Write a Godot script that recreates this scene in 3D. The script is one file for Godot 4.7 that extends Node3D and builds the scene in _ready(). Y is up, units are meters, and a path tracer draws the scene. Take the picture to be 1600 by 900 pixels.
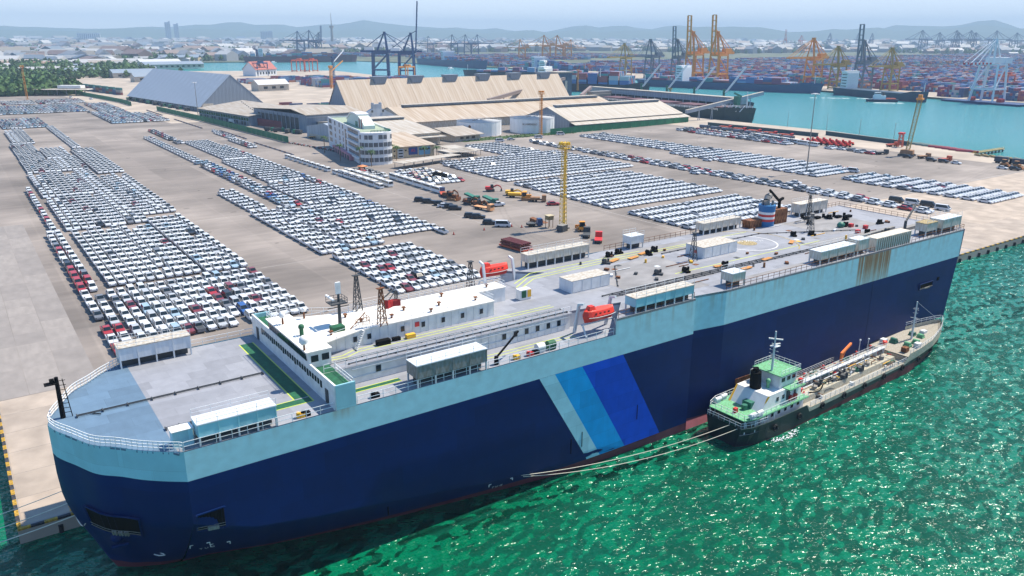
extends Node3D
# A car carrier ship at a port quay with thousands of parked cars. Axes: x runs along the ship from bow to stern,
# -z runs from the ship over the quay to the far land, y is up; the sea is y = 0 and the quay is y = 2.

const EYE := Vector3(-15.2175, 66.1688, 85.2695)
const SHIP := Vector3(79, 0, -16.1)
const QUAY := 2.0
const DECK := 21.9
const UPPER := 24.5
const ORD := ["first", "second", "third", "fourth", "fifth", "sixth", "seventh", "eighth", "ninth", "tenth", "eleventh", "twelfth", "thirteenth", "fourteenth", "fifteenth", "sixteenth", "seventeenth", "eighteenth", "nineteenth", "twentieth"]
var rng := RandomNumberGenerator.new()
var M := {}
var T := {}

# ---------------------------------------------------------------- mesh building
class MB:
	var v := PackedVector3Array()
	var n := PackedVector3Array()
	var c := PackedColorArray()
	var u := PackedVector2Array()
	var col := Color.WHITE
	var xf := Transform3D()
	func put(p: Vector3, q: Vector3, r: Vector3, np: Vector3, nq: Vector3, nr: Vector3) -> void:
		v.append(xf * p); v.append(xf * r); v.append(xf * q)
		n.append((xf.basis * np).normalized()); n.append((xf.basis * nr).normalized()); n.append((xf.basis * nq).normalized())
		for i in 3:
			c.append(col)
			u.append(Vector2.ZERO)
	func tri(p: Vector3, q: Vector3, r: Vector3) -> void:
		var m := (q - p).cross(r - p).normalized()
		put(p, q, r, m, m, m)
	func quad(p: Vector3, q: Vector3, r: Vector3, s: Vector3) -> void:
		tri(p, q, r)
		tri(p, r, s)
	func uvquad(p: Vector3, q: Vector3, r: Vector3, s: Vector3, a: Vector2, b: Vector2) -> void:
		# p..s counter-clockwise; a is the UV at p, b at r
		tri(p, q, r)
		tri(p, r, s)
		var k := u.size() - 6
		var qa := Vector2(b.x, a.y)
		var sa := Vector2(a.x, b.y)
		u[k] = a; u[k + 1] = b; u[k + 2] = qa
		u[k + 3] = a; u[k + 4] = sa; u[k + 5] = b
	func hexa(p: Array) -> void:
		# 8 corners: 0-3 the bottom counter-clockwise seen from above (x right, z towards one), 4-7 the top
		quad(p[3], p[2], p[1], p[0])
		quad(p[4], p[5], p[6], p[7])
		for i in 4:
			var j := (i + 1) % 4
			quad(p[i], p[j], p[4 + j], p[4 + i])
	func box(at: Vector3, s: Vector3, yaw := 0.0) -> void:
		frustum(at, s, Vector2(s.x, s.z), yaw)
	func frustum(at: Vector3, s: Vector3, top: Vector2, yaw := 0.0, shift := Vector2.ZERO) -> void:
		# at is the centre
		var b := Basis(Vector3.UP, yaw)
		var h := s / 2.0
		var t := top / 2.0
		var o := Vector3(shift.x, 0, shift.y)
		hexa([at + b * Vector3(-h.x, -h.y, h.z), at + b * Vector3(h.x, -h.y, h.z), at + b * Vector3(h.x, -h.y, -h.z), at + b * Vector3(-h.x, -h.y, -h.z),
			at + b * (Vector3(-t.x, h.y, t.y) + o), at + b * (Vector3(t.x, h.y, t.y) + o), at + b * (Vector3(t.x, h.y, -t.y) + o), at + b * (Vector3(-t.x, h.y, -t.y) + o)])
	func bar(a: Vector3, b: Vector3, w: float, h := -1.0) -> void:
		# a square bar from a to b
		if h < 0: h = w
		var d := (b - a).normalized()
		var s := d.cross(Vector3.UP)
		if s.length() < 0.01: s = Vector3.RIGHT
		s = s.normalized()
		var t := s.cross(d).normalized() * h / 2.0
		s *= w / 2.0
		var p := [a - s - t, a + s - t, a + s + t, a - s + t]
		var q := [b - s - t, b + s - t, b + s + t, b - s + t]
		for i in 4:
			var j := (i + 1) % 4
			quad(p[j], p[i], q[i], q[j])
		quad(p[0], p[1], p[2], p[3])
		quad(q[3], q[2], q[1], q[0])
	func cyl(a: Vector3, b: Vector3, r: float, r2 := -1.0, seg := 8, caps := true) -> void:
		if r2 < 0: r2 = r
		var d := (b - a).normalized()
		var s := d.cross(Vector3.UP)
		if s.length() < 0.01: s = Vector3.RIGHT
		s = s.normalized()
		var t := s.cross(d).normalized()
		for i in seg:
			var e := TAU * i / seg
			var f := TAU * (i + 1) / seg
			var m := s * cos(e) + t * sin(e)
			var k := s * cos(f) + t * sin(f)
			put(a + m * r, b + m * r2, b + k * r2, m, m, k)
			put(a + m * r, b + k * r2, a + k * r, m, k, k)
			if caps:
				tri(a, a + m * r, a + k * r)
				tri(b, b + k * r2, b + m * r2)
	func tube(p: Array, r: float, seg := 5) -> void:
		for i in p.size() - 1: cyl(p[i], p[i + 1], r, r, seg, i == 0 or i == p.size() - 2)
	func ball(at: Vector3, r: Vector3, seg := 8, rings := 5) -> void:
		for i in rings:
			var a := PI * i / rings - PI / 2
			var b := PI * (i + 1) / rings - PI / 2
			for j in seg:
				var e := TAU * j / seg
				var f := TAU * (j + 1) / seg
				var p := [Vector3(cos(a) * cos(e), sin(a), cos(a) * sin(e)), Vector3(cos(a) * cos(f), sin(a), cos(a) * sin(f)), Vector3(cos(b) * cos(f), sin(b), cos(b) * sin(f)), Vector3(cos(b) * cos(e), sin(b), cos(b) * sin(e))]
				put(at + p[0] * r, at + p[2] * r, at + p[1] * r, p[0], p[2], p[1])
				put(at + p[0] * r, at + p[3] * r, at + p[2] * r, p[0], p[3], p[2])
	func area2(p: PackedVector2Array) -> float:
		var a := 0.0
		for i in p.size(): a += p[i].cross(p[(i + 1) % p.size()])
		return a
	func slab(poly: PackedVector2Array, y0: float, y1: float) -> void:
		# poly holds (x, z)
		var ix := Geometry2D.triangulate_polygon(poly)
		for i in range(0, ix.size(), 3):
			var p := poly[ix[i]]
			var q := poly[ix[i + 1]]
			var r := poly[ix[i + 2]]
			if (q - p).cross(r - p) > 0:
				var sw := q
				q = r
				r = sw
			tri(Vector3(p.x, y1, p.y), Vector3(q.x, y1, q.y), Vector3(r.x, y1, r.y))
			if y1 - y0 > 0.01: tri(Vector3(p.x, y0, p.y), Vector3(r.x, y0, r.y), Vector3(q.x, y0, q.y))
		if y1 - y0 > 0.01:
			var turn := area2(poly)
			for i in poly.size():
				var p := poly[i]
				var q := poly[(i + 1) % poly.size()]
				if turn > 0: quad(Vector3(q.x, y0, q.y), Vector3(p.x, y0, p.y), Vector3(p.x, y1, p.y), Vector3(q.x, y1, q.y))
				else: quad(Vector3(p.x, y0, p.y), Vector3(q.x, y0, q.y), Vector3(q.x, y1, q.y), Vector3(p.x, y1, p.y))
	func extrude(prof: PackedVector2Array, x0: float, x1: float) -> void:
		# a profile of (z, y) drawn along x
		var ix := Geometry2D.triangulate_polygon(prof)
		for i in range(0, ix.size(), 3):
			var p := prof[ix[i]]
			var q := prof[ix[i + 1]]
			var r := prof[ix[i + 2]]
			if (q - p).cross(r - p) < 0:
				var sw := q
				q = r
				r = sw
			tri(Vector3(x0, p.y, p.x), Vector3(x0, q.y, q.x), Vector3(x0, r.y, r.x))
			tri(Vector3(x1, p.y, p.x), Vector3(x1, r.y, r.x), Vector3(x1, q.y, q.x))
		var turn := area2(prof) < 0
		for i in prof.size():
			var p := prof[i]
			var q := prof[(i + 1) % prof.size()]
			if turn:
				var sw := q
				q = p
				p = sw
			quad(Vector3(x0, p.y, p.x), Vector3(x1, p.y, p.x), Vector3(x1, q.y, q.x), Vector3(x0, q.y, q.x))
	func rail(p: Array, h: float, every: float, w := 0.06, rows := 2) -> void:
		# a guard rail of posts and pipes along points at deck level
		for i in p.size() - 1:
			var a: Vector3 = p[i]
			var b: Vector3 = p[i + 1]
			var k := maxi(1, int(round(a.distance_to(b) / every)))
			for j in k + 1:
				if j == k and i < p.size() - 2: continue
				var q := a.lerp(b, float(j) / k)
				bar(q, q + Vector3(0, h, 0), w)
			for r in rows: bar(a + Vector3(0, h * (r + 1) / rows, 0), b + Vector3(0, h * (r + 1) / rows, 0), w)
	func lattice(a: Vector3, b: Vector3, w0: float, w1: float, bays: int, t: float) -> void:
		# an upright lattice mast from a to b
		var cs := [Vector3(-1, 0, 1), Vector3(1, 0, 1), Vector3(1, 0, -1), Vector3(-1, 0, -1)]
		for i in 4: bar(a + cs[i] * w0 / 2, b + cs[i] * w1 / 2, t)
		for k in bays:
			var e := float(k) / bays
			var f := float(k + 1) / bays
			for i in 4:
				var j := (i + 1) % 4
				var p: Vector3 = a.lerp(b, e) + cs[i] * lerpf(w0, w1, e) / 2
				var q: Vector3 = a.lerp(b, f) + cs[j] * lerpf(w0, w1, f) / 2
				bar(p, q, t * 0.6)
				bar(a.lerp(b, f) + cs[i] * lerpf(w0, w1, f) / 2, q, t * 0.6)
	func mesh(coloured := false) -> ArrayMesh:
		var arr := []
		arr.resize(Mesh.ARRAY_MAX)
		arr[Mesh.ARRAY_VERTEX] = v
		arr[Mesh.ARRAY_NORMAL] = n
		arr[Mesh.ARRAY_TEX_UV] = u
		if coloured: arr[Mesh.ARRAY_COLOR] = c
		var m := ArrayMesh.new()
		m.add_surface_from_arrays(Mesh.PRIMITIVE_TRIANGLES, arr)
		return m

func inv_of(p: Node) -> Transform3D:
	var t := Transform3D()
	while p != self and p is Node3D:
		t = p.transform * t
		p = p.get_parent()
	return t.affine_inverse()

func tag(o: Node, label: String, category: String, group := "") -> Node:
	o.set_meta("label", label)
	o.set_meta("category", category)
	if group: o.set_meta("group", group)
	return o

func thing(called: String, label: String, category: String, at := Vector3.ZERO, yaw := 0.0, group := "") -> Node3D:
	var o := Node3D.new()
	o.name = called
	add_child(o, true)
	o.position = at
	o.rotation.y = yaw
	tag(o, label, category, group)
	return o

func part(called: String, b: MB, mat: Material, parent: Node, at := Vector3.ZERO) -> MeshInstance3D:
	# geometry in the parent's own axes
	return piece(called, b.mesh(), mat, parent, at)

func piece(called: String, m: Mesh, mat: Material, parent: Node, at := Vector3.ZERO) -> MeshInstance3D:
	var o := MeshInstance3D.new()
	o.name = called
	o.mesh = m
	if mat: o.material_override = mat
	o.position = at
	parent.add_child(o, true)
	if called in ["ribs", "wall_ribs", "legs", "roof_vents", "posts", "poop_posts", "buttresses", "frame", "rail_and_seams", "headlights", "roof_valves", "rollers", "hull_marks", "ladder_recess", "rubbing_plate", "stern_winch", "roof_rail", "arms", "bearers", "painted_lines", "painted_walkway", "green_walkway"]: o.set_meta("kind", "stuff")
	return o

func wpart(called: String, b: MB, mat: Material, parent: Node) -> MeshInstance3D:
	# geometry given in world axes
	var o := part(called, b, mat, parent)
	o.transform = inv_of(parent)
	return o

func struct(called: String, b: MB, mat: Material) -> MeshInstance3D:
	var o := part(called, b, mat, self)
	o.set_meta("kind", "structure")
	return o

func stuff(o: Node) -> Node:
	o.set_meta("kind", "stuff")
	return o

func dup(src: Node3D, label: String, at: Vector3, yaw := 0.0, group := "", mat: Material = null) -> Node3D:
	var o: Node3D = src.duplicate()
	o.name = str(src.name).rstrip("0123456789")
	add_child(o, true)
	o.position = at
	o.rotation = Vector3(0, yaw, 0)
	o.set_meta("label", label)
	if group: o.set_meta("group", group)
	if mat:
		for ch in o.get_children(): ch.material_override = mat
	return o

func scatter(called: String, m: Mesh, xs: Array, cols: Array, mat: Material, parent: Node = null) -> MultiMeshInstance3D:
	var mm := MultiMesh.new()
	mm.transform_format = MultiMesh.TRANSFORM_3D
	mm.use_colors = not cols.is_empty()
	mm.mesh = m
	mm.instance_count = xs.size()
	for i in xs.size():
		mm.set_instance_transform(i, xs[i])
		if mm.use_colors: mm.set_instance_color(i, cols[i])
	var o := MultiMeshInstance3D.new()
	o.name = called
	o.multimesh = mm
	if mat: o.material_override = mat
	(parent if parent else self).add_child(o, true)
	o.set_meta("kind", "stuff")
	return o

# ---------------------------------------------------------------- materials
func noise_tex(freq: float, lo: float, hi: float, oct := 5, size := 512, seed_ := 1, kind := FastNoiseLite.TYPE_SIMPLEX_SMOOTH, tint := Color.WHITE) -> NoiseTexture2D:
	var f := FastNoiseLite.new()
	f.noise_type = kind
	f.frequency = freq
	f.fractal_octaves = oct
	f.seed = seed_
	var t := NoiseTexture2D.new()
	t.width = size
	t.height = size
	t.seamless = true
	t.noise = f
	var g := Gradient.new()
	g.set_color(0, Color(lo * tint.r, lo * tint.g, lo * tint.b))
	g.set_color(1, Color(hi, hi, hi))
	t.color_ramp = g
	return t

func plate_tex() -> ImageTexture:
	# welded steel plates: faint seams, a tone for each plate, light wear
	var w := 512
	var r := RandomNumberGenerator.new()
	r.seed = 4
	var f := FastNoiseLite.new()
	f.frequency = 0.02
	f.fractal_octaves = 5
	var tone := []
	for i in 64: tone.append(r.randf_range(-0.05, 0.05))
	var im := Image.create(w, w, false, Image.FORMAT_RGB8)
	for y in w:
		var row := int(y / 64)
		for x in w:
			var sx := (x + row * 70) % w
			var k: float = 0.92 + tone[row * 8 + int(sx / 128)] + 0.05 * f.get_noise_2d(x, y * 0.7)
			if y % 64 == 0 or sx % 128 == 0: k -= 0.11
			elif y % 64 == 1 or sx % 128 == 1: k += 0.02
			k = clampf(k, 0, 1)
			im.set_pixel(x, y, Color(k, k, k * 0.995))
	return ImageTexture.create_from_image(im)

func normal_tex(freq: float, strength: float, oct := 4, size := 512, seed_ := 1) -> NoiseTexture2D:
	var t := noise_tex(freq, 0, 1, oct, size, seed_)
	t.color_ramp = null
	t.as_normal_map = true
	t.bump_strength = strength
	return t

func mat(r: float, g: float, b: float, rough := 0.7, metal := 0.0, tex: Texture2D = null, scale := Vector3.ONE) -> StandardMaterial3D:
	# r, g, b are the linear base colour
	var m := StandardMaterial3D.new()
	m.albedo_color = Color(r, g, b).linear_to_srgb()
	m.roughness = rough
	m.metallic = metal
	if tex:
		m.albedo_texture = tex
		m.uv1_triplanar = true
		m.uv1_world_triplanar = true
		m.uv1_scale = scale
	return m

func materials() -> void:
	T.soft = noise_tex(0.008, 0.72, 1.0, 5, 512, 3)
	T.dirt = noise_tex(0.012, 0.5, 1.0, 6, 512, 5)
	T.plates = plate_tex()
	T.worn = noise_tex(0.006, 0.8, 1.0, 6, 512, 13)
	T.faint = noise_tex(0.01, 0.9, 1.0, 5, 512, 15)
	T.fine = noise_tex(0.05, 0.8, 1.0, 4, 512, 7)
	T.rust = noise_tex(0.01, 0.35, 1.0, 6, 512, 9, FastNoiseLite.TYPE_SIMPLEX_SMOOTH, Color(1.0, 0.62, 0.38))
	T.rustlight = noise_tex(0.012, 0.78, 1.0, 6, 512, 11, FastNoiseLite.TYPE_SIMPLEX_SMOOTH, Color(1.0, 0.9, 0.78))
	M.white = mat(0.8, 0.8, 0.78, 0.5, 0, T.faint, Vector3(0.12, 0.12, 0.12))
	M.roofwhite = mat(0.84, 0.80, 0.73, 0.6, 0, T.faint, Vector3(0.1, 0.1, 0.1))
	M.offwhite = mat(0.6, 0.6, 0.57, 0.6, 0, T.rustlight, Vector3(0.2, 0.05, 0.2))
	M.hullwhite = mat(0.68, 0.71, 0.73, 0.5, 0, T.faint, Vector3(0.3, 0.05, 0.3))
	M.navy = mat(0.0002, 0.02, 0.118, 0.5, 0, T.plates, Vector3(0.045, 0.045, 0.045))
	M.boot = mat(0.2, 0.045, 0.068, 0.7, 0, T.worn, Vector3(0.1, 0.2, 0.1))
	M.turq = mat(0.38, 0.72, 0.8, 0.5, 0, T.plates, Vector3(0.045, 0.045, 0.045))
	M.stripe_pale = mat(0.4, 0.72, 0.8, 0.45, 0, T.plates, Vector3(0.045, 0.045, 0.045))
	M.stripe_sky = mat(0.006, 0.37, 0.8, 0.45, 0, T.plates, Vector3(0.045, 0.045, 0.045))
	M.stripe_blue = mat(0.003, 0.085, 0.62, 0.45, 0, T.plates, Vector3(0.045, 0.045, 0.045))
	M.deck = mat(0.30, 0.31, 0.35, 0.8, 0, T.plates, Vector3(0.05, 0.05, 0.05))
	M.deckblue = mat(0.125, 0.21, 0.31, 0.75, 0, T.plates, Vector3(0.05, 0.05, 0.05))
	M.deckworn = mat(0.31, 0.30, 0.30, 0.85, 0, T.worn, Vector3(0.04, 0.04, 0.07))
	M.green = mat(0.01, 0.13, 0.055, 0.7, 0, T.soft, Vector3(0.2, 0.2, 0.2))
	M.yellowline = mat(0.52, 0.58, 0.08, 0.7)
	M.white_line = mat(0.7, 0.7, 0.68, 0.7)
	M.tan = mat(0.58, 0.45, 0.22, 0.8, 0, T.dirt, Vector3(0.3, 0.3, 0.3))
	M.glass = mat(0.012, 0.02, 0.026, 0.12)
	M.black = mat(0.009, 0.009, 0.01, 0.7)
	M.dark = mat(0.05, 0.055, 0.06, 0.7)
	M.rail = mat(0.72, 0.74, 0.74, 0.5)
	M.grey = mat(0.3, 0.31, 0.32, 0.6, 0, T.rustlight, Vector3(0.3, 0.1, 0.3))
	M.rusty = mat(0.42, 0.2, 0.09, 0.9, 0, T.rust, Vector3(0.5, 0.12, 0.5))
	M.rustwhite = mat(0.72, 0.71, 0.67, 0.7, 0, T.rustlight, Vector3(0.35, 0.04, 0.35))
	M.orange = mat(0.72, 0.04, 0.018, 0.4)
	M.red = mat(0.55, 0.03, 0.03, 0.5)
	M.yellow = mat(0.78, 0.42, 0.03, 0.55)
	M.rope = mat(0.62, 0.58, 0.47, 0.9)
	M.rubber = mat(0.014, 0.014, 0.015, 0.85)
	M.palegreen = mat(0.16, 0.52, 0.30, 0.6, 0, T.rustlight, Vector3(0.3, 0.3, 0.3))
	M.cream = mat(0.62, 0.58, 0.42, 0.7, 0, T.rustlight, Vector3(0.3, 0.3, 0.3))
	M.tankgreen = mat(0.02, 0.15, 0.10, 0.5)
	M.asphalt = mat(0.31, 0.285, 0.27, 0.92)
	M.concrete = mat(0.56, 0.46, 0.37, 0.9, 0, T.worn, Vector3(0.02, 0.02, 0.02))
	M.wood = mat(0.3, 0.16, 0.08, 0.8)
	M.crane_blue = mat(0.015, 0.055, 0.16, 0.5)
	M.crane_orange = mat(0.62, 0.25, 0.03, 0.5)
	M.crane_olive = mat(0.33, 0.24, 0.06, 0.6)
	M.crane_grey = mat(0.12, 0.16, 0.2, 0.5)
	M.crane_white = mat(0.66, 0.69, 0.72, 0.5)
	M.crane_red = mat(0.5, 0.09, 0.04, 0.5)
	M.tower_yellow = mat(0.72, 0.48, 0.05, 0.55)
	M.fence = mat(0.01, 0.2, 0.09, 0.7, 0, T.soft, Vector3(0.1, 0.02, 0.1))
	M.steelblue = mat(0.42, 0.475, 0.54, 0.55, 0, T.worn, Vector3(0.03, 0.004, 0.09))
	M.bluewall = mat(0.27, 0.33, 0.41, 0.6, 0, T.soft, Vector3(0.3, 0.01, 0.3))
	M.tanroof = mat(0.52, 0.46, 0.395, 0.75, 0, T.rustlight, Vector3(0.05, 0.004, 0.004))
	M.greyroof = mat(0.46, 0.44, 0.41, 0.7, 0, T.rustlight, Vector3(0.08, 0.006, 0.006))
	M.paleroof = mat(0.56, 0.55, 0.52, 0.6, 0, T.rustlight, Vector3(0.09, 0.006, 0.006))
	M.officeglass = mat(0.1, 0.11, 0.125, 0.25)
	M.building = mat(0.74, 0.755, 0.765, 0.7, 0, T.faint, Vector3(0.1, 0.04, 0.1))
	M.pink = mat(0.5, 0.22, 0.26, 0.7)
	M.mint = mat(0.56, 0.64, 0.58, 0.7)
	M.roofgreen = mat(0.42, 0.5, 0.36, 0.8, 0, T.soft, Vector3(0.3, 0.3, 0.3))
	M.tank = mat(0.84, 0.85, 0.86, 0.55, 0, T.faint, Vector3(0.12, 0.02, 0.12))
	M.leaf = mat(0.05, 0.11, 0.03, 0.8)
	M.leaf.backlight_enabled = true
	M.leaf.backlight = Color(0.1, 0.16, 0.05)
	M.trunk = mat(0.2, 0.14, 0.09, 0.9)
	M.grass = mat(0.07, 0.14, 0.03, 0.95, 0, T.dirt, Vector3(0.05, 0.05, 0.05))
	M.land = mat(0.2, 0.23, 0.14, 0.95, 0, T.dirt, Vector3(0.002, 0.002, 0.002))
	M.hill = mat(0.07, 0.11, 0.07, 0.95)
	M.earth = mat(0.5, 0.42, 0.34, 0.95, 0, T.worn, Vector3(0.008, 0.008, 0.008))
	M.tinted = mat(1, 1, 1, 0.6)
	M.tinted.vertex_color_use_as_albedo = true
	M.carpaint = mat(1, 1, 1, 0.25)
	M.carpaint.vertex_color_use_as_albedo = true
	for k in ["navy", "stripe_pale", "stripe_sky", "stripe_blue"]: M[k].metallic_specular = 0.3
	M.black.metallic_specular = 0.12
	for k in M: M[k].resource_name = k
# ---------------------------------------------------------------- camera, sky, sun
func view_and_light() -> void:
	var cam := Camera3D.new()
	cam.name = "camera"
	cam.transform = Transform3D(Basis(Vector3(0.81899363, 0.00286384, 0.57379546), Vector3(0.17137417, 0.95312563, -0.24936404), Vector3(-0.5476133, 0.30256128, 0.78011303)), EYE)
	cam.fov = 39.988
	cam.near = 1.0
	cam.far = 60000.0
	add_child(cam)
	var env := Environment.new()
	env.background_mode = Environment.BG_SKY
	var sky := Sky.new()
	var sm := ProceduralSkyMaterial.new()
	sm.sky_top_color = Color(0.10, 0.24, 0.52).linear_to_srgb()
	sm.sky_horizon_color = Color(0.95, 1.0, 1.0).linear_to_srgb()
	sm.sky_curve = 0.07
	sm.ground_horizon_color = Color(0.6, 0.68, 0.76).linear_to_srgb()
	sm.ground_bottom_color = Color(0.2, 0.26, 0.3).linear_to_srgb()
	sky.sky_material = sm
	env.sky = sky
	env.tonemap_mode = Environment.TONE_MAPPER_LINEAR
	env.tonemap_exposure = 1.6
	env.fog_enabled = true
	env.fog_density = 0.00012
	env.fog_light_color = Color(0.78, 0.9, 1.0)
	env.sdfgi_enabled = true
	env.ssao_enabled = true
	env.ssil_enabled = true
	var we := WorldEnvironment.new()
	we.name = "environment"
	we.environment = env
	add_child(we)
	var sun := DirectionalLight3D.new()
	sun.name = "sun"
	sun.light_energy = 1.5
	sun.light_color = Color(1.0, 0.96, 0.89)
	sun.light_angular_distance = 0.53
	sun.shadow_enabled = true
	add_child(sun)
	sun.look_at_from_position(Vector3.ZERO, -Vector3(0.53, 0.84, 0.055), Vector3.UP)

# ---------------------------------------------------------------- sea, quay and land
func yard_texture() -> ImageTexture:
	# worn asphalt: broad patches, seams, tyre tracks and oil spots (paint and wear only)
	var w := 1024
	var im := Image.create(w, w, false, Image.FORMAT_RGB8)
	var a := FastNoiseLite.new()
	a.frequency = 0.006
	a.seed = 21
	a.fractal_octaves = 5
	var b := FastNoiseLite.new()
	b.frequency = 0.05
	b.seed = 5
	var cells := []
	for i in 40:
		var r := []
		for j in 40: r.append(rng.randf_range(-0.045, 0.045))
		cells.append(r)
	for y in w:
		for x in w:
			# x covers 540 m along the quay, y covers 540 m away from it
			var k := 0.86 + 0.16 * a.get_noise_2d(x * 0.6, y * 1.6) + 0.06 * b.get_noise_2d(x * 0.5, y * 2.5)
			k += cells[(x / 38) % 40][(y / 64) % 40]
			if x % 38 == 0 or y % 64 == 0: k += 0.035
			k = clampf(k, 0.3, 1.0)
			im.set_pixel(x, y, Color(k, k * 0.985, k * 0.965))
	for i in 70:
		# sweeping tyre tracks
		var x := rng.randf_range(0, w)
		var y := rng.randf_range(0, w)
		var a2 := rng.randf_range(-0.25, 0.25) + (PI / 2 if rng.randf() < 0.6 else 0.0)
		var bend := rng.randf_range(-0.006, 0.006)
		for k in rng.randi_range(60, 320):
			x += cos(a2)
			y += sin(a2)
			a2 += bend
			for o in [0, 4]:
				var ix := int(x - sin(a2) * o)
				var iy := int(y + cos(a2) * o)
				if ix >= 0 and iy >= 0 and ix < w and iy < w: im.set_pixel(ix, iy, im.get_pixel(ix, iy) * 0.94)
	for i in 260:
		var x := rng.randi_range(4, w - 8)
		var y := rng.randi_range(4, w - 8)
		im.fill_rect(Rect2i(x, y, rng.randi_range(1, 4), rng.randi_range(1, 2)), Color(0.42, 0.40, 0.38))
	return ImageTexture.create_from_image(im)

func sheet(b: MB, x0: float, z0: float, x1: float, z1: float, y: float) -> void:
	b.quad(Vector3(x0, y, z1), Vector3(x1, y, z1), Vector3(x1, y, z0), Vector3(x0, y, z0))

func wave_height(x: float, z: float, f: FastNoiseLite, g: FastNoiseLite) -> float:
	return 0.015 * f.get_noise_2d(x * 0.55 + z * 0.4, z * 1.5 - x * 0.25) + 0.03 * g.get_noise_2d(x * 1.1, z * 2.2 + x * 0.3)

func sea_uv(x: float, z: float) -> Vector2:
	# the wind runs across the dock, so wave crests lie along (0.82, 0.57)
	return Vector2((x * 0.82 + z * 0.57) / 48.0, (-x * 0.57 + z * 0.82) / 26.0)

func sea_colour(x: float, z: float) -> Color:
	# emerald in the dock, paler turquoise far off: view-angle light put into the colour
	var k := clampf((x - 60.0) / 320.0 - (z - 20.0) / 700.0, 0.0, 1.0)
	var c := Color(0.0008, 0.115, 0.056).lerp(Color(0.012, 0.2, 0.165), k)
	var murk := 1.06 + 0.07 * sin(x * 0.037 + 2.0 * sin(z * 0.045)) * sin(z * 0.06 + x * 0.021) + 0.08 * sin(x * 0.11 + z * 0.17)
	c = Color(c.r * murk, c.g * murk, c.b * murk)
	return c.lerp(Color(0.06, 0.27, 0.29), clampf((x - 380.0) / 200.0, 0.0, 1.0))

func sea_cells(areas: Array, y: float) -> MB:
	# fine cells close by, coarse ones far off, so that the tint of the water can change
	var b := MB.new()
	for r in areas:
		var xs := [float(r[0])]
		if r[2] - r[0] > 2000:
			for i in 26: xs.append(-350.0 + i * 70.0)
			xs.append(float(r[2]))
		else:
			for i in 24: xs.append(lerpf(r[0], r[2], (i + 1) / 24.0))
		for i in xs.size() - 1:
			for j in 24:
				var xa: float = xs[i]
				var xb: float = xs[i + 1]
				var za := lerpf(r[3], r[1], pow(j / 24.0, 2.2 if r[3] - r[1] > 300 else 1.0))
				var zb := lerpf(r[3], r[1], pow((j + 1) / 24.0, 2.2 if r[3] - r[1] > 300 else 1.0))
				b.quad(Vector3(xa, y, za), Vector3(xb, y, za), Vector3(xb, y, zb), Vector3(xa, y, zb))
				var k := b.c.size() - 6
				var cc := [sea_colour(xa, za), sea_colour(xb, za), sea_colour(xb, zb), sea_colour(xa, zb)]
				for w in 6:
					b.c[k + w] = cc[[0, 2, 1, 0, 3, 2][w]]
					b.u[k + w] = sea_uv(b.v[k + w].x, b.v[k + w].z)
	return b

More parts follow.
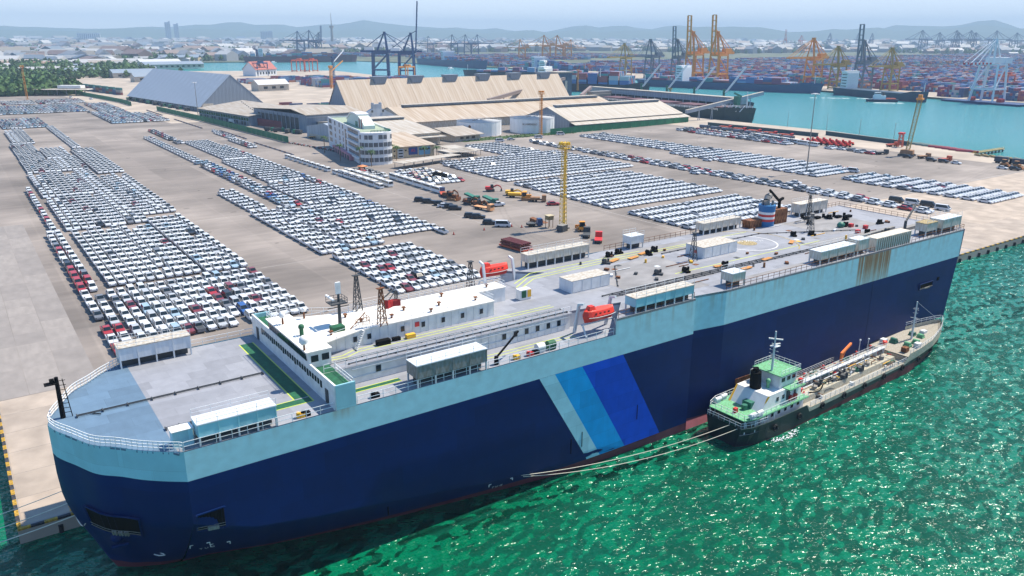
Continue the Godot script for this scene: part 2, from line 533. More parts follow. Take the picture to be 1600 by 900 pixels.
func setting() -> void:
	# the sea: one sheet to the horizon, with modelled waves near the ship
	var wm := mat(1, 1, 1, 0.16)
	wm.vertex_color_use_as_albedo = true
	wm.metallic_specular = 0.36
	wm.normal_enabled = true
	wm.normal_texture = normal_tex(0.018, 14.0, 4, 1024, 4)
	wm.normal_scale = 0.82
	wm.resource_name = "sea"
	M.sea = wm
	var f := FastNoiseLite.new()
	f.frequency = 0.09
	f.fractal_octaves = 3
	f.seed = 8
	var g := FastNoiseLite.new()
	g.frequency = 0.24
	g.fractal_octaves = 3
	g.seed = 9
	var x0 := -70.0
	var x1 := 330.0
	var z0 := -30.0
	var z1 := 66.0
	var st := SurfaceTool.new()
	st.begin(Mesh.PRIMITIVE_TRIANGLES)
	var sx := 0.5
	var nx := int((x1 - x0) / sx)
	var nz := int((z1 - z0) / sx)
	for j in nz + 1:
		for i in nx + 1:
			var x := x0 + (x1 - x0) * i / nx
			var z := z0 + (z1 - z0) * j / nz
			var e := minf(minf(x - x0, x1 - x), minf(z - z0, z1 - z))
			st.set_normal(Vector3.UP)
			st.set_uv(sea_uv(x, z))
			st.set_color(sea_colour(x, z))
			st.add_vertex(Vector3(x, wave_height(x, z, f, g) * clampf(e / 6.0, 0, 1), z))
	for j in nz:
		for i in nx:
			var a := j * (nx + 1) + i
			st.add_index(a); st.add_index(a + 1); st.add_index(a + nx + 1)
			st.add_index(a + 1); st.add_index(a + nx + 2); st.add_index(a + nx + 1)
	st.generate_normals()
	var far := [[-6000, -14500, 14500, z0], [-6000, z1, 14500, 1500], [-6000, z0, x0, z1], [x1, z0, 14500, z1]]
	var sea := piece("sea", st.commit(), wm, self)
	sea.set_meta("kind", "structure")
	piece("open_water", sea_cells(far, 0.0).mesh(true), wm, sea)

	# the port ground: one slab with quay walls
	var ym := mat(0.375, 0.333, 0.307, 0.9)
	ym.albedo_texture = yard_texture()
	ym.detail_enabled = true
	ym.detail_albedo = noise_tex(0.03, 0.82, 1.0, 5, 512, 31)
	ym.detail_blend_mode = BaseMaterial3D.BLEND_MODE_MUL
	ym.detail_uv_layer = BaseMaterial3D.DETAIL_UV_1
	ym.resource_name = "yard"
	M.yard = ym
	var b := MB.new()
	var land := PackedVector2Array([Vector2(-17, -28.7), Vector2(445, -28.7), Vector2(466, -112), Vector2(472, -140), Vector2(493, -183), Vector2(506, -256), Vector2(502, -330), Vector2(499, -400), Vector2(497, -545), Vector2(536, -600), Vector2(556, -700), Vector2(560, -900), Vector2(600, -1090), Vector2(620, -1430), Vector2(492, -1500), Vector2(350, -1560), Vector2(300, -2100), Vector2(-900, -2100), Vector2(-900, -79), Vector2(-17, -79)])
	b.slab(land, -6.0, QUAY - 0.02)
	var ground := struct("port_ground", b, M.earth)
	b = MB.new()
	b.uvquad(Vector3(-17, QUAY, -77), Vector3(441, QUAY, -77), Vector3(441, QUAY, -570), Vector3(-17, QUAY, -570), Vector2(0.0, 0.0), Vector2(0.85, 0.92))
	wpart("car_yard", b, ym, ground)
	b = MB.new()
	b.uvquad(Vector3(-60, QUAY, -570), Vector3(125, QUAY, -570), Vector3(85, QUAY, -1050), Vector3(-60, QUAY, -1050), Vector2(0.0, 0.0), Vector2(0.35, 0.9))
	wpart("far_car_yard", b, ym, ground)
	# concrete apron along the quay, slab by slab
	var slabs := Node3D.new()
	slabs.name = "quay_apron"
	add_child(slabs)
	slabs.position = Vector3(-17, QUAY, -28.7)
	slabs.set_meta("kind", "structure")
	var tones := []
	for k in 5: tones.append(mat(0.52 - 0.02 * k, 0.425 - 0.015 * k, 0.34 - 0.01 * k, 0.9, 0, T.worn, Vector3(0.03 + 0.004 * k, 0.03, 0.035)))
	b = MB.new()
	sheet(b, -16.9, -77, 190, -29.3, QUAY - 0.008)
	sheet(b, 190, -93, 444, -29.3, QUAY - 0.008)
	wpart("joint_bed", b, M.asphalt, slabs)
	for s in [[-16.4, 31.6, -77.0, 12.0, 8.0], [245.0, 440.0, -93.0, 19.5, 16.0]]:
		var x: float = s[0]
		while x < s[1] - 1.0:
			var z: float = -29.9
			while z > s[2] + 1.0:
				b = MB.new()
				var zz := maxf(z - s[4], s[2])
				b.box(Vector3(x + s[3] / 2, QUAY - 0.088, (z + zz) / 2), Vector3(s[3] - 0.08, 0.2, z - zz - 0.08))
				wpart("paving_slab", b, tones[rng.randi() % 5], slabs)
				z -= s[4]
			x += s[3]
	b = MB.new()
	b.box(Vector3(138, QUAY - 0.1, -54), Vector3(212, 0.2, 46))
	wpart("apron_middle", b, M.concrete, slabs)
	# older paved squares of the yard in view beside the first file of cars
	var greys := []
	for k in 6: greys.append(mat(0.262 + 0.009 * k, 0.236 + 0.008 * k, 0.219 + 0.007 * k, 0.92, 0, T.faint, Vector3(0.05 + 0.01 * k, 0.05, 0.03)))
	for i in 3:
		for j in 22:
			b = MB.new()
			b.box(Vector3(-14.4 + i * 5.9, QUAY - 0.05, -81 - j * 7.4), Vector3(5.84, 0.108, 7.34))
			wpart("yard_slab", b, greys[(i * 2 + j + rng.randi() % 3) % 6], ground)
	# striped kerb of the quay
	var kerb := Node3D.new()
	kerb.name = "quay_kerb"
	add_child(kerb)
	kerb.position = Vector3(-17, QUAY, -28.7)
	kerb.set_meta("kind", "structure")
	var kx := MB.new()
	kx.box(Vector3.ZERO, Vector3(1.6, 0.3, 0.5))
	var kz := MB.new()
	kz.box(Vector3.ZERO, Vector3(0.5, 0.3, 1.6))
	var kxm := kx.mesh()
	var kzm := kz.mesh()
	var kb := mat(0.06, 0.06, 0.07, 0.85, 0, T.dirt, Vector3(0.3, 0.3, 0.3))
	var ky := mat(0.72, 0.42, 0.04, 0.8, 0, T.dirt, Vector3(0.3, 0.3, 0.3))
	for i in 30:
		piece("kerb_block", kzm, ky if i % 2 == 0 else kb, kerb, Vector3(0.25, 0.15, -1.4 - i * 1.62))
	for i in 18: piece("kerb_block", kxm, ky if i % 2 == 0 else kb, kerb, Vector3(0.8 + i * 1.62, 0.15, -0.25))
	for i in 70: piece("kerb_block", kxm, ky if i % 2 == 0 else kb, kerb, Vector3(227 + i * 1.62, 0.15, -0.25))
	b = MB.new()
	for i in 14: b.cyl(Vector3(-12 + i * 3.0, 1.2, -28.6), Vector3(-12 + i * 3.0, -0.2, -28.6), 0.3, 0.3, 8)
	for i in 40: b.cyl(Vector3(180 + i * 6.0, 1.2, -28.5), Vector3(180 + i * 6.0, -0.4, -28.5), 0.45, 0.45, 8)
	var fm := wpart("quay_fenders", b, M.rubber, kerb)
	stuff(fm)
	# painted yard lines
	b = MB.new()
	for q in [[136, -150, 136.12, -260], [187, -94, 187.2, -290]]: sheet(b, q[0], q[3], q[2], q[1], QUAY + 0.008)
	for z in [-137.0, -211.0, -286.0, -357.0]: sheet(b, 52, z - 0.15, 70, z, QUAY + 0.012)
	sheet(b, 60, -94.4, 440, -94.1, QUAY + 0.012)
	wpart("painted_lines", b, mat(0.45, 0.425, 0.4, 0.9), ground)

	# land across the basin, reaching to the hills
	b = MB.new()
	var far_land := PackedVector2Array([Vector2(905, 900), Vector2(905, -860), Vector2(930, -1100), Vector2(1000, -1380), Vector2(990, -1760), Vector2(940, -2040), Vector2(700, -2060), Vector2(300, -2140), Vector2(-900, -2090), Vector2(-5800, -2090), Vector2(-5800, -14400), Vector2(14400, -14400), Vector2(14400, 900)])
	b.slab(far_land, -4.0, 1.6)
	struct("far_land", b, M.land)
	b = MB.new()
	b.slab(PackedVector2Array([Vector2(905, 600), Vector2(905, -860), Vector2(930, -1100), Vector2(1003, -1385), Vector2(1300, -1300), Vector2(1700, -600), Vector2(1700, 600)]), 1.0, 2.2)
	struct("terminal_ground", b, M.earth)
	# hills on the horizon
	var hn := FastNoiseLite.new()
	hn.frequency = 1.0
	hn.fractal_octaves = 4
	for row in [[10500.0, 500.0, 1, 270.0], [12600.0, 800.0, 4, 460.0]]:
		hn.seed = row[2]
		b = MB.new()
		var pts := []
		var k := 160
		for i in k + 1:
			var az := lerpf(-0.75, 1.75, float(i) / k)
			var d := Vector3(sin(az), 0, -cos(az))
			var bump := clampf((az + 0.25) / 1.1, 0.25, 1.0)
			var h: float = row[3] * bump * (0.5 + 0.6 * hn.get_noise_1d(az * 4.2) + 0.18 * hn.get_noise_1d(az * 19.0))
			h += clampf((0.95 - az) / 0.9, 0.0, 1.0) * 95.0
			pts.append([d, maxf(h, 12.0)])
		for i in k:
			var d0: Vector3 = pts[i][0]
			var d1: Vector3 = pts[i + 1][0]
			var h0: float = pts[i][1]
			var h1: float = pts[i + 1][1]
			var r: float = row[0]
			for q in [[0.0, 0.0, 0.5, 0.62], [0.5, 0.62, 1.0, 1.0], [1.0, 1.0, 2.2, 0.0]]:
				var e0: float = r + q[0] * 1100.0
				var e1: float = r + q[2] * 1100.0
				b.quad(d0 * e0 + Vector3.UP * h0 * q[1], d1 * e0 + Vector3.UP * h1 * q[1], d1 * e1 + Vector3.UP * h1 * q[3], d0 * e1 + Vector3.UP * h0 * q[3])
		struct("hills", b, M.hill)
# ---------------------------------------------------------------- the car carrier
func curve(t: Array, a: float) -> float:
	# piecewise linear through [x, y] rows
	if a <= t[0][0]: return t[0][1]
	for i in t.size() - 1:
		if a <= t[i + 1][0]: return lerpf(t[i][1], t[i + 1][1], (a - t[i][0]) / (t[i + 1][0] - t[i][0]))
	return t[-1][1]

const BOW_HALF = [[0.0, 0.0], [0.06, 2.4], [0.15, 4.6], [0.3, 8.3], [0.5, 10.7], [0.64, 12.6], [0.82, 14.5], [1.0, 16.1]]
const WATER_HALF = [[-7.0, 0.0], [-2.0, 1.6], [4.0, 2.1], [10.0, 4.6], [18.0, 6.8], [27.0, 9.0], [41.0, 11.6], [55.0, 14.4], [75.0, 16.0], [80.0, 16.1], [138.0, 16.1], [148.0, 13.5], [156.0, 8.0], [160.0, 0.3]]
const TURN = [[0.0, 12.6], [7.0, 9.6], [15.0, 8.1], [24.0, 6.8], [34.0, 5.2], [41.0, 4.0], [56.0, 2.4], [75.0, 1.0]]
const STEM = [[-2.0, -6.2], [0.0, -7.0], [1.6, -7.8], [4.6, -8.9], [7.2, -10.0], [9.6, -10.9], [12.1, -11.5], [15.0, -11.7], [30.0, -11.7]]

func bow_half(s: float) -> float:
	# a smooth curve through the rows of BOW_HALF
	for i in BOW_HALF.size() - 1:
		if s <= BOW_HALF[i + 1][0]:
			var x0: float = BOW_HALF[i][0]
			var x1: float = BOW_HALF[i + 1][0]
			var y0: float = BOW_HALF[i][1]
			var y1: float = BOW_HALF[i + 1][1]
			if i == 0: return y1 * pow(s / x1, 0.62)
			var m0: float = (y1 - BOW_HALF[i - 1][1]) / (x1 - BOW_HALF[i - 1][0])
			var m1: float = (y1 - y0) / (x1 - x0) if i + 2 >= BOW_HALF.size() else (BOW_HALF[i + 2][1] - y0) / (BOW_HALF[i + 2][0] - x0)
			var t := (s - x0) / (x1 - x0)
			var d := x1 - x0
			return y0 * (2 * t * t * t - 3 * t * t + 1) + d * m0 * (t * t * t - 2 * t * t + t) + y1 * (3 * t * t - 2 * t * t * t) + d * m1 * (t * t * t - t * t)
	return 16.1

func hull_point(s: float, y: float, side: float) -> Vector3:
	# s < 1 runs round the bow from the stem to the knuckle, s - 1 is then x aft of the knuckle in metres
	var x := 0.0
	var h := 0.0
	if s < 1.0:
		x = lerpf(curve(STEM, y), 0.0, s)
		var up := bow_half(s)
		var lo := curve(WATER_HALF, lerpf(-7.0, 0.0, s))
		var t := pow(clampf((y + 1.0) / 13.6, 0, 1), 0.8)
		h = lerpf(lo, up, t)
	else:
		x = s - 1.0
		var up := 16.1
		if y > 1.0 and x > 82.25 and x < 90.0: up = 16.1 - 1.1 * (90.0 - x) / 7.75
		var lo := minf(curve(WATER_HALF, x), up)
		var ty := curve(TURN, x)
		var t := pow(clampf((y + 1.0) / (ty + 1.0), 0, 1), 0.75)
		if x > 136.0: t = 1.0 if y > 3.95 else 0.0
		h = lerpf(lo, up, t)
		if x > 165: x += (y - 3.9) * 0.154 * (x - 165) / 3.3
	if side < 0: h = minf(h, lerpf(12.0, 16.1, clampf((y - 3.0) / 5.0, 0, 1)))
	return Vector3(x, y, -16.1 + side * h)

func hull_normal(s: float, y: float, side: float) -> Vector3:
	var lo := 0.0 if s < 1.0 else 1.0
	var hi := 0.9999 if s < 1.0 else 170.0
	var ds := 0.02 if s < 1.0 else 0.8
	var u := hull_point(clampf(s + ds, lo, hi), y, side) - hull_point(clampf(s - ds, lo, hi), y, side)
	var v := hull_point(s, y + 0.3, side) - hull_point(s, y - 0.3, side)
	return (u.cross(v) * side).normalized()

func hull_turn(s: float) -> float:
	# the height where the flare turns into the upright side
	return 12.6 if s <= 1.0 else maxf(curve(TURN, s - 1.0), 2.4)

func hull_band(rows: Callable, s0: float, s1: float) -> MB:
	var b := MB.new()
	var ss := [s0]
	for k in 40:
		if k / 40.0 > s0 and k / 40.0 < s1: ss.append(k / 40.0)
	for k in [0.0, 3.0, 7.0, 11.0, 15.0, 20.0, 24.0, 29.0, 34.0, 41.0, 48.0, 55.0, 65.0, 75.0, 82.2, 82.3, 90.0, 110.0, 136.0, 136.1, 142.0, 148.0, 152.0, 156.0, 160.0, 165.0, 168.3]:
		if k + 1.0 > s0 and k + 1.0 < s1: ss.append(k + 1.0)
	ss.append(s1)
	for side in [1.0, -1.0]:
		for i in ss.size() - 1:
			var sa: float = ss[i]
			var sb: float = ss[i + 1]
			var se := sb if sb != 1.0 else 0.99999
			var ya: Array = rows.call(sa)
			var yb: Array = rows.call(se)
			for j in ya.size() - 1:
				var p := [hull_point(sa, ya[j], side), hull_point(se, yb[j], side), hull_point(se, yb[j + 1], side), hull_point(sa, ya[j + 1], side)]
				var m := []
				var flat: Vector3 = (p[1] - p[0]).cross(p[3] - p[0]).normalized() * side
				for q in [[sa, ya[j]], [se, yb[j]], [se, yb[j + 1]], [sa, ya[j + 1]]]:
					var nn := hull_normal(q[0], q[1], side)
					m.append(nn if nn.dot(flat) > 0.93 and sb < 82.0 else flat)
				if side > 0:
					b.put(p[0], p[1], p[2], m[0], m[1], m[2])
					b.put(p[0], p[2], p[3], m[0], m[2], m[3])
				else:
					b.put(p[1], p[0], p[3], m[1], m[0], m[3])
					b.put(p[1], p[3], p[2], m[1], m[3], m[2])
	return b

func deck_outline(y: float, x0: float, x1: float, inset := 0.0) -> PackedVector2Array:
	var p := PackedVector2Array()
	if x0 < 0:
		for i in 49:
			var k := (24 - i) / 25.0
			var q := hull_point(absf(k), y, 1.0 if k >= 0 else -1.0)
			if q.x < x1: p.append(Vector2(q.x + inset * 0.7, -16.1 + (q.z + 16.1) * (1.0 - inset / 16.0)))
		p.append(Vector2(minf(x1, 0.0), -32.2 + inset))
		if x1 > 0: p.append(Vector2(x1, -32.2 + inset)); p.append(Vector2(x1, -inset))
		p.append(Vector2(minf(x1, 0.0), -inset))
	else:
		p = PackedVector2Array([Vector2(x0, -inset), Vector2(x0, -32.2 + inset), Vector2(x1, -32.2 + inset), Vector2(x1, -inset)])
	return p

func garage(ship: Node3D, at: Vector3, w: float, h: float, d: float, legs: int, open: float, m: Material, rm: Material, label := "") -> Node3D:
	# a long box house on legs along the deck edge; at is the middle of its base, open the height of the gap under it
	var b := MB.new()
	b.frustum(at + Vector3(0, open + (h - open) / 2, 0), Vector3(w, h - open, d), Vector2(w, d))
	var o := wpart("vent_house", b, m, ship)
	b = MB.new()
	b.box(at + Vector3(0, h + 0.06, 0), Vector3(w + 0.12, 0.12, d + 0.12))
	wpart("roof", b, rm, o)
	b = MB.new()
	for i in legs + 1:
		for s in [-1, 1]: b.box(at + Vector3(-w / 2 + 0.12 + (w - 0.24) * i / legs, open / 2, s * (d / 2 - 0.1)), Vector3(0.2, open, 0.2))
	wpart("legs", b, M.hullwhite, o)
	b = MB.new()
	b.box(at + Vector3(0, open / 2, 0), Vector3(w - 0.8, open - 0.02, d * 0.35))
	wpart("ventilator", b, M.dark, o)
	b = MB.new()
	for i in legs + 1: b.box(at + Vector3(-w / 2 + 0.1 + (w - 0.2) * i / legs, open + (h - open) / 2, d / 2 + 0.03), Vector3(0.09, h - open, 0.06))
	wpart("ribs", b, m, o)
	b = MB.new()
	b.rail([at + Vector3(-w / 2, h + 0.12, d / 2), at + Vector3(w / 2, h + 0.12, d / 2)], 0.9, 2.2, 0.045)
	b.rail([at + Vector3(-w / 2, h + 0.12, -d / 2), at + Vector3(w / 2, h + 0.12, -d / 2)], 0.9, 2.2, 0.045)
	wpart("guard_rail", b, M.rail, o)
	if label: o.set_meta("label", label)
	return o

func window_row(parent: Node3D, x0: float, x1: float, n: int, y: float, z: float, w: float, h: float) -> void:
	for i in n:
		var b := MB.new()
		var x := lerpf(x0, x1, (i + 0.5) / n)
		b.box(Vector3(x, y, z), Vector3(w + 0.16, h + 0.16, 0.06))
		var fr := wpart("window", b, M.hullwhite, parent)
		b = MB.new()
		b.box(Vector3(x, y, z + 0.025), Vector3(w, h, 0.05))
		wpart("pane", b, M.glass, fr)

func topside_texture() -> ImageTexture:
	# turquoise paint with rust runs under the scuppers and the stern houses
	var w := 1024
	var h := 64
	var im := Image.create(w, h, false, Image.FORMAT_RGB8)
	var f := FastNoiseLite.new()
	f.frequency = 0.05
	f.seed = 3
	var streak := PackedFloat32Array()
	for x in w:
		var a := 170.0 * x / w
		var s := maxf(0.0, f.get_noise_2d(x * 2.2, 3.0)) * 0.4
		s += 1.1 * exp(-pow((a - 19.0) / 1.6, 2.0)) * (0.5 + 0.5 * f.get_noise_2d(x * 6.0, 50.0))
		if a > 129.5 and a < 141.0: s += 1.4 * (0.5 + 0.9 * f.get_noise_2d(x * 5.0, 9.0))
		streak.append(clampf(s, 0, 1.3))
	for y in h:
		for x in w:
			var d := float(y) / h
			var a := 170.0 * x / w
			var s := streak[x] * clampf(1.25 - d * (1.0 if a > 129.0 and a < 141.5 else 1.9), 0, 1)
			if y < 2: s = maxf(s, 0.25 + 0.5 * f.get_noise_2d(x * 4.0, 90.0))
			s = clampf(s, 0, 0.92)
			var k := 0.95 + 0.05 * f.get_noise_2d(x * 1.5, y * 1.2)
			im.set_pixel(x, y, Color(0.70, 0.885, 0.915).lerp(Color(0.6, 0.4, 0.25), s) * k)
	return ImageTexture.create_from_image(im)

func car_carrier() -> void:
	var ship := thing("car_carrier", "huge navy and turquoise car carrier with striped side moored at the quay", "ship", SHIP)
	wpart("boot_stripe", hull_band(func(_s: float) -> Array: return [-2.0, 0.0, 1.5], 0.0, 161.0), M.boot, ship)
	wpart("lower_hull", hull_band(func(_s: float) -> Array: return [1.5, 2.8, 3.95], 137.0, 161.0), M.navy, ship)
	var lower := hull_band(func(s: float) -> Array:
		var t := hull_turn(s)
		var y := []
		for k in [0.0, 0.15, 0.3, 0.45, 0.6, 0.75, 0.88, 1.0]: y.append(lerpf(1.5, t, k))
		y.append(lerpf(t, 18.15, 0.5))
		y.append(18.15)
		return y, 0.0, 137.0)
	wpart("main_hull", lower, M.navy, ship)
	lower = hull_band(func(_s: float) -> Array: return [3.96, 8.0, 18.15], 137.1, 169.3)
	# flat bottom of the overhanging stern, and the transom
	lower.quad(Vector3(168.3, 3.95, -0.1), Vector3(136, 3.95, -0.1), Vector3(136, 3.95, -32.1), Vector3(168.3, 3.95, -32.1))
	wpart("after_hull", lower, M.navy, ship)
	var bf := hull_band(func(_s: float) -> Array: return [18.15, 20.0, DECK], 0.0, 1.0)
	wpart("bow_topside", bf, M.turq, ship)
	var tt := mat(1, 1, 1, 0.5)
	tt.albedo_texture = topside_texture()
	var b := MB.new()
	for q in [[0.0, 64.5, DECK], [64.5, 82.25, UPPER], [90.0, 170.9, UPPER]]:
		b.uvquad(Vector3(q[0], 18.15, 0), Vector3(q[1], 18.15, 0), Vector3(q[1], q[2], 0), Vector3(q[0], q[2], 0), Vector2(q[0] / 170.0, 1), Vector2(q[1] / 170.0, 0.0 if q[2] > 23 else 0.4))
	b.quad(Vector3(82.25, 18.15, 0), Vector3(82.25, 18.15, -1.1), Vector3(82.25, UPPER, -1.1), Vector3(82.25, UPPER, 0))
	b.uvquad(Vector3(82.25, 18.15, -1.1), Vector3(90, 18.15, 0), Vector3(90, UPPER, 0), Vector3(82.25, UPPER, -1.1), Vector2(0.484, 1), Vector2(0.53, 0))
	b.quad(Vector3(64.5, DECK, -0.2), Vector3(64.5, DECK, 0), Vector3(64.5, UPPER, 0), Vector3(64.5, UPPER, -0.2))
	wpart("port_topside", b, tt, ship)
	b = MB.new()
	b.quad(Vector3(170.9, 18.15, -32.2), Vector3(0, 18.15, -32.2), Vector3(0, DECK, -32.2), Vector3(170.9, DECK, -32.2))
	b.quad(Vector3(170.9, DECK, -32.2), Vector3(64.5, DECK, -32.2), Vector3(64.5, UPPER, -32.2), Vector3(170.9, UPPER, -32.2))
	wpart("starboard_topside", b, M.turq, ship)
	b = MB.new()
	b.quad(Vector3(168.3, 3.9, 0), Vector3(168.3, 3.9, -32.2), Vector3(171.4, UPPER, -32.2), Vector3(171.4, UPPER, 0))
	b.quad(Vector3(170.9, UPPER, 0), Vector3(171.4, UPPER, 0), Vector3(171.4, UPPER, -32.2), Vector3(170.9, UPPER, -32.2))
	b.tri(Vector3(170.5, 18.15, 0), Vector3(171.4, UPPER, 0), Vector3(170.9, UPPER, 0))
	b.tri(Vector3(170.5, 18.15, 0), Vector3(170.9, 18.15, 0), Vector3(171.4, UPPER, 0))
	wpart("transom", b, M.navy, ship)
	# slanted stripes of the livery on the port side
	for q in [[49.6, 52.5, 59.5, 62.2, M.stripe_pale], [52.5, 57.8, 62.2, 67.5, M.stripe_sky], [57.8, 66.2, 67.5, 75.6, M.stripe_blue]]:
		b = MB.new()
		var n := 10
		for i in n:
			var e := float(i) / n
			var f := float(i + 1) / n
			var ya := lerpf(18.15, 1.52, e)
			var yb := lerpf(18.15, 1.52, f)
			var cs := []
			for w in [[q[0], q[2], e, ya], [q[0], q[2], f, yb], [q[1], q[3], f, yb], [q[1], q[3], e, ya]]:
				var x := lerpf(w[0], w[1], w[2])
				cs.append(hull_point(x + 1.0, w[3], 1.0) + Vector3(0, 0, 0.03))
			b.quad(cs[0], cs[1], cs[2], cs[3])
		var st := wpart("painted_stripe", b, q[4], ship)
		st.set_meta("label", {M.stripe_pale: "pale turquoise slanting stripe", M.stripe_sky: "sky blue slanting stripe", M.stripe_blue: "royal blue slanting stripe"}[q[4]])
	# decks
	b = MB.new()
	b.slab(deck_outline(DECK, -20, -0.5), DECK - 0.3, DECK - 0.05)
	wpart("bow_deck", b, M.deckblue, ship)
	b = MB.new()
	b.slab(PackedVector2Array([Vector2(-0.5, -0.3), Vector2(-0.5, -31.9), Vector2(70.5, -31.9), Vector2(70.5, -0.3)]), DECK - 0.3, DECK - 0.05)
	wpart("fore_deck", b, M.deck, ship)
	b = MB.new()
	b.slab(PackedVector2Array([Vector2(64.5, 0.0), Vector2(70.6, -5.7), Vector2(60.5, -7.0), Vector2(60.5, -25.4), Vector2(70.6, -26.5), Vector2(64.5, -32.2), Vector2(82.25, -32.2), Vector2(82.25, -31.1), Vector2(90, -32.2), Vector2(171.2, -32.2), Vector2(171.2, 0), Vector2(90, 0), Vector2(82.25, -1.1), Vector2(82.25, 0)]), UPPER - 0.4, UPPER)
	wpart("upper_deck", b, M.deck, ship)
	for k in 2:
		b = MB.new()
		for q in ([[64.5, -0.15, 70.6, -5.7], [70.6, -5.7, 60.5, -7.0]] if k == 0 else [[60.5, -25.2, 70.6, -26.5], [70.6, -26.5, 64.5, -32.1]]): b.quad(Vector3(q[0], DECK - 0.1, q[1]), Vector3(q[2], DECK - 0.1, q[3]), Vector3(q[2], UPPER - 0.4, q[3]), Vector3(q[0], UPPER - 0.4, q[1]))
		wpart("recess_wall", b, M.hullwhite, ship)
	# deck plates of the upper deck that can be told apart
	for q in [[75.5, -23.0, 96.0, -8.0, M.deckworn], [97.0, -14.0, 113.0, -4.5, M.deck], [128.0, -12.0, 150.0, -4.0, M.deckworn], [86.0, -29.0, 112.0, -24.0, M.deckworn], [141.0, -27.0, 160.0, -14.0, M.deckworn], [75.0, -7.0, 90.0, -3.8, M.deckworn], [99.0, -3.6, 116.0, -2.2, M.deckworn]]:
		b = MB.new()
		b.box(Vector3((q[0] + q[2]) / 2, UPPER + 0.006, (q[1] + q[3]) / 2), Vector3(q[2] - q[0], 0.012, q[3] - q[1]))
		wpart("deck_plate", b, q[4], ship)
	deckhouse(ship)
	deck_gear(ship)
	hull_gear(ship)

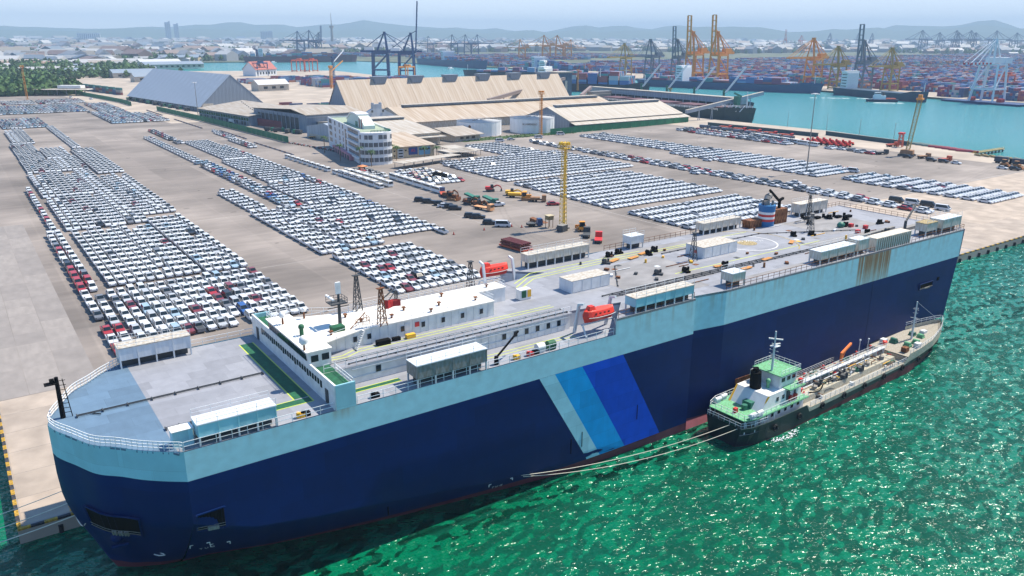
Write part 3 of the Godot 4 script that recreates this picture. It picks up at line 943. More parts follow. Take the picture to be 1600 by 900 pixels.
func deckhouse(ship: Node3D) -> void:
	# tier one: from the fore deck to the upper deck level, with side passages
	var b := MB.new()
	b.box(Vector3(39.5, (DECK + UPPER) / 2 - 0.05, -16.1), Vector3(41.4, UPPER - DECK, 19.8))
	var tier := wpart("lower_deckhouse", b, M.white, ship)
	b = MB.new()
	b.slab(PackedVector2Array([Vector2(18.8, -6.0), Vector2(18.8, -26.2), Vector2(60.6, -26.2), Vector2(60.6, -6.0)]), UPPER - 0.06, UPPER)
	wpart("lower_deckhouse_roof", b, M.deck, tier)
	window_row(tier, 24.5, 34, 2, 23.3, -6.16, 0.75, 0.9)
	window_row(tier, 46.5, 59, 6, 23.3, -6.16, 0.7, 0.9)
	b = MB.new()
	for i in 18: b.box(Vector3(37 + i * 1.3, 23.2, -6.17), Vector3(0.07, 2.5, 0.06))
	b.box(Vector3(40, DECK + 0.85, -6.15), Vector3(39, 0.1, 0.1))
	b.bar(Vector3(23, UPPER - 0.5, -6.05), Vector3(60, UPPER - 0.5, -6.05), 0.12)
	wpart("wall_ribs", b, M.hullwhite, tier)
	b = MB.new()
	b.box(Vector3(21.9, 22.9, -6.16), Vector3(0.9, 1.9, 0.08))
	wpart("door", b, M.hullwhite, tier)
	# tier two: the long white accommodation and the wheelhouse
	b = MB.new()
	b.box(Vector3(35.2, UPPER + 1.15, -16.2), Vector3(29.0, 2.3, 8.2))
	var top := wpart("accommodation", b, M.white, ship)
	b = MB.new()
	b.slab(PackedVector2Array([Vector2(17.7, -8.1), Vector2(17.7, -24.2), Vector2(21.3, -24.2), Vector2(21.3, -22.2), Vector2(27, -20.4), Vector2(55.4, -20.4), Vector2(55.4, -17.0), Vector2(49.8, -17.0), Vector2(49.8, -11.95), Vector2(27.0, -11.95), Vector2(21.3, -10.2), Vector2(21.3, -8.1)]), 26.8, 26.95)
	wpart("white_roof", b, M.roofwhite, top)
	b = MB.new()
	b.box(Vector3(52.6, UPPER + 1.15, -18.7), Vector3(5.4, 2.3, 3.2))
	wpart("funnel_lobby", b, M.white, top)
	b = MB.new()
	b.box(Vector3(58.4, UPPER + 0.9, -16.3), Vector3(2.2, 1.7, 1.4))
	var bx := wpart("locker", b, M.white, top)
	b = MB.new()
	b.box(Vector3(58.0, UPPER + 1.0, -15.57), Vector3(0.9, 1.2, 0.06))
	wpart("locker_door", b, M.green, bx)
	b = MB.new()
	b.box(Vector3(59.1, UPPER + 1.0, -15.57), Vector3(0.7, 1.2, 0.06))
	wpart("locker_door", b, M.yellow, bx)
	window_row(top, 25.2, 29.5, 2, 25.7, -12.06, 0.6, 0.8)
	window_row(top, 32, 49, 5, 25.7, -12.06, 0.6, 0.8)
	b = MB.new()
	for i in 20: b.box(Vector3(23.5 + i * 1.32, 25.6, -12.06), Vector3(0.06, 2.2, 0.05))
	wpart("wall_ribs", b, M.hullwhite, top)
	b = MB.new()
	b.box(Vector3(34.5, 25.5, -12.05), Vector3(0.8, 1.8, 0.08))
	wpart("door", b, M.hullwhite, top)
	b = MB.new()
	b.box(Vector3(36.1, 25.9, -12.05), Vector3(0.7, 0.7, 0.1))
	wpart("fire_box", b, M.red, top)
	# wheelhouse with a slanted front, and the wings across the whole beam
	b = MB.new()
	b.hexa([Vector3(18.2, UPPER, -8.4), Vector3(21.2, UPPER, -8.4), Vector3(21.2, UPPER, -23.9), Vector3(18.2, UPPER, -23.9), Vector3(17.9, 26.8, -8.4), Vector3(21.2, 26.8, -8.4), Vector3(21.2, 26.8, -23.9), Vector3(17.9, 26.8, -23.9)])
	var wh := wpart("wheelhouse", b, M.white, ship)
	for i in 14:
		b = MB.new()
		var z := -9.0 - i * 1.06
		b.hexa([Vector3(18.0, 25.45, z), Vector3(18.12, 25.45, z), Vector3(18.12, 25.45, z - 0.9), Vector3(18.0, 25.45, z - 0.9), Vector3(17.88, 26.45, z), Vector3(18.0, 26.45, z), Vector3(18.0, 26.45, z - 0.9), Vector3(17.88, 26.45, z - 0.9)])
		wpart("bridge_window", b, M.glass, wh)
	for x in [18.9, 20.4]:
		b = MB.new()
		b.box(Vector3(x, 25.8, -8.38), Vector3(1.0, 0.9, 0.06))
		wpart("bridge_window", b, M.glass, wh)
	b = MB.new()
	b.hexa([Vector3(18.05, DECK - 0.05, -0.05), Vector3(18.45, DECK - 0.05, -0.05), Vector3(18.45, DECK - 0.05, -32.15), Vector3(18.05, DECK - 0.05, -32.15), Vector3(18.05, UPPER + 0.75, -0.05), Vector3(18.3, UPPER + 0.75, -0.05), Vector3(18.3, UPPER + 0.75, -32.15), Vector3(18.05, UPPER + 0.75, -32.15)])
	var fw := wpart("bridge_front", b, M.white, ship)
	for i in 26:
		b = MB.new()
		b.box(Vector3(18.02, 24.0 if i % 5 else 23.9, -4.4 - i * 0.92), Vector3(0.06, 0.75 if i % 5 else 0.95, 0.55))
		wpart("window", b, M.glass, fw)
	for i in 2:
		b = MB.new()
		b.box(Vector3(18.0, 22.9, -2.6 - i * 27.0), Vector3(0.1, 1.9, 0.9))
		wpart("doorway", b, M.dark, fw)
	for side in [0.0, 1.0]:
		var z0 := -0.05 if side == 0 else -26.2
		var z1 := -6.0 if side == 0 else -32.15
		b = MB.new()
		b.box(Vector3(19.6, UPPER - 0.15, (z0 + z1) / 2), Vector3(2.3, 0.3, absf(z1 - z0)))
		var wing := wpart("bridge_wing", b, M.white, ship)
		b = MB.new()
		b.box(Vector3(19.65, UPPER + 0.012, (z0 + z1) / 2), Vector3(2.1, 0.024, absf(z1 - z0) - 0.2))
		b.box(Vector3(19.8, UPPER + 0.008, -7.2 if side == 0 else -25.0), Vector3(2.0, 0.016, 2.4))
		wpart("wing_deck", b, M.green, wing)
		var ze := -0.12 if side == 0 else -32.08
		b = MB.new()
		b.box(Vector3(19.5, (DECK + UPPER + 0.75) / 2 - 0.05, ze), Vector3(2.6, UPPER + 0.75 - DECK, 0.24))
		wpart("wing_end", b, M.turq, wing)
		b = MB.new()
		b.rail([Vector3(20.7, UPPER, z0 - 0.3), Vector3(20.7, UPPER, z1)], 1.0, 1.2, 0.06)
		wpart("guard_rail", b, M.rail, wing)
	# masts, domes and aerials on the white roof
	b = MB.new()
	b.cyl(Vector3(25.7, 26.9, -15.7), Vector3(25.7, 31.6, -15.7), 0.3, 0.18, 8)
	b.box(Vector3(25.4, 30.3, -15.7), Vector3(2.4, 0.14, 2.0))
	b.rail([Vector3(24.2, 30.3, -14.7), Vector3(26.6, 30.3, -14.7), Vector3(26.6, 30.3, -16.7), Vector3(24.2, 30.3, -16.7)], 0.8, 1.0, 0.05)
	b.bar(Vector3(24.0, 29.6, -15.7), Vector3(27.2, 29.6, -15.7), 0.1)
	var mast := wpart("radar_mast", b, M.dark, top)
	b = MB.new()
	b.box(Vector3(24.4, 31.2, -15.7), Vector3(0.3, 0.22, 2.6))
	b.box(Vector3(25.7, 32.4, -15.7), Vector3(0.7, 1.7, 0.35))
	wpart("radar_scanner", b, M.white, mast)
	for q in [Vector3(30.4, 26.9, -20.0), Vector3(30.6, 26.9, -12.2)]:
		b = MB.new()
		b.lattice(q, q + Vector3(0, 5.4, 0), 1.1, 0.35, 5, 0.11)
		b.box(q + Vector3(0, 5.5, 0), Vector3(1.2, 0.1, 0.6))
		b.cyl(q + Vector3(0, 5.4, 0), q + Vector3(0, 6.4, 0), 0.05)
		wpart("aerial_mast", b, M.rusty if q.z > -15 else M.dark, top)
	b = MB.new()
	b.cyl(Vector3(30.6, 30.2, -12.1), Vector3(33.4, 30.2, -12.1), 0.03)
	var fl := []
	for i in 6: fl.append(Vector3(31.0 + i * 0.5, 30.6 - i * 0.06, -12.1 + 0.22 * sin(i * 1.5)))
	for i in 5: b.quad(fl[i] + Vector3(0, -1.4 + 0.08 * i, 0), fl[i + 1] + Vector3(0, -1.3 + 0.08 * i, 0), fl[i + 1], fl[i])
	wpart("red_flag", b, M.red, top)
	for q in [[Vector3(17.9, 26.95, -9.2), 0.62], [Vector3(19.0, 26.95, -20.4), 0.42], [Vector3(22.4, 26.95, -21.0), 0.3]]:
		b = MB.new()
		b.cyl(q[0], q[0] + Vector3(0, 1.1, 0), 0.16, 0.12, 6)
		var dm := wpart("dome_stand", b, M.rusty, top)
		b = MB.new()
		b.cyl(q[0] + Vector3(0, 1.1, 0), q[0] + Vector3(0, 1.4, 0), q[1], q[1], 12)
		b.ball(q[0] + Vector3(0, 1.4, 0), Vector3(q[1], q[1] * 1.1, q[1]), 12, 8)
		wpart("satellite_dome", b, M.white, dm)
	b = MB.new()
	b.cyl(Vector3(19.6, 26.95, -14.6), Vector3(19.6, 28.0, -14.6), 0.3, 0.3, 8)
	b.ball(Vector3(19.6, 28.2, -14.6), Vector3(0.45, 0.4, 0.45))
	wpart("ventilator", b, M.green, top)
	b = MB.new()
	b.box(Vector3(24.4, 27.3, -13.6), Vector3(1.8, 0.7, 1.3))
	wpart("deck_box", b, M.green, top)
	b = MB.new()
	b.rail([Vector3(17.9, 26.95, -8.3), Vector3(17.9, 26.95, -24.0), Vector3(21.0, 26.95, -24.0), Vector3(27, 26.95, -20.3), Vector3(55.2, 26.95, -20.3), Vector3(55.2, 26.95, -17.2), Vector3(49.6, 26.95, -17.2), Vector3(49.6, 26.95, -12.1), Vector3(27, 26.95, -12.1), Vector3(21.1, 26.95, -10.2)], 1.0, 2.0, 0.045, 2)
	wpart("guard_rail", b, M.rail, top)
	b = MB.new()
	for q in [[36, -16], [41.5, -15], [44, -18.5], [47.5, -14], [33, -14], [28.5, -14.8], [23, -12.5], [52.5, -18.5], [39, -13], [27.5, -18]]:
		b.cyl(Vector3(q[0], 26.95, q[1]), Vector3(q[0], 27.4, q[1]), 0.18, 0.18, 6)
		b.box(Vector3(q[0], 27.45, q[1]), Vector3(0.5, 0.16, 0.5))
	b.rail([Vector3(27.2, 26.95, -13.6), Vector3(29.3, 26.95, -13.6), Vector3(29.3, 26.95, -15.6)], 1.0, 1.0, 0.06)
	b.bar(Vector3(26.0, 26.95, -13.0), Vector3(29.0, 28.6, -14.2), 0.1)
	wpart("roof_vents", b, M.rusty, top)
	b = MB.new()
	b.lattice(Vector3(36.6, 26.9, -19.6), Vector3(36.6, 29.0, -19.6), 0.5, 0.3, 3, 0.07)
	b.bar(Vector3(36.6, 29.0, -19.6), Vector3(34.8, 27.6, -19.0), 0.12)
	b.bar(Vector3(33.0, 28.0, -18.4), Vector3(36.6, 29.4, -19.8), 0.16)
	wpart("davit", b, M.dark, top)
	# inclined ladder on the side
	b = MB.new()
	b.bar(Vector3(25.8, UPPER, -10.6), Vector3(27.6, 26.9, -11.6), 0.08)
	b.bar(Vector3(25.8, UPPER, -11.2), Vector3(27.6, 26.9, -12.2), 0.08)
	for i in 9: b.box(Vector3(25.9 + i * 0.19, UPPER + 0.2 + i * 0.27, -10.95 - i * 0.115), Vector3(0.22, 0.05, 0.7))
	wpart("stair", b, M.white, top)
	b = MB.new()
	b.box(Vector3(30.0, UPPER + 0.35, -10.9), Vector3(2.0, 0.7, 0.9))
	b.box(Vector3(32.2, UPPER + 0.25, -11.2), Vector3(1.2, 0.5, 0.6))
	wpart("deck_box", b, M.black, top)
	b = MB.new()
	b.box(Vector3(34.4, UPPER + 0.3, -11.0), Vector3(1.4, 0.6, 0.7))
	wpart("deck_box", b, M.yellow, top)

func liferaft_boat(at: Vector3, yaw: float, label: String) -> void:
	var t := thing("lifeboat", label, "lifeboat", at, yaw, "orange enclosed lifeboats of the car carrier")
	var b := MB.new()
	var ring := []
	t.scale = Vector3.ONE * 0.86
	for i in 13:
		var e := -1.0 + 2.0 * i / 12
		var w := 1.35 * sqrt(maxf(0.0, 1.0 - pow(absf(e), 2.6)))
		ring.append([e * 3.7, w])
	for i in 12:
		var p: Array = ring[i]
		var q: Array = ring[i + 1]
		for s in [-1.0, 1.0]:
			var a := [Vector3(p[0] * 0.88, 0.0, s * p[1] * 0.25), Vector3(p[0], 1.15, s * p[1]), Vector3(p[0], 1.3, s * p[1] * 1.06), Vector3(p[0] * 0.94, 2.2, s * p[1] * 0.78), Vector3(p[0] * 0.88, 2.5, 0)]
			var c := [Vector3(q[0] * 0.88, 0.0, s * q[1] * 0.25), Vector3(q[0], 1.15, s * q[1]), Vector3(q[0], 1.3, s * q[1] * 1.06), Vector3(q[0] * 0.94, 2.2, s * q[1] * 0.78), Vector3(q[0] * 0.88, 2.5, 0)]
			for j in 4:
				if s > 0: b.quad(a[j], c[j], c[j + 1], a[j + 1])
				else: b.quad(c[j], a[j], a[j + 1], c[j + 1])
	part("hull", b, M.orange, t)
	b = MB.new()
	b.frustum(Vector3(-1.9, 2.7, 0), Vector3(1.5, 0.7, 1.2), Vector2(1.0, 0.9))
	part("steering_dome", b, M.orange, t)
	for s in [-1.0, 1.0]:
		for i in 4:
			b = MB.new()
			b.box(Vector3(-1.6 + i * 1.0, 1.78, s * 1.24), Vector3(0.4, 0.22, 0.1))
			part("porthole", b, M.glass, t)
	b = MB.new()
	b.tube([Vector3(-3.2, 1.22, 1.2), Vector3(-1.6, 1.12, 1.46), Vector3(0, 1.1, 1.5), Vector3(1.6, 1.12, 1.46), Vector3(3.2, 1.22, 1.2)], 0.05)
	part("grab_line", b, M.white, t)

func deck_gear(ship: Node3D) -> void:
	# house boxes along the deck edges
	garage(ship, Vector3(6.3, DECK - 0.05, -1.6), 9.0, 2.6, 2.6, 4, 1.1, M.turq, M.hullwhite, "turquoise vent house with rust spots near the bow")
	garage(ship, Vector3(3.4, DECK - 0.05, -30.6), 9.6, 2.9, 2.8, 4, 1.15, M.hullwhite, M.offwhite, "white vent house on the quay side of the bow")
	garage(ship, Vector3(35.0, DECK - 0.05, -1.5), 11.0, 3.1, 2.9, 4, 1.3, M.grey, M.hullwhite, "stained grey vent house beside the deckhouse")
	garage(ship, Vector3(75.1, UPPER, -1.3), 13.2, 2.4, 2.5, 6, 1.0, M.turq, M.offwhite, "turquoise vent house aft of the lifeboat")
	garage(ship, Vector3(76.8, UPPER, -31.1), 15.0, 2.6, 2.4, 7, 1.2, M.rustwhite, M.offwhite, "long white vent house on the quay side")
	garage(ship, Vector3(123.2, UPPER, -30.9), 12.4, 2.5, 2.4, 6, 1.0, M.rustwhite, M.offwhite, "rust streaked white vent house before the funnel")
	garage(ship, Vector3(156.0, UPPER, -30.5), 11.0, 3.0, 2.6, 4, 0.9, M.rustwhite, M.rustwhite, "rust streaked white vent house behind the funnel")
	garage(ship, Vector3(122.9, UPPER, -1.8), 11.4, 2.5, 2.6, 4, 0.9, M.rustwhite, M.hullwhite, "rusty white vent house on the port edge")
	garage(ship, Vector3(93.3, UPPER, -1.6), 3.4, 2.5, 2.6, 1, 1.1, M.rustwhite, M.hullwhite, "small white hut on legs at the port edge")
	garage(ship, Vector3(97.0, UPPER, -30.9), 3.6, 2.6, 2.5, 1, 1.1, M.hullwhite, M.hullwhite, "small white hut on legs at the quay edge")
	garage(ship, Vector3(165.9, UPPER, -2.0), 8.0, 3.1, 3.0, 2, 1.2, M.rustwhite, M.hullwhite, "white house on legs at the port stern corner")
	garage(ship, Vector3(158.6, UPPER, -2.4), 4.6, 2.8, 2.6, 1, 1.1, M.rustwhite, M.tan, "cream hut on legs before the stern corner")
	garage(ship, Vector3(131.6, UPPER, -1.8), 3.6, 3.0, 2.4, 1, 0.8, M.rustwhite, M.hullwhite, "rusty hut beside the stern ramp house")
	var b := MB.new()
	b.box(Vector3(142.0, UPPER + 1.35, -1.5), Vector3(13.0, 2.7, 2.6))
	var rh := wpart("ramp_house", b, M.rustwhite, ship)
	b = MB.new()
	for i in 16: b.box(Vector3(136.2 + i * 0.78, UPPER + 1.3, -0.17), Vector3(0.08, 2.5, 0.08))
	wpart("ribs", b, M.rusty, rh)
	# closed box houses on the upper deck
	for q in [[71.0, -15.5, 8.6, 3.4, 2.1], [107.0, -18.6, 10.0, 4.6, 2.2]]:
		b = MB.new()
		b.box(Vector3(q[0], UPPER + q[4] / 2, q[1]), Vector3(q[2], q[4], q[3]))
		var o := wpart("deck_container", b, M.hullwhite, ship)
		b = MB.new()
		b.box(Vector3(q[0], UPPER + q[4] + 0.04, q[1]), Vector3(q[2] + 0.1, 0.08, q[3] + 0.1))
		wpart("roof", b, M.offwhite, o)
		for i in 4:
			b = MB.new()
			b.box(Vector3(q[0] - q[2] * 0.36 + q[2] * 0.24 * i, UPPER + q[4] / 2, q[1] + q[3] / 2 + 0.03), Vector3(q[2] * 0.21, q[4] * 0.84, 0.06))
			wpart("door", b, M.white, o)
		if q[0] > 100:
			b = MB.new()
			b.box(Vector3(q[0] - q[2] / 2 - 0.03, UPPER + 1.1, q[1] + 0.3), Vector3(0.06, 0.6, 0.6))
			wpart("fire_sign", b, M.red, o)
	# funnel with red and white bands
	b = MB.new()
	b.cyl(Vector3(136.4, UPPER, -28.2), Vector3(136.4, UPPER + 1.2, -28.2), 1.85, 1.85, 20)
	b.cyl(Vector3(136.4, UPPER + 3.4, -28.2), Vector3(136.4, UPPER + 4.9, -28.2), 1.85, 1.95, 20)
	var fu := wpart("funnel", b, mat(0.01, 0.13, 0.32, 0.5), ship)
	var y := UPPER + 1.2
	for q in [M.red, M.white, M.red, M.white]:
		b = MB.new()
		b.cyl(Vector3(136.4, y, -28.2), Vector3(136.4, y + 0.55, -28.2), 1.86, 1.86, 20)
		wpart("funnel_band", b, q, fu)
		y += 0.55
	b = MB.new()
	b.tube([Vector3(136.2, UPPER + 4.8, -28.2), Vector3(136.0, UPPER + 6.0, -28.2), Vector3(136.5, UPPER + 6.7, -28.4), Vector3(137.4, UPPER + 6.8, -28.6)], 0.75, 10)
	b.cyl(Vector3(137.2, UPPER + 4.8, -27.4), Vector3(137.2, UPPER + 6.0, -27.4), 0.3, 0.3, 8)
	b.cyl(Vector3(135.6, UPPER + 4.8, -29.0), Vector3(135.6, UPPER + 5.9, -29.0), 0.22, 0.22, 8)
	wpart("exhaust_pipe", b, M.grey, fu)
	b = MB.new()
	b.box(Vector3(141.2, UPPER + 1.7, -28.9), Vector3(4.4, 3.4, 2.6))
	b.box(Vector3(132.6, UPPER + 0.9, -29.0), Vector3(4.2, 1.8, 2.2))
	wpart("engine_casing", b, M.rusty, fu)
	b = MB.new()
	b.cyl(Vector3(141.6, UPPER + 3.4, -28.8), Vector3(141.6, UPPER + 5.2, -28.8), 0.4, 0.35, 8)
	b.bar(Vector3(141.6, UPPER + 5.0, -28.8), Vector3(137.0, UPPER + 8.2, -28.4), 0.35, 0.5)
	b.bar(Vector3(141.6, UPPER + 5.3, -28.8), Vector3(143.0, UPPER + 5.6, -28.9), 0.5)
	wpart("provision_crane", b, M.black, fu)
	# helicopter circle
	var cen := Vector3(119.6, UPPER, -19.8)
	b = MB.new()
	for i in 48:
		var e := TAU * i / 48
		var f := TAU * (i + 1) / 48
		var p := Vector3(cos(e), 0, -sin(e))
		var q := Vector3(cos(f), 0, -sin(f))
		b.quad(cen + p * 6.1 + Vector3(0, 0.018, 0), cen + p * 6.35 + Vector3(0, 0.018, 0), cen + q * 6.35 + Vector3(0, 0.018, 0), cen + q * 6.1 + Vector3(0, 0.018, 0))
	wpart("landing_circle", b, M.white_line, ship)
	b = MB.new()
	for i in 24:
		var e := TAU * i / 24
		var f := TAU * (i + 1) / 24
		b.tri(cen + Vector3(0, 0.022, 0), cen + Vector3(cos(e) * 2.1, 0.022, -sin(e) * 2.1), cen + Vector3(cos(f) * 2.1, 0.022, -sin(f) * 2.1))
	wpart("landing_disc", b, M.tan, ship)
	var tm := TextMesh.new()
	var sf := SystemFont.new()
	sf.font_names = PackedStringArray(["Droid Sans"])
	tm.font = sf
	tm.text = "NO WINCH"
	tm.font_size = 64
	tm.pixel_size = 0.02
	tm.depth = 0.01
	var tx := piece("deck_lettering", tm, M.white_line, ship)
	tx.transform = inv_of(ship) * Transform3D(Basis(Vector3.UP, -0.5) * Basis(Vector3.RIGHT, -PI / 2), Vector3(121.2, UPPER + 0.03, -20.6))
	# painted walkways
	b = MB.new()
	for q in [[17.0, -27.6, 16.75, -4.7], [15.35, -27.6, 15.1, -6.1], [55, -15, 62, -16]]: pass
	var paths := [[[14.9, -29.0], [14.9, -6.0], [11.8, -5.9], [9, -5.9]], [[16.9, -29.0], [16.9, -4.4], [10, -4.4]], [[20.8, -10.4], [23.5, -10.2], [25.5, -11.2], [60, -11.0]], [[20.8, -9.6], [23.9, -9.4], [25.9, -10.3], [60, -10.1]]]
	for p in paths:
		var lev := UPPER + 0.014 if p[0][0] > 20 else DECK - 0.036
		for i in p.size() - 1: line(b, p[i], p[i + 1], 0.16, lev)
	for q in [[21.5, -3.6, 29.0, -3.6], [21.5, -4.6, 29.0, -4.6], [41.0, -3.4, 59.0, -3.2], [41.0, -4.3, 59.0, -4.1]]: line(b, [q[0], q[1]], [q[2], q[3]], 0.15, DECK - 0.036)
	for p in [[[61, -22], [66, -25.5], [84, -26.5], [128, -26.5]], [[61, -20.8], [66.5, -24.4], [84, -25.4], [112, -25.6]], [[90, -12.2], [134, -12.2]], [[62, -24], [68, -27.6], [96, -27.8]]]:
		for i in p.size() - 1: line(b, p[i], p[i + 1], 0.2, UPPER + 0.02)
	wpart("painted_walkway", b, M.yellowline, ship)
	b = MB.new()
	sheet(b, 14.98, -28.9, 16.82, -6.1, DECK - 0.042)
	sheet(b, 9.0, -5.85, 16.8, -4.5, DECK - 0.042)
	sheet(b, 21.5, -4.5, 29.0, -3.7, DECK - 0.042)
	wpart("green_walkway", b, M.green, ship)
	b = MB.new()
	for i in 24:
		var e := -1.1 + 2.6 * i / 24
		var f := -1.1 + 2.6 * (i + 1) / 24
		b.quad(cen + Vector3(cos(e) * 10.4, 0.02, -sin(e) * 10.4), cen + Vector3(cos(e) * 10.7, 0.02, -sin(e) * 10.7), cen + Vector3(cos(f) * 10.7, 0.02, -sin(f) * 10.7), cen + Vector3(cos(f) * 10.4, 0.02, -sin(f) * 10.4))
	wpart("outer_arc", b, M.tan, ship)
	# pipes, wires and channel lines on deck
	b = MB.new()
	for q in [[-8.5, -16.6, 14.3, -16.6], [-0.4, -7.0, 12.0, -6.8]]:
		b.bar(Vector3(q[0], DECK + 0.12, q[1]), Vector3(q[2], DECK + 0.12, q[3]), 0.12)
		b.bar(Vector3(q[0], DECK + 0.12, q[1] + 0.35), Vector3(q[2], DECK + 0.12, q[3] + 0.35), 0.08)
		for i in 9: b.box(Vector3(lerpf(q[0], q[2], i / 8.0), DECK + 0.1, q[1] + 0.2), Vector3(0.12, 0.3, 0.7))
	for q in [[71, -8.2, 152, -8.2], [71, -8.9, 152, -8.9], [70, -9.6, 112, -9.6], [76, -12.4, 84, -22], [98, -23.5, 128, -23.5], [128, -23.5, 150, -13], [21, -8.4, 60, -8.4], [23, -6.9, 60, -6.7]]:
		b.bar(Vector3(q[0], UPPER + 0.16, q[1]), Vector3(q[2], UPPER + 0.16, q[3]), 0.13)
		var k := int(Vector2(q[0], q[1]).distance_to(Vector2(q[2], q[3])) / 2.2)
		for i in k + 1: b.box(Vector3(lerpf(q[0], q[2], float(i) / k), UPPER + 0.12, lerpf(q[1], q[3], float(i) / k)), Vector3(0.14, 0.24, 0.3))
	stuff(wpart("deck_pipes", b, M.dark, ship))
	# rails round the decks
	b = MB.new()
	var pts := []
	for p in deck_outline(DECK, -20, 0.0, 0.25): pts.append(Vector3(p.x, DECK - 0.05, p.y))
	pts.push_front(pts.pop_back())
	b.rail(pts, 1.15, 1.5, 0.07, 3)
	b.rail([Vector3(0.1, DECK, -0.2), Vector3(17.9, DECK, -0.2)], 1.1, 1.8, 0.06, 2)
	b.rail([Vector3(8.5, DECK, -32.0), Vector3(17.9, DECK, -32.0)], 1.1, 1.8, 0.06, 2)
	b.rail([Vector3(21, DECK, -0.2), Vector3(64.2, DECK, -0.2)], 1.1, 1.8, 0.06, 2)
	b.rail([Vector3(19.2, UPPER, -6.2), Vector3(60.4, UPPER, -6.2)], 1.1, 1.5, 0.06, 2)
	b.rail([Vector3(19.2, UPPER, -26.0), Vector3(60.4, UPPER, -26.0)], 1.1, 1.5, 0.06, 2)
	wpart("guard_rail", b, M.rail, ship)
	b = MB.new()
	b.rail([Vector3(65, UPPER, -0.15), Vector3(82, UPPER, -0.15)], 1.1, 1.6, 0.06, 2)
	b.rail([Vector3(90, UPPER, -0.15), Vector3(135, UPPER, -0.15)], 1.1, 1.6, 0.06, 2)
	b.rail([Vector3(149, UPPER, -0.15), Vector3(171, UPPER, -0.15), Vector3(171, UPPER, -32), Vector3(90, UPPER, -32.0)], 1.1, 1.6, 0.06, 2)
	wpart("rusty_guard_rail", b, M.rusty, ship)
	# small deck fittings
	for q in [[87, -13.5], [92.5, -11.8], [98.5, -26.0], [101.5, -10.2], [133, -18], [137, -16.2], [146, -23], [151, -17], [155, -24], [157, -21], [88, -28], [91, -28.6], [84, -24.5], [95.5, -24.6], [148.5, -10], [153, -8], [160, -14]]:
		b = MB.new()
		var at := Vector3(q[0], UPPER, q[1])
		b.box(at + Vector3(0, 0.2, 0), Vector3(1.7, 0.4, 0.8), q[0])
		b.cyl(at + Vector3(-0.5, 0.75, -0.3), at + Vector3(-0.5, 0.75, 0.3), 0.42, 0.42, 8)
		b.cyl(at + Vector3(0.5, 0.2, 0), at + Vector3(0.5, 1.0, 0), 0.22, 0.22, 6)
		wpart("winch", b, M.black if int(q[0]) % 3 else M.dark, ship)
	for q in [[86.5, -25.0, 0.3], [91, -24.4, 0.2], [95, -25.7, 0.2], [100.5, -10.6, -0.2], [103.5, -6.8, 0.1], [127.5, -14.5, 0.5], [112, -8.8, 0.1], [132, -7.2, 0.2]]:
		b = MB.new()
		b.box(Vector3(q[0], UPPER + 0.22, q[1]), Vector3(2.8, 0.12, 0.9), q[2])
		b.box(Vector3(q[0], UPPER + 0.1, q[1]), Vector3(1.6, 0.2, 0.6), q[2])
		wpart("gangway_board", b, mat(0.62, 0.3, 0.08, 0.8, 0, T.rustlight, Vector3(0.5, 0.5, 0.5)), ship)
	var odd := [M.dark, M.grey, M.rusty, M.hullwhite, M.yellow, M.dark, M.rusty]
	for i in 90:
		var at := Vector3(rng.randf_range(72, 168), UPPER, rng.randf_range(-28.5, -4.2))
		if Vector2(at.x - 119.6, at.z + 19.8).length() < 9 or absf(at.z + 12.2) < 0.7 or absf(at.z + 8.6) < 1.2: continue
		if (at.x < 76 and at.z < -13) or (at.x > 101 and at.x < 113 and at.z < -15.5 and at.z > -21.5): continue
		b = MB.new()
		match i % 4:
			0: b.cyl(at, at + Vector3(0, rng.randf_range(0.4, 1.0), 0), 0.25, 0.2, 7)
			1: b.box(at + Vector3(0, 0.2, 0), Vector3(rng.randf_range(0.5, 1.4), 0.4, rng.randf_range(0.4, 0.9)), rng.randf())
			2: b.tube([at + Vector3(0, 0.12, 0), at + Vector3(rng.randf_range(2, 6), 0.12, 0)], 0.08, 5)
			3: b.box(at + Vector3(0, 0.02, 0), Vector3(1.0, 0.04, 1.0))
		wpart(["mushroom_vent", "deck_box", "pipe_run", "hatch_plate"][i % 4], b, odd[rng.randi() % 7], ship)
	b = MB.new()
	b.ball(Vector3(149.3, UPPER + 0.5, -17.2), Vector3(1.1, 0.8, 0.8))
	wpart("covered_winch", b, M.tankgreen, ship)
	for q in [[151.5, -16.0], [152.8, -13.2], [147.2, -11.6]]:
		b = MB.new()
		b.box(Vector3(q[0], UPPER + 0.4, q[1]), Vector3(1.0, 0.8, 0.8))
		wpart("hose_box", b, M.red, ship)
	for q in [[99.5, -16.6, 5.6], [148.2, -25.2, 6.4], [139.6, -18.4, 4.2], [53.5, -25.0, 5.2]]:
		b = MB.new()
		b.lattice(Vector3(q[0], UPPER, q[1]), Vector3(q[0], UPPER + q[2], q[1]), 1.2, 0.35, 5, 0.1)
		b.box(Vector3(q[0], UPPER + q[2], q[1]), Vector3(0.9, 0.12, 0.9))
		wpart("light_mast", b, M.dark if q[0] < 139 or q[0] > 140 else M.grey, ship)
	b = MB.new()
	b.cyl(Vector3(153.4, UPPER, -4.4), Vector3(153.4, UPPER + 3.4, -4.4), 0.35, 0.3, 8)
	b.bar(Vector3(153.4, UPPER + 3.2, -4.4), Vector3(159.6, UPPER + 6.0, -6.0), 0.3, 0.4)
	wpart("stern_crane", b, M.dark, ship)
	b = MB.new()
	b.box(Vector3(154.5, UPPER + 0.35, -7.0), Vector3(20.0, 0.7, 1.2), 0.04)
	b.box(Vector3(150.0, UPPER + 0.3, -9.0), Vector3(16.0, 0.6, 0.8), 0.06)
	wpart("stowed_gangway", b, M.grey, ship)
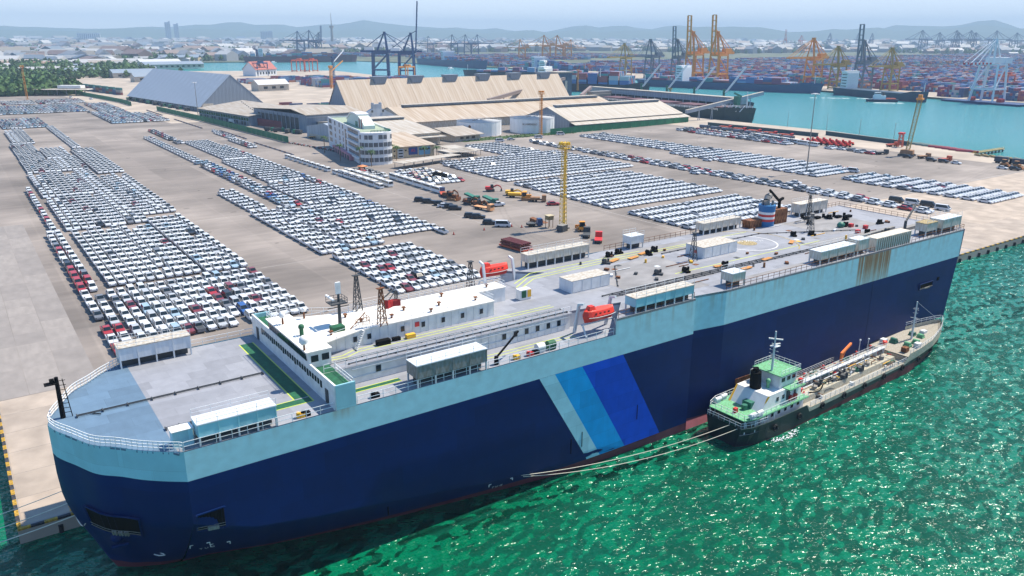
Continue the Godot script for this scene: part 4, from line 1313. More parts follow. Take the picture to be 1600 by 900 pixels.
	for i in 5:
		b = MB.new()
		b.cyl(Vector3(150 + i * 2.6, UPPER, -28.0 + i * 1.1), Vector3(150 + i * 2.6, UPPER + 0.9 + 0.3 * (i % 2), -28.0 + i * 1.1), 0.35, 0.35, 8)
		b.box(Vector3(150 + i * 2.6, UPPER + 0.3, -26.8 + i * 1.1), Vector3(1.6, 0.6, 1.0))
		wpart("mooring_gear", b, M.black, ship)
	# foremast and bow locker
	b = MB.new()
	b.cyl(Vector3(-9.9, DECK - 0.1, -17.2), Vector3(-9.9, DECK + 5.3, -17.2), 0.3, 0.22, 8)
	b.bar(Vector3(-8.9, DECK, -17.0), Vector3(-9.3, DECK + 5.0, -17.1), 0.09)
	for i in 8: b.bar(Vector3(-9.8, DECK + 0.6 + i * 0.6, -17.2), Vector3(-9.0, DECK + 0.6 + i * 0.6, -17.05), 0.06)
	b.box(Vector3(-10.6, DECK + 4.6, -17.2), Vector3(1.3, 0.1, 1.0))
	b.box(Vector3(-10.4, DECK + 4.9, -17.2), Vector3(0.5, 0.5, 0.5))
	b.bar(Vector3(-7.0, DECK + 0.1, -16.4), Vector3(-6.0, DECK + 0.1, -15.4), 0.1)
	wpart("foremast", b, M.black, ship)
	b = MB.new()
	b.frustum(Vector3(0.4, DECK + 0.95, -2.2), Vector3(2.2, 2.0, 1.5), Vector2(2.2, 1.5))
	var lk := wpart("bow_locker", b, M.turq, ship)
	b = MB.new()
	b.box(Vector3(0.4, DECK + 1.98, -2.2), Vector3(2.4, 0.08, 1.7))
	wpart("locker_lid", b, M.white, lk)
	b = MB.new()
	b.box(Vector3(2.4, DECK + 0.4, -3.4), Vector3(0.9, 0.8, 0.7))
	wpart("deck_box", b, M.yellowline, ship)
	# black derrick and drums by the passage
	b = MB.new()
	b.cyl(Vector3(42.6, DECK, -0.9), Vector3(42.6, DECK + 1.2, -0.9), 0.35, 0.3, 8)
	b.bar(Vector3(42.6, DECK + 1.0, -0.9), Vector3(47.6, DECK + 3.4, -2.6), 0.22)
	wpart("derrick", b, M.black, ship)
	for q in [[50.6, M.white], [52.6, M.green]]:
		b = MB.new()
		b.cyl(Vector3(q[0] - 0.7, DECK + 0.7, -1.2), Vector3(q[0] + 0.6, DECK + 0.7, -1.2), 0.62, 0.62, 12)
		b.box(Vector3(q[0], DECK + 0.15, -1.2), Vector3(1.2, 0.3, 1.0))
		wpart("life_raft_drum" if q[1] == M.white else "hose_drum", b, q[1], ship)
	for q in [[45.8, M.yellow], [48.2, M.red], [49.2, M.black], [23.5, M.black], [14.2, M.black], [13.6, M.yellow]]:
		b = MB.new()
		b.cyl(Vector3(q[0], DECK, -0.9), Vector3(q[0], DECK + 0.7, -0.9), 0.3, 0.3, 8)
		b.box(Vector3(q[0] + 0.5, DECK + 0.25, -0.9), Vector3(0.7, 0.5, 0.6))
		wpart("bollard", b, q[1], ship)
	# davits for the two lifeboats
	for z in [-2.9, -31.4]:
		b = MB.new()
		for x in [59.8, 66.3]:
			b.bar(Vector3(x, DECK, z - signf(z + 16) * 1.6), Vector3(x, DECK + 5.0, z - signf(z + 16) * 0.6), 0.45, 0.35)
			b.bar(Vector3(x, DECK + 4.9, z - signf(z + 16) * 0.6), Vector3(x, DECK + 5.2, z + signf(z + 16) * 0.5), 0.35)
			b.bar(Vector3(x, DECK, z + signf(z + 16) * 1.3), Vector3(x, DECK + 1.6, z + signf(z + 16) * 0.4), 0.2)
		b.bar(Vector3(59.8, DECK + 1.6, z), Vector3(66.3, DECK + 1.6, z), 0.2)
		wpart("lifeboat_davit", b, M.hullwhite, ship)
	liferaft_boat(Vector3(63.0, DECK + 2.0, -2.6), 0.0, "orange lifeboat in davits on the water side of the car carrier")
	liferaft_boat(Vector3(62.6, DECK + 2.2, -31.4), 0.0, "orange lifeboat in davits on the quay side of the car carrier")

func line(b: MB, p: Array, q: Array, w: float, y: float) -> void:
	var a := Vector3(p[0], y, p[1])
	var c := Vector3(q[0], y, q[1])
	var s := (c - a).cross(Vector3.UP).normalized() * w / 2
	b.quad(a + s, c + s, c - s, a - s)

func recess(ship: Node3D, s0: float, s1: float, y0: float, y1: float) -> void:
	# a mooring opening in the port bow: black sheet over the shell for the shade inside, frame, rail and rollers
	var n := 8
	var back := MB.new()
	var frame := MB.new()
	var rl := MB.new()
	for i in n:
		var a := lerpf(s0, s1, float(i) / n)
		var c := lerpf(s0, s1, float(i + 1) / n)
		var p := [hull_point(a, y0, 1), hull_point(c, y0, 1), hull_point(c, y1, 1), hull_point(a, y1, 1)]
		var m: Vector3 = (p[1] - p[0]).cross(p[3] - p[0]).normalized()
		back.quad(p[0] + m * 0.22, p[1] + m * 0.22, p[2] + m * 0.22, p[3] + m * 0.22)
		frame.bar(p[0] + m * 0.26, p[1] + m * 0.26, 0.16)
		frame.bar(p[3] + m * 0.26, p[2] + m * 0.26, 0.16)
		if i == 0: frame.bar(p[0] + m * 0.26, p[3] + m * 0.26, 0.2)
		if i == n - 1: frame.bar(p[1] + m * 0.26, p[2] + m * 0.26, 0.2)
		for k in [0.12, 0.24]: rl.bar(p[0].lerp(p[3], k) + m * 0.34, p[1].lerp(p[2], k) + m * 0.34, 0.05)
		if i > 2 and i < 6:
			for k in 2: rl.cyl(p[0].lerp(p[1], 0.25 + k * 0.5) + m * 0.34, p[0].lerp(p[1], 0.25 + k * 0.5).lerp(p[3], 0.18) + m * 0.34, 0.14, 0.14, 8)
	var o := wpart("mooring_opening", back, M.black, ship)
	wpart("opening_frame", frame, M.navy, o)
	wpart("rollers", rl, M.grey, o)

func hull_gear(ship: Node3D) -> void:
	recess(ship, 0.17, 0.58, 9.4, 13.0)
	recess(ship, 1.5, 4.6, 11.1, 13.8)
	recess(ship, 155.8, 161.2, 12.8, 14.1)
	var b := MB.new()
	b.box(Vector3(162.8, 14.1, 0.05), Vector3(0.9, 0.8, 0.1))
	wpart("porthole", b, M.black, ship)
	# anchor in its pocket
	b = MB.new()
	var p := hull_point(0.33, 8.2, 1.0)
	b.ball(p, Vector3(0.9, 0.8, 0.5))
	b.bar(p + Vector3(-0.9, -0.9, 0.3), p + Vector3(1.0, -0.9, 0.5), 0.3)
	wpart("anchor", b, M.navy, ship)
	# white marks near the waterline
	b = MB.new()
	for q in [[1.2, 6.1], [3.6, 5.2]]:
		for k in [-1, 1]:
			var c := hull_point(1.0 + q[0] + 1.1 * k, q[1] + 0.7, 1) + Vector3(0, 0, 0.06)
			b.bar(c, c + Vector3(-0.4 * k, 0.02, 0.0), 0.09)
			b.bar(c, c + Vector3(0, -0.4, -0.1), 0.09)
	for q in [[41.0, 3.1], [45.0, 3.1]]:
		var c := hull_point(1.0 + q[0], q[1], 1) + Vector3(0, 0, 0.06)
		b.bar(c, c + Vector3(0.4 if q[0] < 43 else -0.4, 0, 0), 0.1)
		b.bar(c, c + Vector3(0, -0.4, -0.05), 0.1)
	var c0 := hull_point(0.62, 4.2, 1) + Vector3(-0.03, 0, 0.06)
	b.bar(c0, c0 + Vector3(0.5, -0.1, 0.5), 0.1)
	b.bar(c0 + Vector3(0.5, -0.1, 0.5), c0 + Vector3(1.1, 0.05, 1.0), 0.1)
	b.bar(c0 + Vector3(0.5, 0.5, 0.6), c0 + Vector3(1.0, 0.2, 1.0), 0.09)
	wpart("hull_marks", b, M.white_line, ship)
	for q in [[1.3, 5.0], [41.9, 1.9]]:
		var tm := TextMesh.new()
		var sf := SystemFont.new()
		sf.font_names = PackedStringArray(["Droid Sans"])
		tm.font = sf
		tm.text = "T U G"
		tm.font_size = 48
		tm.pixel_size = 0.016
		tm.depth = 0.02
		var tx := piece("hull_lettering", tm, M.white_line, ship)
		var at := hull_point(1.0 + q[0], q[1], 1)
		var dx := (hull_point(2.0 + q[0], q[1], 1) - at).normalized()
		var dy := (hull_point(1.0 + q[0], q[1] + 0.5, 1) - at).normalized()
		var dz := dx.cross(dy).normalized()
		tx.transform = inv_of(ship) * Transform3D(Basis(dx, dz.cross(dx), dz), at + dz * 0.05 + dx * 1.0)
	# side door scars and streak plates
	b = MB.new()
	for q in [[94.5, 6.2, 8.0, 0.9], [103.0, 7.4, 2.6, 1.2]]: b.box(Vector3(q[0] + q[2] / 2, q[1], 0.05), Vector3(q[2], q[3], 0.1), 0)
	wpart("rubbing_plate", b, M.rusty, ship)
	b = MB.new()
	for q in [[56.0, 5.0], [58.2, 5.6], [70.0, 7.0], [25.0, 4.9]]: b.box(hull_point(1.0 + q[0], q[1], 1), Vector3(0.12, 2.6, 0.16))
	wpart("ladder_recess", b, M.black, ship)
# ---------------------------------------------------------------- the bunker tanker alongside
func tanker_half(x: float, y: float) -> float:
	var w := curve([[0.0, 3.6], [2.0, 4.3], [6.0, 4.7], [58.0, 4.7], [65.0, 4.1], [71.0, 2.7], [75.0, 1.2], [77.0, 0.05]], x)
	var lo := curve([[0.0, 2.6], [3.0, 4.0], [8.0, 4.7], [54.0, 4.7], [62.0, 3.2], [69.0, 1.4], [74.0, 0.05], [77.0, 0.03]], x)
	return lerpf(lo, w, clampf(y / 3.2, 0, 1))

func tanker_top(x: float) -> float:
	return curve([[0.0, 3.7], [17.5, 3.5], [18.5, 2.7], [52.0, 2.7], [54.0, 4.3], [70.0, 4.9], [77.0, 5.6]], x)

func tanker() -> void:
	var t := thing("bunker_tanker", "small black and red tanker with green deckhouse tied alongside the car carrier", "ship", Vector3(84.4, 0, 6.3), 0.042)
	var xs := [0.0, 2.0, 4.0, 6.0, 10.0, 14.0, 17.5, 18.5, 24.0, 32.0, 40.0, 48.0, 52.0, 54.0, 58.0, 62.0, 65.0, 68.0, 71.0, 73.0, 75.0, 76.2, 77.0]
	var red := MB.new()
	var blk := MB.new()
	var cre := MB.new()
	for s in [-1.0, 1.0]:
		for i in xs.size() - 1:
			var a: float = xs[i]
			var c: float = xs[i + 1]
			var k0 := curve([[0.0, 0.0], [18.0, 0.3], [30.0, 0.9], [50.0, 1.7], [77.0, 2.4]], a)
			var k1 := curve([[0.0, 0.0], [18.0, 0.3], [30.0, 0.9], [50.0, 1.7], [77.0, 2.4]], c)
			var m0 := minf(tanker_top(a) - 0.1, curve([[0.0, 3.6], [17.5, 3.4], [18.5, 1.9], [52.0, 2.2], [54.0, 2.6], [77.0, 3.6]], a))
			var m1 := minf(tanker_top(c) - 0.1, curve([[0.0, 3.6], [17.5, 3.4], [18.5, 1.9], [52.0, 2.2], [54.0, 2.6], [77.0, 3.6]], c))
			for q in [[red, -1.5, k0, -1.5, k1], [blk, k0, m0, k1, m1], [cre, m0, tanker_top(a), m1, tanker_top(c)]]:
				var p := Vector3(a, q[1], s * tanker_half(a, q[1]))
				var r := Vector3(c, q[3], s * tanker_half(c, q[3]))
				var u := Vector3(c, q[4], s * tanker_half(c, q[4]))
				var w := Vector3(a, q[2], s * tanker_half(a, q[2]))
				if s > 0: q[0].quad(p, r, u, w)
				else: q[0].quad(r, p, w, u)
	blk.quad(Vector3(0, -1.5, -2.4), Vector3(0, -1.5, 2.4), Vector3(0, 3.7, 3.6), Vector3(0, 3.7, -3.6))
	part("boot_stripe", red, mat(0.2, 0.03, 0.04, 0.7, 0, T.dirt, Vector3(0.4, 0.3, 0.4)), t)
	part("hull", blk, mat(0.012, 0.02, 0.03, 0.45, 0, T.soft, Vector3(0.3, 0.1, 0.3)), t)
	part("bulwark", cre, mat(0.58, 0.58, 0.5, 0.6, 0, T.rustlight, Vector3(0.4, 0.2, 0.4)), t)
	var d := MB.new()
	for i in xs.size() - 1:
		var a: float = xs[i]
		var c: float = xs[i + 1]
		var lv0 := 2.4 if a < 53 else tanker_top(a) - 0.8
		var lv1 := 2.4 if c <= 54 and a < 53 else tanker_top(c) - 0.8
		d.quad(Vector3(a, lv0, tanker_half(a, 3.2) - 0.1), Vector3(c, lv1, tanker_half(c, 3.2) - 0.1), Vector3(c, lv1, -tanker_half(c, 3.2) + 0.1), Vector3(a, lv0, -tanker_half(a, 3.2) + 0.1))
	d.quad(Vector3(53.6, 2.4, -4.6), Vector3(53.6, 2.4, 4.6), Vector3(53.6, 3.5, 4.6), Vector3(53.6, 3.5, -4.6))
	part("main_deck", d, mat(0.42, 0.425, 0.4, 0.8, 0, T.rustlight, Vector3(0.4, 0.4, 0.4)), t)
	d = MB.new()
	d.frustum(Vector3(35.5, 2.95, 0), Vector3(33.5, 1.1, 5.6), Vector2(32.9, 5.2))
	part("cargo_trunk", d, mat(0.5, 0.51, 0.45, 0.7, 0, T.rustlight, Vector3(0.3, 0.3, 0.3)), t)
	# pipes and walkway over the trunk
	for k in 5:
		d = MB.new()
		var z := -1.6 + k * 0.55
		d.tube([Vector3(20, 3.9, z), Vector3(30 + k, 3.9, z), Vector3(31 + k, 4.1, z), Vector3(46, 4.1, z)], 0.1)
		part("cargo_pipe", d, M.grey if k % 2 else M.hullwhite, t)
	for x in [24.5, 31.0, 37.5, 43.0, 48.5]:
		d = MB.new()
		d.cyl(Vector3(x, 3.5, 1.6), Vector3(x, 4.1, 1.6), 0.5, 0.5, 10)
		d.cyl(Vector3(x, 4.1, 1.6), Vector3(x, 4.2, 1.6), 0.58, 0.58, 10)
		d.bar(Vector3(x - 0.4, 4.2, 1.6), Vector3(x - 0.4, 4.9, 1.6), 0.12)
		part("tank_hatch", d, M.grey, t)
		d = MB.new()
		d.cyl(Vector3(x + 2.4, 3.5, -2.2), Vector3(x + 2.4, 4.5, -2.2), 0.14, 0.14, 6)
		d.ball(Vector3(x + 2.4, 4.6, -2.2), Vector3(0.28, 0.22, 0.28))
		part("vent_head", d, M.red, t)
	d = MB.new()
	d.box(Vector3(36, 4.7, -0.1), Vector3(33, 0.08, 0.9))
	for i in 12: d.box(Vector3(20 + i * 2.9, 4.1, -0.1), Vector3(0.1, 1.2, 0.8))
	d.rail([Vector3(19.6, 4.7, -0.5), Vector3(52.4, 4.7, -0.5)], 1.0, 1.8, 0.05)
	d.rail([Vector3(19.6, 4.7, 0.35), Vector3(52.4, 4.7, 0.35)], 1.0, 1.8, 0.05)
	part("catwalk", d, M.hullwhite, t)
	for q in [[26.5, 0.9, 0.5], [28.0, -1.0, 0.9], [33.5, 2.1, 0.3], [34.8, 0.8, 1.2], [39.5, 2.0, 0.7], [41.0, -2.0, 0.4]]:
		d = MB.new()
		d.box(Vector3(q[0], 3.9, q[1]), Vector3(1.3, 0.8, 0.9), q[2])
		d.cyl(Vector3(q[0] + 0.3, 3.6, q[1] + 0.5), Vector3(q[0] + 0.3, 4.8, q[1] + 0.5), 0.25, 0.25, 7)
		part("pump_unit", d, M.dark if q[1] > 0 else M.tankgreen, t)
	# valves, vents, lockers and short pipe runs crowding the trunk and the main deck
	var clutter := [M.grey, M.hullwhite, M.red, M.tankgreen, M.yellow, M.dark, M.rusty, M.hullwhite]
	for i in 84:
		d = MB.new()
		var x := rng.randf_range(20.0, 52.5)
		var z := rng.randf_range(-4.2, 4.2)
		var y := 3.5 if absf(z) < 2.6 else 2.4
		var k := i % 4
		if k == 0:
			d.cyl(Vector3(x, y, z), Vector3(x, y + rng.randf_range(0.5, 1.5), z), 0.12, 0.1, 6)
			d.cyl(Vector3(x - 0.3, y + 0.6, z), Vector3(x + 0.3, y + 0.6, z), 0.16, 0.16, 6)
		elif k == 1: d.box(Vector3(x, y + 0.3, z), Vector3(rng.randf_range(0.4, 1.1), 0.6, rng.randf_range(0.4, 0.8)), rng.randf())
		elif k == 2: d.tube([Vector3(x, y + 0.1, z), Vector3(x, y + 0.7, z), Vector3(x + rng.randf_range(1.0, 3.4), y + 0.7, z), Vector3(x + 3.4, y + 0.1, z)], 0.09, 5)
		else: d.tube([Vector3(x, y + 0.8, z), Vector3(x, y + 0.8, clampf(z + rng.randf_range(-2.5, 2.5), -2.6, 2.6))], 0.1, 5)
		part(["valve", "deck_box", "pipe_run", "cross_pipe"][k], d, clutter[rng.randi() % 8], t)
	# hoses coiled on deck
	for k in 3:
		d = MB.new()
		var pp := []
		for i in 14: pp.append(Vector3(22.0 + i * 0.8 + k * 2.0, 3.62 + 0.05 * k, 2.0 - 0.5 * k + 0.7 * sin(i * 0.55 + k)))
		d.tube(pp, 0.11, 5)
		part("cargo_hose", d, M.black if k != 1 else M.cream, t)
	d = MB.new()
	d.cyl(Vector3(38.4, 3.5, -1.5), Vector3(38.4, 6.4, -1.5), 0.32, 0.28, 8)
	d.bar(Vector3(38.4, 6.2, -1.5), Vector3(43.2, 6.9, -2.4), 0.4, 0.45)
	d.bar(Vector3(38.4, 4.4, -1.5), Vector3(41.0, 6.4, -2.0), 0.16)
	part("hose_crane", d, mat(0.72, 0.17, 0.03, 0.5), t)
	d = MB.new()
	d.box(Vector3(38.2, 4.0, -0.6), Vector3(0.9, 1.1, 0.9))
	part("crane_control", d, M.yellow, t)
	for q in [[46.5, -2.3, 4.2], [42.5, 1.2, 3.0], [50.5, -2.6, 3.4]]:
		d = MB.new()
		d.cyl(Vector3(q[0], 2.6, q[1]), Vector3(q[0], 2.6 + q[2], q[1]), 0.1, 0.07, 6)
		d.ball(Vector3(q[0], 2.7 + q[2], q[1]), Vector3(0.22, 0.25, 0.22), 6, 4)
		part("vent_mast", d, M.hullwhite, t)
	# rails of the main deck
	for s in [-1.0, 1.0]:
		d = MB.new()
		var pr := []
		for x in [18.8, 30.0, 40.0, 53.0]: pr.append(Vector3(x, 2.65, s * 4.6))
		d.rail(pr, 1.05, 1.7, 0.06, 3)
		part("guard_rail", d, M.hullwhite, t)
		d = MB.new()
		pr = []
		for x in [54.0, 58.0, 62.0, 65.0, 68.0, 71.0, 73.5, 75.5, 76.8]: pr.append(Vector3(x, tanker_top(x), s * tanker_half(x, 3.2)))
		d.rail(pr, 0.9, 1.4, 0.06, 2)
		part("bow_rail", d, M.hullwhite, t)
		for i in 9:
			d = MB.new()
			var x := 8.0 + i * 7.2
			for j in 10:
				var e := TAU * j / 10
				var f := TAU * (j + 1) / 10
				d.cyl(Vector3(x + 0.5 * cos(e), 2.0 + 0.5 * sin(e), s * (tanker_half(x, 2.0) + 0.2)), Vector3(x + 0.5 * cos(f), 2.0 + 0.5 * sin(f), s * (tanker_half(x, 2.0) + 0.2)), 0.2, 0.2, 5, false)
			part("tyre_fender", d, M.rubber, t)
	# forecastle
	d = MB.new()
	d.cyl(Vector3(63.8, 3.8, 0), Vector3(63.8, 12.4, 0), 0.24, 0.14, 8)
	d.bar(Vector3(63.8, 8.6, -0.9), Vector3(63.8, 8.6, 0.9), 0.09)
	d.bar(Vector3(63.8, 10.6, -0.6), Vector3(63.8, 10.6, 0.6), 0.08)
	for i in 6: d.bar(Vector3(63.5, 5.4 + i * 1.1, -0.4), Vector3(64.1, 5.4 + i * 1.1, 0.4), 0.07)
	d.bar(Vector3(63.8, 12.3, 0), Vector3(76.0, 5.4, 0), 0.04)
	part("foremast", d, M.hullwhite, t)
	for q in [[59.0, 1.6], [59.0, -1.4], [62.0, 1.9], [66.0, 0.9], [66.0, -0.9]]:
		d = MB.new()
		d.cyl(Vector3(q[0], 4.3, q[1] - 0.6), Vector3(q[0], 4.3, q[1] + 0.6), 0.5, 0.5, 9)
		d.box(Vector3(q[0], 3.9, q[1]), Vector3(1.3, 0.5, 1.4))
		part("anchor_winch", d, M.palegreen if q[1] > 0 else M.tankgreen, t)
	for q in [[56.0, 2.6], [57.0, -2.6], [69.0, 0.0], [60.5, 3.0]]:
		d = MB.new()
		d.box(Vector3(q[0], 4.2, q[1]), Vector3(1.4, 0.9, 1.1))
		part("deck_locker", d, M.rusty if q[1] == 2.6 else M.hullwhite, t)
	d = MB.new()
	d.ball(Vector3(54.6, 4.8, -1.2), Vector3(0.9, 0.5, 0.5))
	part("rescue_float", d, M.orange, t)
	# poop and deckhouse
	d = MB.new()
	d.slab(PackedVector2Array([Vector2(0.6, -3.7), Vector2(3, -4.4), Vector2(18, -4.6), Vector2(18, 4.6), Vector2(3, 4.4), Vector2(0.6, 3.7)]), 4.85, 5.0)
	var poop := part("poop_deck", d, M.palegreen, t)
	d = MB.new()
	for s in [-1.0, 1.0]:
		for x in [0.9, 3.0, 5.5, 8.0]: d.box(Vector3(x, 3.7, s * (curve([[0.0, 3.5], [3.0, 4.3], [9.0, 4.5]], x) - 0.1)), Vector3(0.16, 2.4, 0.16))
	part("poop_posts", d, M.hullwhite, poop)
	d = MB.new()
	d.box(Vector3(11.5, 3.6, 0), Vector3(12.6, 2.5, 7.4))
	var low := part("lower_deckhouse", d, M.white, t)
	for s in [-1.0, 1.0]:
		for i in 6:
			d = MB.new()
			d.box(Vector3(6.6 + i * 1.9, 3.9, s * 3.71), Vector3(0.7, 0.7, 0.08))
			part("window", d, M.glass, low)
	d = MB.new()
	d.hexa([Vector3(5.4, 5.0, 3.5), Vector3(17.0, 5.0, 3.5), Vector3(17.0, 5.0, -3.5), Vector3(5.4, 5.0, -3.5), Vector3(7.4, 7.5, 3.3), Vector3(17.0, 7.5, 3.3), Vector3(17.0, 7.5, -3.3), Vector3(7.4, 7.5, -3.3)])
	var mid := part("middle_deckhouse", d, M.white, t)
	for s in [-1.0, 1.0]:
		for i in 4:
			d = MB.new()
			d.box(Vector3(10.0 + i * 1.7, 6.3, s * 3.42), Vector3(0.6, 0.7, 0.1))
			part("window", d, M.glass, mid)
	d = MB.new()
	d.box(Vector3(13.0, 6.2, 3.44), Vector3(0.9, 1.8, 0.1))
	part("door", d, M.dark, mid)
	d = MB.new()
	d.hexa([Vector3(11.4, 7.5, 2.6), Vector3(16.2, 7.5, 2.6), Vector3(16.2, 7.5, -2.6), Vector3(11.4, 7.5, -2.6), Vector3(11.4, 9.9, 2.6), Vector3(16.6, 9.9, 2.6), Vector3(16.6, 9.9, -2.6), Vector3(11.4, 9.9, -2.6)])
	var brg := part("wheelhouse", d, M.white, t)
	d = MB.new()
	d.box(Vector3(14.1, 9.98, 0), Vector3(6.0, 0.14, 6.0))
	part("roof", d, M.palegreen, brg)
	for i in 5:
		d = MB.new()
		d.box(Vector3(16.42, 9.0, -2.0 + i), Vector3(0.12, 0.8, 0.8))
		part("window", d, M.glass, brg)
	for s in [-1.0, 1.0]:
		for x in [12.4, 14.0, 15.5]:
			d = MB.new()
			d.box(Vector3(x, 9.0, s * 2.62), Vector3(0.9, 0.75, 0.08))
			part("window", d, M.glass, brg)
	d = MB.new()
	d.box(Vector3(14.6, 7.58, 0), Vector3(4.6, 0.14, 8.6))
	part("wing_deck", d, M.palegreen, mid)
	d = MB.new()
	d.rail([Vector3(12.4, 7.65, 4.2), Vector3(16.8, 7.65, 4.2), Vector3(16.8, 7.65, -4.2), Vector3(12.4, 7.65, -4.2)], 1.0, 1.1, 0.06)
	d.rail([Vector3(11.4, 10.05, 2.8), Vector3(17.0, 10.05, 2.8), Vector3(17.0, 10.05, -2.8), Vector3(11.4, 10.05, -2.8)], 0.9, 1.1, 0.05)
	d.rail([Vector3(0.7, 5.0, 3.6), Vector3(3, 5.0, 4.35), Vector3(17.8, 5.0, 4.5)], 1.0, 1.3, 0.06)
	d.rail([Vector3(17.8, 5.0, -4.5), Vector3(3, 5.0, -4.35), Vector3(0.7, 5.0, -3.6), Vector3(0.7, 5.0, 3.6)], 1.0, 1.3, 0.06)
	d.rail([Vector3(0.1, 3.7, 3.5), Vector3(2.0, 3.7, 4.2), Vector3(6, 3.7, 4.6)], 0.9, 1.2, 0.06)
	d.rail([Vector3(0.1, 3.7, -3.5), Vector3(0.1, 3.7, 3.5)], 0.9, 1.2, 0.06)
	part("guard_rail", d, M.rail, t)
	d = MB.new()
	d.cyl(Vector3(8.9, 5.0, -0.4), Vector3(8.5, 10.6, -0.4), 1.05, 0.95, 14)
	d.cyl(Vector3(8.5, 10.6, -0.4), Vector3(8.4, 11.3, -0.4), 0.5, 0.5, 10)
	part("funnel", d, M.black, t)
	for q in [[10.4, 1.0], [10.2, -2.1]]:
		d = MB.new()
		d.cyl(Vector3(q[0], 7.4, q[1]), Vector3(q[0], 8.6, q[1]), 0.3, 0.3, 8)
		d.ball(Vector3(q[0], 8.8, q[1]), Vector3(0.5, 0.45, 0.5))
		part("ventilator", d, M.palegreen, t)
	d = MB.new()
	d.cyl(Vector3(12.3, 9.9, 0.2), Vector3(12.3, 17.4, 0.2), 0.22, 0.14, 8)
	d.box(Vector3(12.5, 14.6, 0.2), Vector3(1.5, 0.1, 1.2))
	for i in 5: d.bar(Vector3(12.3, 11.0 + i * 0.7, -0.7), Vector3(12.3, 11.0 + i * 0.7, 1.1), 0.07)
	d.bar(Vector3(11.5, 14.6, 0.2), Vector3(11.5, 15.6, 0.2), 0.06)
	var ms := part("signal_mast", d, M.hullwhite, t)
	d = MB.new()
	d.box(Vector3(12.5, 15.9, 0.2), Vector3(0.25, 0.2, 2.4), 0.6)
	d.box(Vector3(12.8, 14.9, 0.2), Vector3(0.2, 0.18, 1.6), 1.2)
	part("radar_scanner", d, M.white, ms)
	for q in [[2.6, 4.2], [4.4, 4.3], [3.0, -3.4], [4.8, -3.6]]:
		d = MB.new()
		d.cyl(Vector3(q[0] - 0.7, 5.6, q[1] - 0.4), Vector3(q[0] + 0.7, 5.6, q[1] - 0.4), 0.4, 0.4, 10)
		d.box(Vector3(q[0], 5.15, q[1] - 0.4), Vector3(1.0, 0.3, 0.7))
		part("life_raft_drum", d, M.hullwhite, t)
	for q in [[15.0, 3.6, 5.6], [16.4, 3.5, 8.1], [17.4, -1.0, 5.4], [2.2, 0.6, 5.4], [17.6, 2.6, 5.5], [13.6, 3.55, 5.6]]:
		d = MB.new()
		d.box(Vector3(q[0], q[2], q[1]), Vector3(0.7, 0.9, 0.6))
		part("fire_box", d, M.red, t)
	d = MB.new()
	d.box(Vector3(6.0, 5.6, 0.6), Vector3(1.6, 1.1, 1.8))
	d.cyl(Vector3(4.4, 5.0, 0.8), Vector3(4.4, 5.9, 0.8), 0.5, 0.5, 8)
	d.box(Vector3(2.2, 2.9, 0), Vector3(1.8, 0.9, 2.4))
	part("stern_winch", d, M.tankgreen, t)
	d = MB.new()
	d.bar(Vector3(5.6, 5.0, 3.0), Vector3(7.4, 7.5, 3.4), 0.3, 0.12)
	d.bar(Vector3(5.2, 5.0, -3.0), Vector3(7.4, 7.5, -3.2), 0.3, 0.12)
	part("stair", d, M.yellow, t)
	# foam where cooling water leaves the side
	d = MB.new()
	for i in 90:
		var e := rng.randf()
		d.frustum(Vector3(7.0 + e * 7.0 + rng.randf_range(-0.8, 0.8), 0.14, 5.3 + 1.5 * sin(e * 3.0) * rng.randf() + rng.randf_range(-0.3, 0.3)), Vector3(rng.randf_range(0.12, 0.5), 0.06, rng.randf_range(0.05, 0.16)), Vector2(0.06, 0.03), rng.randf_range(-0.5, 0.5))
	var fo := part("wash_foam", d, mat(0.8, 0.85, 0.85, 0.8), self)
	fo.transform = t.transform
	tag(fo, "white wash foam on the water beside the tanker stern", "foam")
	stuff(fo)

func rope_thing(label: String, a: Vector3, b: Vector3, sag: float, r := 0.055) -> void:
	var d := MB.new()
	var p := []
	for i in 15:
		var e := i / 14.0
		p.append(a.lerp(b, e) - Vector3(0, sag * 4.0 * e * (1.0 - e), 0) - a)
	d.tube(p, r, 5)
	var o := part("mooring_rope", d, M.rope, self, a)
	tag(o, label, "rope", "mooring ropes")

